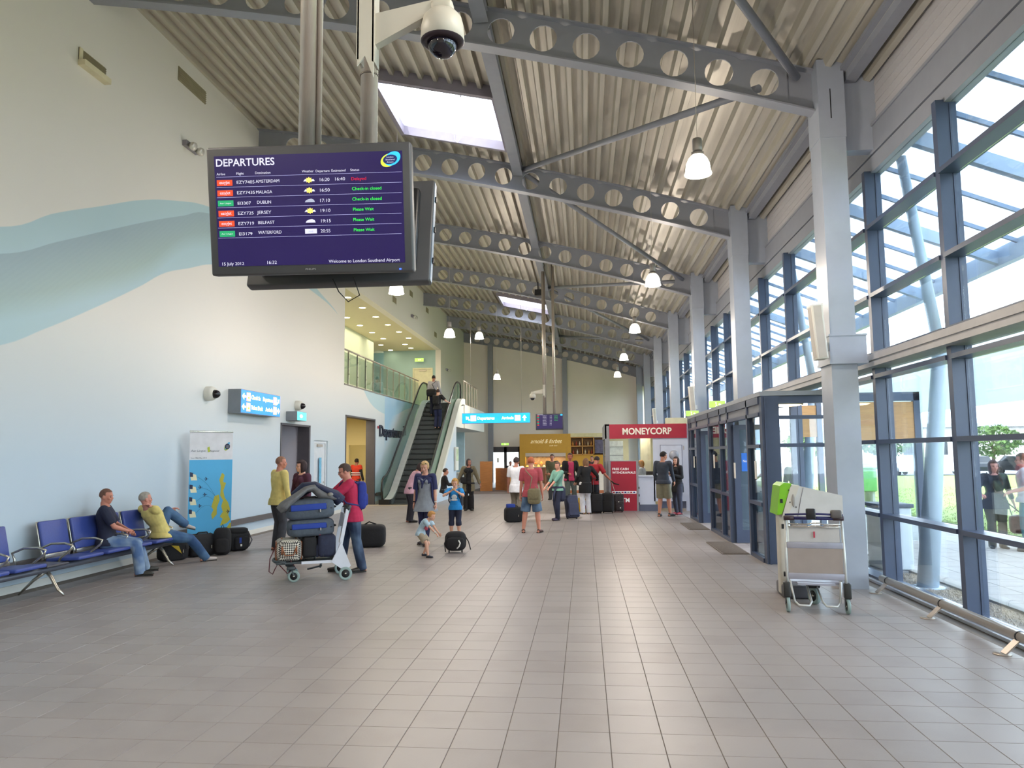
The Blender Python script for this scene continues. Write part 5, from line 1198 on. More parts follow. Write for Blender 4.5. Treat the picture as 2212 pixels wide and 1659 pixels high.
    for i in (0, 1):
        fd = (Wr[i]-El[i]).normalized(); sd_ = (-1, 1)[i]
        side_ = fd.cross(V((0, 0, 1)));
        if side_.length < .3: side_ = V((0, 1, 0)) if True else side_
        side_ = (side_ - fd*side_.dot(fd)).normalized()
        if abs(fd.z) > .7: side_ = V((0, 1, 0)) - fd*fd.y; side_.normalize()
        nrm = fd.cross(side_).normalized(); 
        if abs(fd.z) > .7: nrm = nrm if nrm.x*sd_ < 0 else -nrm        # palm towards the thigh
        elif nrm.z > 0: nrm = -nrm
        pc = Wr[i] + fd*.028*hh
        ringloft(b, [(Wr[i]-fd*.005*hh, side_, nrm, .013*hh, .010*hh), (Wr[i]+fd*.015*hh, side_, nrm, .021*hh, .011*hh), (Wr[i]+fd*.045*hh, side_, nrm, .024*hh, .010*hh), (Wr[i]+fd*.056*hh, side_, nrm, .022*hh, .008*hh)], 10)
        for k in range(4):
            o_ = (k-1.5)*.0122*hh; L = (.036, .042, .045, .038)[k]*hh; sp_ = (k-1.5)*.10
            p0 = Wr[i]+fd*.048*hh+side_*o_; p1 = p0+(fd+side_*sp_+nrm*.35).normalized()*L*.55; p2 = p1+(fd+side_*sp_+nrm*1.3).normalized()*L*.5
            fing.tube([p0, p1, p2], [.0056*hh, .0052*hh, .0042*hh], 7)
        tb = Wr[i]+fd*.018*hh+side_*(.018*hh if abs(fd.z) > .7 else -sd_*.018*hh); ts = side_ if abs(fd.z) > .7 else -side_*sd_
        fing.tube([tb, tb+(ts*.7+fd*.8+nrm*.3).normalized()*.024*hh, tb+(ts*.45+fd*1.1+nrm*.6).normalized()*.043*hh], [.0072*hh, .0062*hh, .005*hh], 7)
    skm = M('skin_'+skin[1:], skin, .55, var=.05, scale=9)
    body = solid('body', b, skm, e, vox, 3, fing)
    # eyes, brows, mouth
    ey = MB()
    for s in (-1, 1): ey.ell((s*.0175*hr, .0455*hr, -.001*hr), (.0062*hr, .004*hr, .0036*hr), M4, 8, 6)
    ob('eyes', ey, M('eye_dark', '#2a211f', .2), e); ob('mouth', MB().ell((0, .0515*hr, -.034*hr), (.013*hr, .003*hr, .0028*hr), M4, 8, 6), M('lip', '#9c5a52', .5), e)
    ob('eyebrows', MB().ell((-.018*hr, .049*hr, .013*hr), (.011*hr, .003*hr, .002*hr), M4, 6, 5).ell((.018*hr, .049*hr, .013*hr), (.011*hr, .003*hr, .002*hr), M4, 6, 5), M('brow_'+hair[1][1:], hair[1], .8), e)
    # hair
    kind, hc = hair[0], hair[1]
    if kind != 'bald':
        hm = MB(); n, m = 28, 18; vs = []; rnd = random.Random(hash(label) & 255)
        th_ = {'stubble': 1.02, 'short': 1.09, 'curly': 1.2, 'bob': 1.2, 'long': 1.16, 'scarf': 1.13, 'tied': 1.1}[kind]
        for j in range(m+1):
            el = -PI/2+PI*j/m
            for i in range(n):
                az = 2*PI*i/n; u = V((math.cos(el)*math.cos(az), math.cos(el)*math.sin(az), math.sin(el)))
                hairline = .50 if kind not in ('scarf',) else .62
                face = min(1, max(0, (u.y-(.28 if kind != 'scarf' else .5))*5))*min(1, max(0, (hairline-u.z)*6))
                nape = min(1, max(0, (-.42-u.z)*6)) if kind in ('stubble', 'short', 'curly', 'tied') else 0
                r_ = th_*(1+(.05*noise.noise(u*5+V((hr, 0, 0))) if kind in ('curly', 'bob', 'long') else .02*noise.noise(u*6)))
                if kind == 'curly': r_ += .05*noise.noise(u*14)
                r_ = r_*(1-max(face, nape)) + .84*max(face, nape)
                x, y, z = u.x*.0435*r_, u.y*.055*r_-.004, u.z*.054*r_+.016
                if kind in ('bob', 'long', 'scarf') and u.z < 0 and u.y < .3: z += u.z*(.03 if kind == 'bob' else .07 if kind == 'long' else .05); x *= 1+.25*(-u.z); 
                if kind in ('bob', 'long') and u.y > .0 and u.z < .2: x *= 1.12
                vs.append(tuple(M4 @ V((x*hr, y*hr, z*hr))))
        fs = [(j*n+i, j*n+(i+1) % n, (j+1)*n+(i+1) % n, (j+1)*n+i) for j in range(m) for i in range(n)]
        hm.add(vs, fs, True)
        if kind == 'tied': hm.ell((0, -.07*hr, .0), (.022*hr, .025*hr, .03*hr), M4)
        ob('headscarf' if kind == 'scarf' else 'hair', hm, M('hair_'+hc[1:], hc, .75, var=.25, scale=40, stretch=(1, 1, .2)), e)
    if glasses:
        g = MB()
        for s in (-1, 1): 
            g.tube([tuple(M4 @ V(((s*.018+.012*math.cos(q))*hr, .056*hr, (.000+.0085*math.sin(q))*hr))) for q in [i*PI/5 for i in range(11)]], .0012, 5); g.tube([tuple(M4 @ V((s*.03*hr, .054*hr, .003*hr))), tuple(M4 @ V((s*.046*hr, .0, .003*hr)))], .0013, 5)
        ob('glasses', g, black, e)
    # --- garments
    def cloth(c, pat=None):
        if pat: return pat
        return M('cloth_'+c[1:], c, .85, var=.10, scale=14, bump=.25)
    vx = vox*1.15; infl = .010
    def sleeve(mb, frac, extra=0., cuff=.0):
        for i in (0, 1):
            cap(mb, N - d3*.035*h, Sh[i], .036*h+extra, .037*h+infl*.6+extra)
            if frac <= .5: q = Sh[i].lerp(El[i], frac*2); rb = (.034*h*bo**.3)+infl*.7+cuff
            else: q = El[i]; rb = .025*h+infl*.8+extra
            ringloft(mb, [(Sh[i], *_perp(Sh[i], q), .036*h*bo**.3+infl+extra, .036*h*bo**.3+infl+extra), (q, *_perp(Sh[i], q), rb+extra, rb+extra)], 12)
            if frac > .5:
                q2 = El[i].lerp(Wr[i], (frac-.5)*2); cap(mb, Sh[i], El[i], .034*h+extra, .026*h+infl*.7+extra); ringloft(mb, [(El[i], *_perp(El[i], q2), .026*h+infl*.7+extra, .026*h+infl*.7+extra), (q2, *_perp(El[i], q2), .018*h+infl+extra+cuff, .018*h+infl+extra+cuff)], 12)
    if top:
        t = MB(); hem = -.02-top[2]; torso(t, infl, -.02, .298)
        if top[2] > 0:      # longer hem hangs round the hips
            q0 = P + d1*.02*h; q1 = P - V((0, 0, (top[2]+.0)*h)); xx = V((1, 0, 0)); yy = V((0, 1, 0)); ringloft(t, [(q0, xx, yy, .104*bo**.7*h+infl, .076*bo*h+infl), (q0.lerp(q1, .5), xx, yy, .116*bo**.7*h+infl, .082*bo*h+infl), (q1, xx, yy, .118*bo**.7*h+infl, .086*bo*h+infl)], 18)
        if female:
            for s in (-1, 1): yy = d3.cross(xr).normalized(); t.ell(Ch + d3*.015*h + xr*s*.045*h + yy*.052*h, (.043*h, .044*h, .042*h))
        sleeve(t, top[1], 0, .004)
        solid('top', t, cloth(top[0]), e, vx, 2)
    if tunic:       # (colour, drop, half width at the hem)
        t = MB(); xx = V((1, 0, 0)); yy = V((0, 1, 0)); q1 = P - V((0, 0, tunic[1]*h)); torso(t, infl+.007, .0, .25); ringloft(t, [(P + d1*.06*h, xx, yy, .088*h+.016, .064*h+.016), (P, xx, yy, .105*h+.016, .078*h+.016), (q1, xx, yy, tunic[2]*h, tunic[2]*.78*h)], 20)
        for s in (-1, 1): yy2 = d3.cross(xr).normalized(); t.ell(Ch + d3*.012*h + xr*s*.04*h + yy2*.055*h, (.04*h, .045*h, .04*h))
        solid('tunic', t, cloth(tunic[0]), e, vx, 2)
    if jacket:      # (colour, hem drop, sleeve, open)
        t = MB(); xx = V((1, 0, 0)); yy = V((0, 1, 0)); q1 = P - V((0, 0, jacket[1]*h)); torso(t, infl+.012, .0, .3)
        ringloft(t, [(P + d1*.04*h, xx, yy, .10*bo**.6*h+.02, .072*bo*h+.018), (q1, xx, yy, .112*bo**.6*h+.02, .085*bo*h+.018)], 18); sleeve(t, jacket[2], .007, .006)
        o = solid('jacket', t, cloth(jacket[0]), e, vx, 2)
        if len(jacket) > 3:     # an open front: cut the cloth away before the chest
            bm = bmesh.new(); bm.from_mesh(o.data); kill = [v for v in bm.verts if v.co.y > P.y+.02+(d2.y*(v.co.z-P.z)) and abs((v.co-P).dot(xr) if False else v.co.x) < jacket[3]*h and v.co.z < N.z+.02]
            bmesh.ops.delete(bm, geom=kill, context='VERTS'); bm.to_mesh(o.data); bm.free()
            s = o.modifiers.new('thickness', 'SOLIDIFY'); s.thickness = .008
    if bottom:
        t = MB(); fr, fl_ = bottom[1], bottom[2]
        torso(t, .004, -.05, .03)
        for i in (0, 1):
            if fr <= .5: q = Hp[i].lerp(Kn[i], fr*2); ringloft(t, [(Hp[i]+ (Hp[i]-Kn[i]).normalized()*.02*h, *_perp(Hp[i], q), .056*h*bo**.5+.006, .056*h*bo**.5+.006), (Hp[i].lerp(q, .5), *_perp(Hp[i], q), .057*h+.008, .057*h+.008), (q, *_perp(Hp[i], q), .050*h+.012+fl_, .050*h+.012+fl_)], 14)
            else:
                q = Kn[i].lerp(An[i]+ (An[i]-Kn[i]).normalized()*.028*h, (fr-.5)*2); cap(t, Hp[i], Kn[i], .059*h*bo**.5+.006, .038*h+.008, mid=(.4, .053*h*bo**.5+.009))
                ringloft(t, [(Kn[i].lerp(Hp[i], .03), *_perp(Kn[i], q), .039*h+.008+fl_*.3, .039*h+.008+fl_*.3), (Kn[i].lerp(q, .35), *_perp(Kn[i], q), .0385*h+.006+fl_*.6, .0385*h+.006+fl_*.6), (q, *_perp(Kn[i], q), .028*h+.008+fl_, .028*h+.010+fl_)], 14)
        solid('trousers' if fr > .6 else 'shorts', t, cloth(bottom[0], bottom[3] if len(bottom) > 3 else None), e, vx, 2)
    for i in (0, 1):
        if not shoes: break
        s = MB(); f = Fd[i]; toe = An[i] + f*.098*h - V((0, 0, .024*h)); heel = An[i] - f*.026*h - V((0, 0, .018*h)); sd2 = V((0, 0, 1)).cross(f).normalized(); upv = f.cross(sd2); upv = upv if upv.z > 0 else -upv
        ringloft(s, [(heel-f*.012*h, sd2, upv, .014*h, .016*h), (heel, sd2, upv, .021*h, .025*h), (heel.lerp(toe, .4), sd2, upv, .025*h, .024*h), (heel.lerp(toe, .8), sd2, upv, .027*h, .017*h), (toe+f*.008*h, sd2, upv, .022*h, .013*h), (toe+f*.018*h, sd2, upv, .010*h, .008*h)], 12)
        o = ob('shoe', s, M('shoe_'+shoes[1:], shoes, .5), e)
        so_ = MB(); z = -.040*h; c1, c2 = An[i]-f*.035*h, An[i]+f*.11*h; so_.bar(c1+V((0, 0, z)), c2+V((0, 0, z)), .044*h, .010*h); ob('sole', so_, M('sole', '#cfcac0' if len(shoes) > 7 else '#2a2826', .7), o)
    return dict(e=e, N=N, P=P, Sh=Sh, El=El, Wr=Wr, Hc=Hc, M4=M4, Kn=Kn, An=An, h=h)
def _perp(a, b):
    d = (Vector(b)-Vector(a)); d = d.normalized() if d.length > 1e-5 else Vector((0, 0, 1)); x = d.orthogonal().normalized(); return x, d.cross(x)
def W(p, v):        # a point of the person's frame in the world
    e = p['e']; return Matrix.Translation(e.location) @ Matrix.Rotation(e.rotation_euler.z, 4, 'Z') @ Vector(v)
def denim(name, c1, c2):
    if name in MC: return MC[name]
    m = M(name, c1, .85, var=.1, scale=50, bump=.2); n = m.node_tree; z = n.nodes.new('ShaderNodeTexNoise'); z.inputs['Scale'].default_value = 4
    t = n.nodes.new('ShaderNodeTexCoord'); n.links.new(t.outputs['Object'], z.inputs['Vector'])
    r = n.nodes.new('ShaderNodeValToRGB'); r.color_ramp.elements[0].position = .42; r.color_ramp.elements[1].position = .66; r.color_ramp.elements[0].color = lin(c1); r.color_ramp.elements[1].color = lin(c2)
    n.links.new(z.outputs['Fac'], r.inputs[0]); n.links.new(r.outputs[0], n.nodes['Principled BSDF'].inputs['Base Color']); return m
den1 = denim('denim_light', '#4e6a94', '#94a9bd'); den2 = denim('denim_mid', '#2f4f78', '#4d6f92'); den3 = denim('denim_dark', '#26344d', '#4f6178')
D = math.radians
PP = {}
# the man in the navy shirt, hands folded in his lap
PP['navy'] = person('man in a dark navy shirt and faded jeans sitting with folded hands', (-7.33, 11.02), -D(62), 1.76, seat=True, hipz=.53, feet=((-.28, .52, 0), (.20, .48, 0)), hands=((-.03, .27, .70), (.05, .28, .68)), elbowp=((-1, -.5, -.2), (1, -.5, -.2)),
    lean=-6, look=(-18, -4), turn=0, skin='#c3826c', hair=('stubble', '#6b4a3c'), top=('#20253a', .42, .03), bottom=('#4e6a94', 1., .016, den1), shoes='#33322c', vox=.0095, build=1.08)
PP['yellow'] = person('grey haired man in a pale yellow t-shirt slouched in the seat, one leg up', (-7.15, 12.20), -D(28), 1.78, seat=True, hipz=.50, feet=((-.14, .50, .57), (.26, .66, 0)), hands=((-.16, .24, .90), (.04, -.22, .97)), elbowp=((-1, .2, -.8), (.6, 1, -1)),
    lean=-38, side=-4, look=(-16, 4), skin='#c98d7c', hair=('stubble', '#9c958a'), top=('#dccb7c', .36, .02), bottom=('#2f4f78', 1., .016, den2), shoes='#b5aca6', vox=.0095, build=1.12, kneep=((0, .2, 1), (.1, .3, 1)), footdir=((.3, 1, -.3), (.3, 1, 0)))
# the pair standing behind the loaded trolley
PP['khaki'] = person('balding man in a mustard yellow jacket with his back half turned', (-5.95, 14.2), D(-40), 1.83, look=(-30, 0), skin='#c07f68', hair=('stubble', '#8a6450'), top=('#d0bc72', 1., .05), bottom=('#3b3c42', 1., .01), build=1.1)
PP['maroon'] = person('dark haired woman in a maroon top facing the man in mustard', (-5.62, 14.6), D(150), 1.74, female=True, look=(-20, 0), hair=('bob', '#2c1a1c'), top=('#4a2238', .9, .04), bottom=('#2d2c34', 1., .006))
# the man pushing the trolley
PP['trolley'] = person('man in glasses and a crimson polo shirt pushing the loaded trolley', (-3.66, 11.62), D(118), 1.72, feet=((-.10, -.14, 0), (.10, .16, 0)), hands=((-.16, .52, 1.03), (.2, .50, 1.03)), lean=10, look=(-4, -14), skin='#c98a76', hair=('short', '#4a3a33'), glasses=True,
    top=('#b9284e', .40, .07), bottom=('#26344d', 1., .014, den3), shoes='#3a3532', vox=.0095, build=1.12, elbowp=((-.6, -1, -.6), (.6, -1, -.6)))
PP['vest'] = person('worker in an orange red high visibility vest seen through the yellow corridor', (-8.78, 28.3), D(-20), 1.7, skin=SK3, hair=('short', '#241a18'), top=('#26242a', 1., .02), bottom=('#1f2026', 1., .01), vox=.014, jacket=('#d6402c', .04, .2))
PP['pink'] = person('woman in a pale pink cardigan bending forward beside the moving stairs', (-4.72, 20.0), D(-60), 1.68, female=True, lean=34, look=(0, -30), skin=SK3, hair=('bob', '#2a1c1e'), top=('#c49aa6', .95, .07), bottom=('#25232c', 1., .01), hands=((-.30, .28, 1.02), (.10, .42, .86)), vox=.013, elbowp=((-1.4, -.4, .3), None))
PP['mother'] = person('blonde woman in a grey tunic over navy walking towards the camera', (-3.22, 15.05), D(172), 1.70, female=True, feet=((-.06, .16, 0), (.10, -.14, 0)), hands=((-.235, .05, .78), (.245, .02, .80)), look=(0, -10), lean=3, skin='#cf9a84', hair=('curly', '#b99a6a'),
    top=('#252a52', .46, .0), tunic=('#8f949c', .13, .155), bottom=('#23264a', .92, -.004), shoes='#2a2226', vox=.0095)
PP['boy'] = person('blond boy in a bright blue t-shirt eating with both hands', (-2.83, 16.3), D(178), 1.28, hs=1.14, hands=((-.05, .17, 1.02), (.06, .17, 1.02)), elbowp=((-1.6, .1, -1), (1.6, .1, -1)), look=(0, -8), skin='#d9a78c', hair=('curly', '#c0914e'), top=('#1f86cc', .36, .05), bottom=('#20253a', .62, .02), shoes='#c9c4bc', vox=.0095)
PP['toddler'] = person('small curly haired child in a pale blue t-shirt bending to the black bag', (-2.88, 13.35), D(-105), .92, hs=1.30, lean=46, hipz=.42, hipo=(0, -.08), feet=((-.09, -.06, 0), (.09, .12, 0)), hands=((-.06, .30, .36), (.12, .36, .36)), look=(0, -12), skin='#d8a68c', hair=('curly', '#b9864a'), top=('#b3cbd8', .36, .05), bottom=('#a89a84', .42, .01), shoes='#3b4250', vox=.0075, elbowp=((-.6, .2, -1), (.6, .2, -1)))
PP['seated'] = person('man in a black jacket sitting against the foot of the moving stairs', (-5.1, 26.9), D(-78), 1.75, seat=True, hipz=.50, feet=((-.1, .5, 0), (.14, .52, 0)), hands=((-.05, .42, .74), (.1, .42, .72)), lean=6, skin=SK1, hair=('short', '#3a2d2a'), top=('#202127', 1., .04), bottom=('#6f7c8c', 1., .012), vox=.014)
PP['scarf'] = person('woman in a dark headscarf and open olive coat with a handbag', (-3.76, 24.15), D(190), 1.68, female=True, look=(25, -2), skin=SK3, hair=('scarf', '#3b3436'), top=('#17171b', 1., .02), jacket=('#6f6650', .16, 1., .045), bottom=('#15151a', 1., .03), hands=((-.38, .0, .82), (.40, .05, .80)), vox=.012)
PP['stair1'] = person('man in a pale grey top with a shoulder bag riding the moving stairs', (-6.55, 32.2), D(-8), 1.80, skin=SK3, hair=('stubble', '#221a1a'), top=('#a9a6ab', 1., .04), bottom=('#1e2238', 1., .012), shoes='#d8d5d0', z0=3.50, vox=.014, hands=((-.2, .05, .9), (.3, .15, .95)))
PP['stair2'] = person('passenger in dark clothes holding the right handrail of the moving stairs', (-6.2, 31.35), D(-14), 1.68, skin=SK2, hair=('short', '#3a2522'), top=('#1c1d24', .4, .06), bottom=('#23284a', 1., .012), z0=2.92, hands=((-.05, .45, 1.25), (.4, .25, 1.1)), vox=.014)
PP['salmon'] = person('red haired man in a salmon t-shirt and denim shorts seen from behind', (-1.25, 17.4), D(-6), 1.76, feet=((-.19, .0, 0), (.17, .02, 0)), hands=((-.27, .06, .80), (.26, .08, .80)), look=(8, -6), skin='#cf8f78', hair=('short', '#b5623c'), top=('#b4505a', .40, .06), bottom=('#4c6684', .50, .02, denim('denim_shorts', '#3f5673', '#6a84a0')), shoes='#5a3a33', vox=.0105)
PP['white'] = person('person in a white t-shirt mostly hidden behind the man in salmon', (-1.92, 20.9), D(-20), 1.74, skin=SK3, hair=('short', '#2c2022'), top=('#d3d3d6', .42, .1), bottom=('#6d6558', 1., .01), vox=.014)
PP['green'] = person('boy in a mint green top with a navy coat tied round his waist', (-.75, 20.6), D(128), 1.60, feet=((-.08, .08, 0), (.08, -.05, 0)), hands=((-.12, .34, .92), (.16, .30, .90)), lean=-2, look=(20, -4), skin='#c98d76', hair=('short', '#5c4033'), top=('#6f9c8c', .62, .03), bottom=('#1d2136', 1., .008), jacket=None, shoes='#3c2f4a', vox=.0105)
PP['olive'] = person('man in an olive jacket standing before the cafe servery', (-1.28, 29.6), D(175), 1.80, skin=SK3, hair=('short', '#33241f'), top=('#55543f', 1., .06), bottom=('#3f4148', 1., .01), vox=.014, hands=((-.2, .2, 1.0), (.12, .28, 1.05)))
PP['rose'] = person('man in a rose pink shirt under an open black jacket facing the camera', (-.50, 25.3), D(200), 1.84, feet=((-.14, .0, 0), (.14, .06, 0)), look=(-20, 0), skin='#b9705c', hair=('short', '#4b3a36'), top=('#bd3a66', .9, .04), jacket=('#1c1c22', .05, 1., .05), bottom=('#5c6866', 1., .012), vox=.012, hands=((-.30, .15, .95), (.18, .3, 1.15)))
PP['redtee'] = person('man in a red t-shirt leaning over dark bags and suitcases', (.22, 23.15), D(-35), 1.78, lean=22, look=(0, -30), skin='#b9705c', hair=('short', '#2c2122'), top=('#a3222c', .42, .05), bottom=('#20222b', 1., .012), hands=((-.25, .3, 1.0), (.42, .36, .98)), vox=.012)
PP['whitetr'] = person('woman in a black coat and white trousers standing with her back turned', (.0, 22.7), D(15), 1.70, female=True, lean=14, side=8, look=(0, -20), skin=SK2, hair=('long', '#7d5a40'), top=('#17181c', 1., .16), bottom=('#d8d8de', 1., .018), shoes='#7f9ab0', hands=((-.25, .2, .95), (.45, .25, 1.0)), vox=.012)
PP['clerk'] = person('blonde clerk in a white blouse behind the kiosk counter', (1.86, 24.75), D(70), 1.58, female=True, look=(0, -12), skin='#cf9a84', hair=('bob', '#c8873a'), top=('#d6d5da', .9, .03), bottom=('#2d2c34', 1., .006), vox=.013, hands=((-.1, .35, 1.1), (.1, .35, 1.1)))
PP['shorts'] = person('dark haired man in a slate jumper and khaki shorts at the kiosk', (2.20, 21.75), D(-28), 1.86, feet=((-.13, -.02, 0), (.13, .14, 0)), hands=((-.2, .1, .95), (.20, .34, .95)), look=(-40, -6), skin='#c98d76', hair=('short', '#1d1718'), top=('#39404e', 1., .03), bottom=('#83806c', .5, .010), shoes='#2c2524', vox=.0105)
PP['fringe'] = person('dark long haired woman in a black cardigan standing close to the man in shorts', (2.66, 22.25), D(125), 1.70, female=True, feet=((-.30, .18, 0), (.12, -.05, 0)), hands=((-.1, .22, 1.15), (.1, .2, 1.2)), look=(15, 4), skin='#cf9a84', hair=('long', '#2c1d1e'), top=('#17171c', 1., .14), bottom=('#2d3040', 1., -.004), shoes='#8a2030', vox=.0105)
PP['lobby'] = person('man in an olive and navy jacket walking past outside the glass lobby', (4.75, 17.6), D(20), 1.85, look=(-70, 0), skin='#b97a66', hair=('short', '#5c4538'), top=('#4c5a3a', 1., .06), bottom=('#2b3142', 1., .012), z0=-.1, vox=.014)
PP['outw'] = person('woman in a black top with a big handbag standing on the paving outside', (7.9, 15.5), D(165), 1.72, female=True, build=1.2, look=(10, 0), skin='#c98d84', hair=('long', '#4a3030'), top=('#1c1e26', .8, .08), bottom=('#5a5648', 1., .01), z0=-.1, vox=.012, hands=((-.34, .05, .72), (.26, .2, 1.05)))
PP['outm'] = person('man in a white t-shirt and teal jeans outside, partly out of view', (8.22, 15.0), D(60), 1.86, build=1.15, skin='#c98d84', hair=('short', '#5a4038'), top=('#c9cdd8', .42, .03), bottom=('#4a8794', 1., .012), z0=-.1, vox=.012, hands=((-.25, .22, 1.12), (.25, .22, 1.12)))
PP['far'] = person('person in dark clothes sitting beyond the oak screen by the far doors', (-4.15, 41.5), D(200), 1.72, seat=True, hipz=.62, feet=((-.1, .4, 0), (.1, .4, 0)), hands=((-.1, .4, .9), (.1, .4, .9)), lean=16, skin=SK3, hair=('short', '#2a1f20'), top=('#1b1b20', 1., .04), bottom=('#23242c', 1., .01), vox=.018)
PP['staff'] = person('dark haired cafe worker behind the serving counter', (.35, 37.2), D(160), 1.68, skin=SK3, hair=('short', '#1c1618'), top=('#2b2226', .5, .04), bottom=('#23242c', 1., .01), vox=.018)
# small extras worn or printed
tp = PP['vest']; b = MB()
for z in (1.15, 1.22): b.tube([W(tp, (.215*math.cos(q), .15*math.sin(q), z+.06*math.cos(q))) - tp['e'].location for q in [i*PI/8 for i in range(17)]], .014, 6)
# ================================================================= BAGS
def bagmat(n_, c): return M(n_, c, .8, var=.12, scale=22, bump=.3)
bkk = bagmat('bag_black', '#16161a'); bgr = bagmat('bag_grey', '#4f5863'); bbl = M('bag_blue_panel', '#1f3d96', .7, var=.06); bnv = bagmat('bag_navy', '#262b42'); strap_b = M('strap_black', '#141416', .7)
def soft(mb, c, d, ex=.35, M_=None, n=20, m=12): return mb.ell(c, (d[0]/2, d[1]/2, d[2]/2), M_, n, m, ex)
def holdall(loc, rz, w_, d, h, lab, body, panel=None, tilt=0, cat='bag', rollers=True):
    e = thing('holdall', lab, cat, loc, rz); e.rotation_euler = (0, tilt, rz)
    ob('body', soft(MB(), (0, 0, h/2), (w_, d, h), .42), body, e)
    if panel: ob('pocket_panel', MB().rbox((0-.03, -d/2+.0, h*.62), (w_*.72, .03, h*.3), .012), panel, e)
    z = MB()
    for s in (-1, 1):
        z.tube([(s*w_*.32+.42*w_*.0, -d*.5*math.cos(q)*1.01, h/2+h*.5*math.sin(q)*1.01) for q in [PI*i/10 for i in range(11)]], .006, 5)
    z.tube([(-w_*.44, -d*.45, h*.5), (w_*.44, -d*.45, h*.5)], .006, 5); ob('piping', z, strap_b, e)
    ob('handle', MB().tube([(-.12, -.03, h*.97), (-.08, -.05, h*1.07), (.08, -.05, h*1.07), (.12, -.03, h*.97)], .013, 8), strap_b, e)
    ob('end_handle', MB().tube([(w_*.49, -.08, h*.5), (w_*.53, -.06, h*.52), (w_*.53, .06, h*.52), (w_*.49, .08, h*.5)], .012, 8), strap_b, e)
    ob('zip_pull', MB().box((w_*.18, -d/2-.03, h*.36), (w_*.2, -d/2-.01, h*.5)), stainless, e)
    return e
def suitcase(loc, rz, w_, d, h, lab, m, handle=0, tilt=0, front=True):
    e = thing('suitcase', lab, 'suitcase', loc, rz); e.rotation_euler = (tilt, 0, rz)
    ob('body', MB().rbox((0, 0, h/2+.04), (w_, d, h), min(w_, d)*.22, None, 3), m, e)
    if front: ob('front_pocket', MB().rbox((0, -d/2, h*.4), (w_*.8, .06, h*.55), .025), m, e)
    z = MB().tube([(-w_/2*.98, -d*.2, h*.15), (-w_/2*.98, -d*.2, h*.9), (-w_*.4, -d*.2, h+.035), (w_*.4, -d*.2, h+.035), (w_/2*.98, -d*.2, h*.9), (w_/2*.98, -d*.2, h*.15)], .005, 5); ob('zip', z, M('zip_dark', '#3c3c42', .5), e)
    ob('carry_handle', MB().tube([(-.07, 0, h+.03), (-.06, 0, h+.07), (.06, 0, h+.07), (.07, 0, h+.03)], .011, 8), strap_b, e)
    for s in (-1, 1): ob('wheel', MB().tube([(s*w_*.38-.012, d*.3, .03), (s*w_*.38+.012, d*.3, .03)], .03, 14), rub, e)
    if handle: ob('pull_handle', MB().tube([(-w_*.25, d*.3, h), (-w_*.25, d*.3, h+handle)], .008, 8).tube([(w_*.25, d*.3, h), (w_*.25, d*.3, h+handle)], .008, 8).tube([(-w_*.27, d*.3, h+handle), (w_*.27, d*.3, h+handle)], .014, 8), M('pull_grey', '#6a6a70', .4, .5), e)
    return e
# ----- loaded trolley: nose to the left of the picture, the man behind at its right
TX, TY, TR = -4.02, 10.95, D(205)       # local +x is the way it is pushed
def tw_(x, y, z=0):
    c, s = math.cos(TR), math.sin(TR); return (TX+x*c-y*s, TY+x*s+y*c, z)
def loaded_trolley():
    e = thing('luggage_trolley', 'white airport luggage trolley loaded with a tall heap of bags', 'trolley', (TX, TY, 0), TR)
    dk = M('trolley_dark', '#3e464a', .5); tw1 = M('trolley_white', '#d3d6de', .4)
    ob('platform', MB().rbox((.12, 0, .275), (.86, .50, .03), .01), dk, e); ob('side_rail', MB().box((-.25, .245, .255), (.2, .265, .295)).box((-.25, -.265, .255), (.2, -.245, .295)), tw1, e)
    ob('nose_bumper', MB().tube([(.42, -.26, .29), (.56, -.18, .30), (.58, 0, .30), (.56, .18, .30), (.42, .26, .29)], .022, 8), dk, e)
    for s in (-1, 1):
        ob('upright', MB().bar((-.30, s*.25, .22), (-.45, s*.25, 1.02), .03, .05, (1, 0, 0)), tw1, e)
        ob('rear_guard', MB().prism([(-.22, .27), (-.42, .12), (-.50, .2), (-.36, .55)], s*.27-.012, s*.27+.012, 1), tw1, e)
        o = wheel(e, -.42, s*.30, .095, .035, PI/2)
    for s in (-1, 1): 
        ob('caster_fork', MB().rbox((.34, s*.20, .20), (.12, .07, .05), .015).bar((.34, s*.2, .2), (.30, s*.2, .1), .05, .02, (1, 0, 0)), dk, e); wheel(e, .30, s*.2, .085, .035, PI/2-.2)
    ob('handlebar', MB().tube([(-.45, -.27, 1.02), (-.49, -.2, 1.05), (-.49, .2, 1.05), (-.45, .27, 1.02)], .022, 10), dk, e)
    ob('brake_box', MB().rbox((-.47, .0, .99), (.08, .2, .09), .02), dk, e); ob('pedal', MB().rbox((-.05, -.2, .13), (.22, .07, .02), .008, Matrix.Rotation(.2, 4, 'Y')).bar((-.1, -.2, .13), (-.14, -.2, .27), .03, .03, (0, 1, 0)), dk, e)
    ob('basket', MB().box((-.42, -.22, .74), (-.40, .22, .95)), tw1, e)
loaded_trolley()
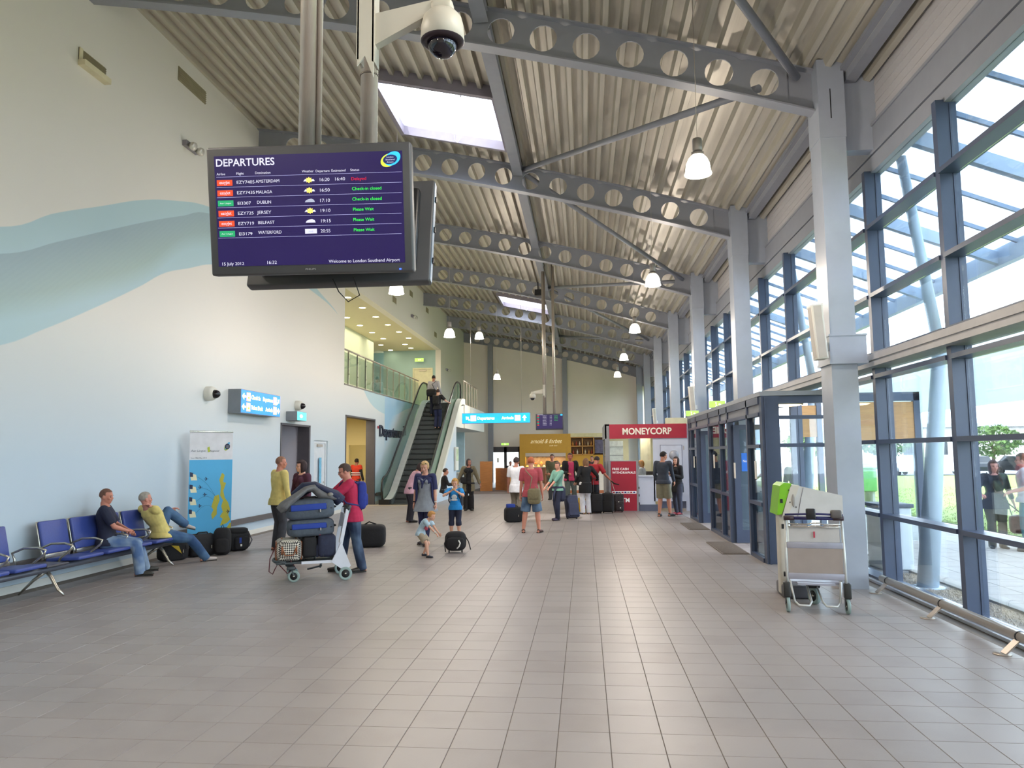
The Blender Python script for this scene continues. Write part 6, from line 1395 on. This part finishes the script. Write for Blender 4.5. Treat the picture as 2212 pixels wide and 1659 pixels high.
# cream and black weave holdall with tan straps at the nose
def weave_bag():
    m = bpy.data.materials.new('weave_check'); m.use_nodes = True; n = m.node_tree; b = n.nodes['Principled BSDF']
    t = n.nodes.new('ShaderNodeTexCoord'); c = n.nodes.new('ShaderNodeTexChecker'); mp = n.nodes.new('ShaderNodeMapping'); mp.inputs['Rotation'].default_value = (0, .8, 0); c.inputs['Scale'].default_value = 46
    c.inputs[1].default_value = lin('#d6d0c0'); c.inputs[2].default_value = lin('#241d22'); n.links.new(t.outputs['Object'], mp.inputs[0]); n.links.new(mp.outputs[0], c.inputs[0]); n.links.new(c.outputs[0], b.inputs['Base Color']); b.inputs['Roughness'].default_value = .6
    tan = M('tan_leather', '#8c5230', .5, var=.1)
    e = thing('weekend_bag', 'black and cream checked weekend bag with tan leather straps on the trolley nose', 'bag', tw_(.37, .02, .292), TR)
    ob('body', soft(MB(), (0, 0, .16), (.36, .46, .32), .4), m, e)
    st = MB()
    for x in (-.10, .10): st.tube([(x, .235*math.cos(q), .16+.165*math.sin(q)) for q in [PI*i/10-.3 for i in range(12)]], .012, 6)
    ob('strap', st, tan, e); ob('end_patch', MB().rbox((.17, 0, .15), (.03, .3, .26), .012).rbox((-.17, 0, .15), (.03, .3, .26), .012), tan, e)
    ob('handle', MB().tube([(-.1, .22, .22), (-.06, .25, .10), (.06, .25, .10), (.1, .22, .22)], .009, 7), tan, e)
    ob('shoulder_strap', MB().tube([(.17, .1, .26), (.26, .12, .05), (.27, .12, -.13), (.22, .12, -.17), (.19, .12, -.1), (.15, .15, -.02), (.02, .2, -.16), (-.1, .15, -.1), (-.02, .2, .02)], .008, 7), M('strap_wine', '#5b2a30', .6), e)
weave_bag()
suitcase(tw_(.08, -.02, .292), TR, .20, .46, .30, 'black case standing beside the checked weekend bag on the trolley', bkk, front=False)
e = suitcase(tw_(-.16, .0, .292), TR+PI/2, .48, .26, .33, 'navy suitcase with red piping at the back of the trolley', bnv)
ob('red_piping', MB().tube([(-.2, -.1, .365), (.2, -.1, .365)], .008, 6), M('piping_red', '#a02038', .6), e); ob('rivet', MB().ell((-.1, -.165, .12), (.01, .006, .01)).ell((.1, -.165, .12), (.01, .006, .01)).ell((0, -.165, .2), (.01, .006, .01)), stainless, e, kind='stuff')
holdall(tw_(.06, 0, .63), TR+PI, .68, .44, .26, 'grey wheeled holdall with a blue pocket, lower of two on the trolley', bgr, bbl, -.03)
holdall(tw_(.07, .01, .88), TR+PI, .70, .46, .30, 'grey wheeled holdall with a blue pocket, upper of two on the trolley', bgr, bbl, -.05)
# grey and navy coat thrown on top
def draped(name, lab, mat_, pts, w_, th, cat='coat'):
    mb = MB(); L = len(pts); n = 9; rings = []
    for i, (p, wd) in enumerate(pts):
        p = Vector(p); a = Vector(pts[max(0, i-1)][0]); b2 = Vector(pts[min(L-1, i+1)][0]); d = (b2-a).normalized(); s = Vector(w_).normalized(); nn = d.cross(s).normalized()
        rings.append((p, s, nn, wd, th*(1+.3*math.sin(i*1.7))))
    ringloft(mb, rings, 14); return solid(name, mb, mat_, None, .011, 3)
up3 = Vector(tw_(0, 1, 0))-Vector(tw_(0, 0, 0))
o = draped('grey_jumper', '', bagmat('jersey_grey', '#6f6f70'), [(tw_(.52, .1, 1.02), .09), (tw_(.45, .12, 1.08), .15), (tw_(.30, .1, 1.20), .17), (tw_(.14, .06, 1.32), .16), (tw_(.03, .04, 1.34), .14), (tw_(-.08, .08, 1.24), .13), (tw_(-.22, .08, 1.20), .12), (tw_(-.34, .08, 1.18), .08)], up3, .06); tag(o, 'grey knitted jumper slung over the front of the luggage heap', 'jumper')
o = draped('navy_coat', '', bagmat('coat_navy', '#252c48'), [(tw_(.30, -.12, 1.20), .08), (tw_(.14, -.08, 1.33), .15), (tw_(.0, -.04, 1.36), .2), (tw_(-.14, .0, 1.30), .21), (tw_(-.28, .0, 1.22), .2), (tw_(-.38, .0, 1.12), .12)], up3, .075); tag(o, 'navy quilted coat heaped over the top of the luggage', 'coat')
tag(ob('folded_gloves', MB().ell((0, 0, 0), (.045, .04, .03)).ell((-.07, .02, -.02), (.045, .04, .03)).ell((-.13, .03, -.045), (.04, .04, .03)), bagmat('wool_grey', '#8a8782'), loc=tw_(-.20, .2, 1.24)), 'small grey woollen bundle lying on the navy coat', 'gloves')
# backpacks
def backpack(p, lab, m, w_=.30, d=.16, h=.44, off=-.02, straps=None, drop=.40):
    e = thing('backpack', lab, 'backpack', tuple(p['e'].location), p['e'].rotation_euler.z)
    hh = p['h']; c = p['N'] + Vector((0, -.066*hh-d/2-.012, off-h/2))
    ob('body', soft(MB(), c, (w_, d, h), .5), m, e); ob('pocket', soft(MB(), c+Vector((0, -d*.45, -h*.15)), (w_*.7, d*.4, h*.45), .5), m, e)
    s = MB()
    for q in (-1, 1):
        x = q*.07*hh; s.tube([c+Vector((x*.9, d*.4, h*.42)), p['N']+Vector((x, -.01*hh, .012*hh)), p['N']+Vector((x*1.15, .05*hh, -.03*hh)), p['N']+Vector((x*1.2, .078*hh+.02, -.12*hh)), p['N']+Vector((x*1.5, .03*hh, -.2*hh)), c+Vector((x*1.2, d*.3, -h*.35))], .014, 8)
    ob('shoulder_strap', s, straps or m, e); ob('top_loop', MB().tube([c+Vector((-.03, .03, h*.48)), c+Vector((0, .02, h*.56)), c+Vector((.03, .03, h*.48))], .006, 6), strap_b, e)
    ob('zip', MB().tube([c+Vector((w_*.42*math.cos(q), -d*.30, h*.40*math.sin(q))) for q in [PI*i/10 for i in range(11)]], .005, 5), M('zip_dark', '#3c3c42', .5), e)
    return e
e = backpack(PP['trolley'], 'blue and black backpack worn by the man in the crimson shirt', bagmat('pack_blue', '#27368a'), straps=M('strap_indigo', '#2a2c66', .7))
ob('bottle_pocket', MB().rbox(PP['trolley']['N']+Vector((.12, -.2, -.42)), (.1, .1, .16), .03), bkk, e); ob('hanging_cord', MB().tube([PP['trolley']['N']+Vector((.13, -.2, -.5)), PP['trolley']['N']+Vector((.15, -.22, -.6)), PP['trolley']['N']+Vector((.12, -.2, -.68))], .003, 5), strap_b, e)
backpack(PP['boy'], 'grey and black backpack worn by the boy in blue', bagmat('pack_grey', '#33363c'), .28, .15, .42, straps=M('strap_dark', '#2b2733', .7))
backpack(PP['stair2'], 'dark backpack on the passenger holding the handrail', bkk, .28, .14, .4)
# shoulder bags
def shoulder_bag(p, lab, m, ox, oy, oz, w_, d, h, scol, s=1, cat='bag', name='shoulder_bag', rz=0):
    e = thing(name, lab, cat, tuple(p['e'].location), p['e'].rotation_euler.z); c = Vector((ox, oy, oz)); Rm = Matrix.Translation(c) @ Matrix.Rotation(rz, 4, 'Z')
    ob('body', MB().ell((0, 0, 0), (w_/2, d/2, h/2), Rm, 18, 12, .45), m, e); ob('flap', MB().ell((0, -d*.12, h*.12), (w_*.49, d*.46, h*.37), Rm, 16, 10, .45), m, e)
    sh = p['N']; hh = p['h']
    q = [c+Vector((-w_*.35*s, 0, h*.4)), Vector((c.x*.5+sh.x*.5, -.07*hh-.03, (c.z+sh.z)*.55)), sh+Vector((-.06*hh*s, -.055*hh-.012, -.02*hh)), sh+Vector((-.065*hh*s, 0, .018*hh)), sh+Vector((-.06*hh*s, .06*hh+.012, -.04*hh)), Vector((0, .085*hh+.015, (c.z+sh.z)*.55)), c+Vector((w_*.35*s*.5, .02, h*.4))]
    st = MB().tube(q, .012, 6); ob('strap', st, scol, e); ob('buckle', MB().box((-.02, -d*.55, -h*.1), (.02, -d*.48, 0), Rm), M('buckle', '#a19b8c', .3, .6), e); return e
shoulder_bag(PP['salmon'], 'khaki canvas satchel slung behind the man in salmon', bagmat('khaki_canvas', '#7d7458'), .10, -.18, .84, .30, .16, .36, M('strap_khaki', '#94866a', .7), 1)
shoulder_bag(PP['stair1'], 'dark shoulder bag on the man in pale grey on the stairs', bkk, -.02, -.2, .98, .44, .2, .32, strap_b, -1)
shoulder_bag(PP['scarf'], 'small black handbag with a brass clasp on the woman in the headscarf', bkk, .17, .17, .98, .20, .1, .2, strap_b, -1, 'bag', 'handbag')
shoulder_bag(PP['outw'], 'big patterned brown handbag held by the woman outside', M('handbag_print', '#6a4c48', .6, var=.4, scale=14), -.40, .06, .48, .40, .2, .36, strap_b, -1, 'bag', 'handbag')
shoulder_bag(PP['redtee'], 'large black shoulder holdall hanging from the man in red', bkk, -.22, -.12, .98, .56, .3, .34, strap_b, 1)
# cardigan of the mother, boy's shirt print, wristbands
def wrap_bits():
    p = PP['mother']; e = thing('cardigan', 'navy cardigan knotted at the neck over the grey tunic', 'cardigan', tuple(p['e'].location), p['e'].rotation_euler.z); h = p['h']; N = p['N']; m = M('cloth_252a52', '#252a52', .85)
    b = MB(); b.tube([N+Vector((-.10*h, .01, -.04*h)), N+Vector((-.05*h, .07*h, -.05*h)), N+Vector((0, .088*h, -.09*h)), N+Vector((.05*h, .07*h, -.05*h)), N+Vector((.10*h, .01, -.04*h))], [.025, .03, .028, .03, .025], 10)
    ob('collar', b, m, e); ob('knot', MB().ell(N+Vector((0, .10*h, -.10*h)), (.03, .025, .035)).tube([N+Vector((0, .10*h, -.1*h)), N+Vector((.01, .105*h, -.16*h))], [.024, .012], 8), m, e)
    for s in (-1, 1): ob('front_edge', MB().tube([N+Vector((s*.085*h, .03*h, -.06*h)), N+Vector((s*.098*h, .035*h, -.15*h)), N+Vector((s*.10*h, .03*h, -.25*h)), N+Vector((s*.12*h, -.0, -.42*h))], [.022, .025, .022, .02], 8), m, e)
    g = MB(); M4 = p['M4']
    for s in (-1, 1): g.ell((s*.02*h, .034*h, .052*h), (.017*h, .006*h, .01*h), M4, 10, 6)
    g.tube([M4 @ Vector((s*.037*h, y*h, .045*h)) for s, y in ((-1, .03), (-1, -.02))], .002, 5); tag(ob('sunglasses', g, black, loc=p['e'].location, rot=(0, 0, p['e'].rotation_euler.z)), 'dark sunglasses pushed up on the blonde hair', 'sunglasses')
    def band(p, i, lab, m, r=.028):
        a = p['Wr'][i]; d = (p['Wr'][i]-p['El'][i]).normalized(); q = a-d*.02*p['h']
        tag(ob('wristband', MB().tube([q-d*.012, q+d*.012], .0165*p['h']+.004, 14), m, loc=p['e'].location, rot=(0, 0, p['e'].rotation_euler.z)), lab, 'wristband')
    band(PP['mother'], 0, 'pale wristband on the wrist of the woman in the grey tunic', white)
    band(PP['mother'], 1, 'thin dark bracelet on the wrist of the woman in the grey tunic', strap_b)
    band(PP['toddler'], 1, 'white paper wristband on the small bending child', white); band(PP['trolley'], 0, 'dark watch on the wrist of the man in crimson', strap_b)
    # plain pale shirt print on the boy's chest
    p = PP['boy']; h = p['h']; c = p['P'].lerp(p['N'], .55)+Vector((0, .074*h+.012, 0))
    ob('shirt_print', MB().ell(c, (.062, .012, .055), None, 16, 10).ell(c-Vector((0, 0, .06)), (.08, .010, .02), None, 14, 8), M('print_pale', '#cdd6da', .7, var=.15, scale=30), p['e'])
    tag(ob('sandwich', MB().ell((0, 0, 0), (.04, .03, .02)), M('bread', '#c99a5c', .8), loc=W(p, (0, .20, 1.06))), 'piece of bread held at the mouth of the boy in blue', 'food')
    p = PP['toddler']; c = p['P'].lerp(p['N'], .6); ob('shirt_print', MB().ell(c+Vector((.05, .05, -.05)), (.045, .03, .04)), M('print_red', '#b04456', .7, var=.4, scale=30), p['e'])
    p = PP['vest']
    for k, dz in enumerate((-.02, -.10)):
        q = p['P'].lerp(p['N'], .5)+Vector((0, 0, dz)); pts = [q+Vector((.205*math.cos(t), .15*math.sin(t), 0)) for t in [i*PI/8 for i in range(17)]]
        ob('reflective_band', MB().tube(pts, .02, 6), M('band_silver', '#d8d8dc', .4, emit=.1), p['e'])
    p = PP['green']; e = thing('tied_coat', 'navy coat knotted round the waist of the boy in mint green', 'coat', tuple(p['e'].location), p['e'].rotation_euler.z); q = p['P']+Vector((0, 0, .05))
    ob('waist', MB().tube([q+Vector((.155*math.cos(t), .125*math.sin(t), 0)) for t in [i*PI/8 for i in range(17)]], .03, 8), bnv, e); ob('skirt', soft(MB(), q+Vector((0, -.08, -.18)), (.36, .16, .42), .5), bnv, e); ob('sleeve', MB().tube([q+Vector((-.08, .13, 0)), q+Vector((-.1, .2, -.2)), q+Vector((-.08, .2, -.36))], .03, 8), bnv, e)
    ob('white_lining', MB().tube([q+Vector((-.15, -.12, -.16)), q+Vector((0, -.18, -.13)), q+Vector((.15, -.12, -.12))], .014, 6), white, e)
    p = PP['redtee']; e = thing('handheld_strap', 'black bag strap pulled by the hand of the man in red', 'strap')
    ob('loop', MB().tube([W(p, p['Wr'][1]), W(p, p['Wr'][1])+Vector((.1, 0, -.1)), W(p, p['Wr'][1])+Vector((.25, -.05, -.14))], .02, 6), strap_b, e)
wrap_bits()
# bags on the floor
holdall((-7.05, 13.35, 0), D(55), .55, .34, .40, 'black bag under the seats behind the legs of the man in yellow', bkk)
e = holdall((-7.25, 12.75, 0), D(60), .5, .3, .38, 'black sports bag with a yellow patch under the seats', bkk); ob('yellow_patch', MB().prism([(-.12, .28), (.02, .26), (.08, .12), (-.02, .2)], -.155, -.14), M('patch_yellow', '#c9a81f', .6), e)
b1 = thing('backpack', 'tall black backpack standing in front of the map banner', 'backpack', (-6.72, 13.5, 0), D(25)); ob('body', soft(MB(), (0, 0, .25), (.32, .26, .50), .55), bkk, b1); ob('pocket', soft(MB(), (0, -.12, .18), (.24, .1, .26), .5), bkk, b1); ob('top_loop', MB().tube([(-.03, 0, .48), (0, .0, .56), (.03, 0, .48)], .008, 6), strap_b, b1)
b2 = thing('backpack', 'lumpy black rucksack with a pale buckle beside the map banner', 'backpack', (-6.72, 14.12, 0), D(35)); ob('body', soft(MB(), (0, 0, .21), (.44, .34, .42), .55), bkk, b2); ob('lid', soft(MB(), (0, -.02, .38), (.36, .3, .12), .5), bkk, b2); ob('pocket', soft(MB(), (.05, -.16, .16), (.28, .1, .24), .5), bkk, b2)
ob('buckle', MB().box((.02, -.215, .10), (.05, -.205, .14)), white, b2); ob('blue_tag', MB().box((.0, -.212, .16), (.04, -.205, .26)), bbl, b2); ob('side_strap', MB().tube([(.2, -.08, .32), (.25, -.1, .2), (.2, -.1, .08)], .012, 6), M('strap_grey', '#5a5a60', .6), b2)
b3 = thing('travel_bag', 'boxy black travel bag on the floor behind the man in crimson', 'bag', (-4.3, 14.75, 0), D(10)); ob('body', soft(MB(), (0, 0, .22), (.66, .40, .44), .38), bkk, b3); ob('top_handle', MB().tube([(-.1, 0, .43), (0, 0, .49), (.14, 0, .44)], .014, 7), strap_b, b3); ob('clasp', MB().box((.2, -.1, .36), (.25, -.06, .4)), white, b3)
b4 = thing('trolley_backpack', 'black wheeled backpack with a white baggage label in front of the boy', 'backpack', (-2.42, 13.95, 0), D(8)); ob('body', soft(MB(), (0, 0, .21), (.40, .28, .36), .62), bkk, b4); ob('pocket', soft(MB(), (0, -.12, .17), (.34, .12, .24), .6), bkk, b4)
ob('label', MB().tube([(.06, -.185, .24), (.09, -.19, .19), (.07, -.19, .13), (.03, -.185, .09)], .013, 6), M('paper', '#e8e6df', .6), b4); ob('strap', MB().tube([(-.15, -.1, .3), (-.2, -.13, .18), (-.18, -.13, .03)], .01, 6).tube([(.14, .0, .36), (.24, -.05, .2), (.28, -.1, .06)], .01, 6), strap_b, b4)
for s in (-1, 1): ob('wheel', MB().tube([(s*.12-.012, 0, .03), (s*.12+.012, 0, .03)], .03, 12), rub, b4)
suitcase((-.35, 20.95, 0), D(25), .36, .22, .62, 'navy upright suitcase beside the boy in mint green', bnv, 0, -.25)
suitcase((.33, 22.85, 0), D(5), .34, .22, .55, 'black suitcase left of a matching pair before the red kiosk', bkk, .5); suitcase((.66, 22.95, 0), D(-8), .36, .24, .56, 'black suitcase right of a matching pair before the red kiosk', bkk, 0)
e = suitcase((1.0, 23.25, 0), D(10), .30, .2, .52, 'dark patterned suitcase with white spots before the cash machine', M('case_print', '#2b2226', .7, var=.5, scale=20), .0); ob('white_spot', MB().ell((-.03, -.135, .33), (.018, .006, .022)).ell((.02, -.135, .15), (.018, .006, .022)), white, e); ob('pull_handle', MB().tube([(-.08, .05, .54), (-.2, .05, .95)], .008, 6), white, e)
t = thing('carrier_bag', 'bright yellow carrier bag with a red edge on the floor by the white trousers', 'bag', (-.1, 23.0, 0), D(-10)); ob('body', MB().prism([(-.11, 0), (.10, 0), (.14, .46), (-.12, .46)], -.05, .06), M('carrier_yellow', '#e0b414', .5), t); ob('edge_panel', MB().box((-.13, -.055, .08), (-.10, .06, .32)).box((.09, -.056, .14), (.115, .06, .3)), red, t); ob('handle', MB().tube([(-.05, 0, .45), (-.03, 0, .56), (.05, 0, .56), (.07, 0, .45)], .006, 6), M('carrier_yellow', '#e0b414', .5), t)
h1 = holdall((-1.92, 20.1, 0), D(20), .5, .3, .40, 'black and grey travel bag behind the legs of the man in salmon', bkk); ob('blue_top', MB().rbox((-.08, 0, .42), (.22, .2, .12), .03), bbl, h1)
suitcase((-4.12, 19.0, 0), D(0), .24, .2, .50, 'narrow black case beside the woman in pink', bkk)
# ================================================================= OUTSIDE
gz_ = -.1
S('ground', MB().box((XR+.1, -40, -.3), (180, 160, gz_-.02)), M('asphalt', '#77777a', .9, scale=2))
def gravel():
    m = M('gravel_brown', '#857868', .9, var=.35, scale=60, bump=1.0)
    o = ob('gravel_bed', MB().box((XR+.15, -8, gz_-.02), (5.02, 12.4, gz_+.01)), m, kind='stuff', label='brown gravel strip at the foot of the glass wall outside', category='gravel')
    random.seed(7); mb = MB()
    for i in range(2600):
        x, y = random.uniform(XR+.2, 5.0), random.uniform(5.5, 12.3); r = random.uniform(.010, .024)
        vs = [(x+r*math.cos(a)*random.uniform(.7, 1.2), y+r*math.sin(a)*random.uniform(.7, 1.2), gz_+.008) for a in (0, 1.57, 3.14, 4.71)] + [(x, y, gz_+.01+r)]
        mb.add(vs, [(0, 1, 4), (1, 2, 4), (2, 3, 4), (3, 0, 4)], False)
    ob('pebbles', mb, M('pebble', '#9c8f7e', .9, var=.4, scale=15), o, kind='stuff')
gravel()
S('kerb', MB().box((5.02, -8, gz_-.02), (5.12, 12.5, gz_+.04)), M('kerb_stone', '#8f8c88', .8))
pv = S('pavement', MB().box((5.12, -20, gz_-.02), (9.4, 60, gz_)).box((XR+.1, 12.5, gz_-.02), (5.2, 60, gz_)), M('paving_joint', '#7d7874', .9))
sl = MB(); sl.box((.006, .006, 0), (.594, .594, .018)); sm_ = sl.mesh('paving_slab'); sm_.materials.append(M('paving_slab_m', '#a9a39f', .85, var=.08, scale=3))
k = 0
for j in range(26):
    for i in range(7):
        y = 7.0+j*.6; x = 5.12+i*.6
        o = bpy.data.objects.new('slab', sm_); C.objects.link(o); o.parent = pv; o.location = (x, y, gz_)
S('lawn', MB().box((9.4, -20, gz_-.02), (48, 58, gz_+.02)), M('grass_green', '#75893f', .95, var=.2, scale=1.2))
def grass():
    random.seed(3); mb = MB()
    for i in range(9000):
        t = random.random(); x = 9.45+20*t*t; y = random.uniform(12, 40); h = random.uniform(.02, .06); a = random.uniform(0, PI); dx, dy = .02*math.cos(a), .02*math.sin(a)
        mb.add([(x-dx, y-dy, gz_+.02), (x+dx, y+dy, gz_+.02), (x+dy, y-dx, gz_+.02+h)], [(0, 1, 2)], False)
    o = ob('grass', mb, M('grass_blade', '#80954c', .9, var=.3, scale=3), fix=False, kind='stuff', label='short green grass of the lawn outside', category='grass')
grass()
# canopy over the pavement
can = glass('canopy_frame_dummy', (1, 1, 1)) if 0 else translucent('canopy_sheet', (.88, .93, .97), .42, .9)
blue_st = M('canopy_blue', '#8f9fb4', .4); pur = M('purlin_blue', '#6f7f96', .4)
e = thing('entrance_canopy', 'translucent sheeted canopy sloping down from the glass wall outside', 'canopy')
def cz(x): return 6.5-.4*(x-4.3)
y = -3.0; CY0, CY1 = -4, 44
i = 0
while y < CY1:
    ob('roof_sheet', MB().prism([(4.35, cz(4.35)), (7.3, cz(7.3)), (7.3, cz(7.3)+.02), (4.35, cz(4.35)+.02)], y+.02, y+.98), can, e)
    ob('purlin', MB().prism([(4.35, cz(4.35)-.07), (7.3, cz(7.3)-.07), (7.3, cz(7.3)), (4.35, cz(4.35))], y-.025, y+.025), pur, e)
    y += 1.0; i += 1
for y in (4.65, 7.65, 10.65, 13.65, 16.65, 22.65, 28.65, 34.65): ob('rafter', MB().prism([(4.3, cz(4.3)-.28), (7.3, cz(7.3)-.28), (7.3, cz(7.3)-.06), (4.3, cz(4.3)-.06)], y-.06, y+.06), blue_st, e)
ob('eaves_beam', MB().box((7.25, CY0, cz(7.3)-.3), (7.4, CY1, cz(7.3)+.02)), blue_st, e); ob('gutter', MB().tube([(7.5, CY0, cz(7.3)-.1), (7.5, CY1, cz(7.3)-.1)], .07, 10), blue_st, e)
cl = M('column_pale_blue', '#a3b3c2', .4)
for y, lab in ((11.15, 'pale blue kinked tubular column outside, nearest, behind the gravel strip'), (17.1, 'pale blue kinked tubular column outside beyond the lobby porch'), (23.2, 'pale blue kinked tubular column outside, far along the canopy')):
    c = thing('raking_column', lab, 'column', (4.72, y, gz_)); ob('trunk', MB().tube([(0, 0, 0), (.36, 0, 3.35)], [.14, .10], 18), cl, c); ob('arm', MB().tube([(.36, 0, 3.3), (-.02, 0, 6.2)], [.085, .07], 14), cl, c); ob('base_plate', MB().lathe([(0, .02), (.22, .02), (.22, 0)], 20), cl, c)
# far curved shelter
e = thing('curved_shelter', 'large grey barrel roofed shelter standing across the paving outside', 'shelter'); gsh = translucent('shelter_sheet', (.82, .86, .9), .25, .9)
pts = [(11.6+4.2*math.cos(a)*-1, 2.75+1.9*math.sin(a)) for a in [PI*i/16 for i in range(17)]]
ob('roof', MB().prism(pts+[(x, z-.12) for x, z in reversed(pts)], 8, 22.5, 1), gsh, e)
for x in (9.2, 15.0):
    for y in (9, 22): ob('post', MB().tube([(x, y, gz_), (x, y, 3.1)], .07, 10), cl, e)
# litter bin and low cabinet by the porch
t = thing('outdoor_cabinet', 'white low cabinet with a dark top outside the window near the lobby', 'cabinet', (4.95, 13.0, gz_)); ob('body', MB().rbox((0, 0, .5), (.5, .6, 1.0), .03), M('cabinet_white', '#c3ccd2', .5), t); ob('top', MB().rbox((0, 0, 1.02), (.56, .66, .06), .01), M('cabinet_dark', '#4a505c', .5), t)
# street lamp, green container, cars, trees, building
t = thing('green_container', 'green metal container standing on the lawn beyond the pavement', 'container', (9.9, 28.5, gz_)); ob('body', MB().rbox((0, 0, .85), (.9, 1.0, .8), .04), M('container_green', '#3f8f46', .5), t); ob('lid', MB().rbox((0, 0, 1.28), (.96, 1.06, .06), .02), M('container_green', '#3f8f46', .5), t)
for s in (-1, 1): ob('leg', MB().box((s*.35-.04, -.4, 0), (s*.35+.04, .4, .46)), steel, t)
def car_mesh(col):
    pass
wnd = M('car_glass', '#20262c', .1); tyre = M('tyre', '#1c1c1e', .8)
cbody = MB(); prof_c = [(-2.1, .3), (-2.15, .6), (-2.0, .85), (-1.1, .95), (-.6, 1.38), (.7, 1.42), (1.45, .98), (2.05, .85), (2.15, .5), (2.1, .3)]
cbody.prism(prof_c, -.85, .85, 1)
glas = MB(); glas.prism([(-.98, .97), (-.55, 1.33), (.65, 1.36), (1.25, .99)], -.86, .86, 1)
def car(x, y, rz, col, lab):
    e = thing('car', lab, 'car', (x, y, gz_), rz); cols_ = M('car_'+col[1:], col, .3, .1)
    ob('body', MB().prism(prof_c, -.85, .85, 1), cols_, e); ob('side_windows', MB().prism([(-.98, .97), (-.55, 1.33), (.65, 1.36), (1.25, .99)], -.86, .86, 1), wnd, e)
    for sx in (-1.35, 1.3):
        for sy_ in (-1, 1): ob('wheel', MB().lathe([(0, -.1), (.3, -.1), (.32, -.06), (.32, .06), (.3, .1), (0, .1)], 16, Matrix.Translation((sx, sy_*.78, .32)) @ Matrix.Rotation(PI/2, 4, 'X')), tyre, e)
ccs = [('#d8dade', 'white'), ('#2d4f9a', 'blue'), ('#8a8d92', 'silver'), ('#a82a2a', 'red'), ('#1f2226', 'black'), ('#c9ccd2', 'pale silver')]
where = ['first', 'second', 'third', 'fourth', 'fifth', 'sixth', 'seventh', 'eighth', 'ninth', 'tenth', 'eleventh', 'twelfth']
for i in range(12):
    c_, nme_ = ccs[(i*5+i//3) % 6]; car(24+i*2.9, 60+(i % 3)*.6, PI/2+.05*(i % 2), c_, '%s parked car beyond the lawn, %s from the left end of the row' % (nme_, where[i]))
def tree(x, y, h, r, seed, lab):
    random.seed(seed); e = thing('tree', lab, 'tree', (x, y, gz_)); t = MB(); t.tube([(0, 0, 0), (.1, 0, h*.35), (0, .1, h*.6)], [.22, .16, .08], 8)
    for i in range(5): a = i*1.26; t.tube([(0, 0, h*(.35+.05*i)), (r*.5*math.cos(a), r*.5*math.sin(a), h*(.55+.06*i))], [.09, .03], 6)
    ob('trunk', t, M('bark', '#5a4a3c', .9), e); lf = MB()
    for i in range(1500):
        u = Vector((random.gauss(0, 1), random.gauss(0, 1), random.gauss(0, 1))).normalized(); q = u*random.uniform(.55, 1)**.5; n_ = 1+.3*noise.noise(u*2.2+Vector((seed, 0, 0))); p = Vector((q.x*r*n_, q.y*r*n_, h*.62+q.z*h*.38*n_)); a, b2 = Vector([random.uniform(-1, 1) for _ in range(3)]), Vector([random.uniform(-1, 1) for _ in range(3)]); s = random.uniform(.12, .26)
        lf.add([p-a*s, p+b2*s, p+a*s, p-b2*s], [(0, 1, 2, 3)], False)
    ob('crown', lf, M('leaf_green', '#56703a', .9, var=.35, scale=1.5), e, fix=False, kind='stuff')
for i, (x, y, h, r) in enumerate(((26, 90, 4.5, 2.8), (35, 92, 5.2, 3.2), (46, 90, 4.6, 3), (58, 94, 5.4, 3.4), (70, 92, 4.8, 3), (82, 96, 5, 3))): tree(x, y, h, r, i+1, 'leafy tree behind the parked cars, %s from the left end of the row' % where[i])
t = thing('flat_roofed_building', 'long pale flat roofed building behind the car park', 'building', (60, 110, gz_)); ob('wall', MB().box((-30, 0, 0), (30, 10, 5)), M('building_pale', '#c9c6c0', .8), t); ob('roof', MB().box((-30.5, -.5, 5), (30.5, 10.5, 5.5)), M('building_roof', '#9aa0a6', .6), t)
wm_ = MB().box((-.9, -.06, 1.2), (.9, .02, 3.2)).mesh('window'); wm_.materials.append(wnd)
for i in range(14): o = ob('window', wm_, None, t); o.location = (-27+i*4.1, 0, 0)
for x, y, lab in ((14.5, 34, 'grey lamp post on the lawn, nearer one'), (24, 50, 'grey lamp post on the lawn, farther one')):
    t = thing('lamp_post', lab, 'lamp post', (x, y, gz_)); ob('pole', MB().tube([(0, 0, 0), (0, 0, 6)], [.09, .05], 10), steel, t); ob('head', MB().rbox((.4, 0, 6.0), (.9, .2, .1), .03), steel, t)
# beyond the far doors: a pale yard wall lit by the sky
S('yard_wall', MB().box((-14, 60, gz_), (6, 60.3, 3.0)), M('yard_pale', '#d9d5cb', .8))
S('yard', MB().box((-20, YF+.3, -.3), (XR+.2, 60, gz_)), M('yard_concrete', '#a9a6a0', .85))
# ---------------------------------------------------------------- lettering becomes mesh, squeezed to the widths read off the signs
bpy.context.view_layer.update()
dgx = bpy.context.evaluated_depsgraph_get(); fitw = {o.name: wd for o, wd in FIT}
for o in [o for o in scene.objects if o.type == 'FONT']:
    me = bpy.data.meshes.new_from_object(o.evaluated_get(dgx)); n_ = o.name
    if n_ in fitw:
        xs = [v.co.x for v in me.vertices]; d = max(xs)-min(xs); k = fitw[n_]/d
        for v in me.vertices: v.co.x *= k
    par, loc_, rot_ = o.parent, o.location.copy(), o.rotation_euler.copy(); bpy.data.objects.remove(o)
    o = bpy.data.objects.new(n_, me); C.objects.link(o); o.parent = par; o.location = loc_; o.rotation_euler = rot_
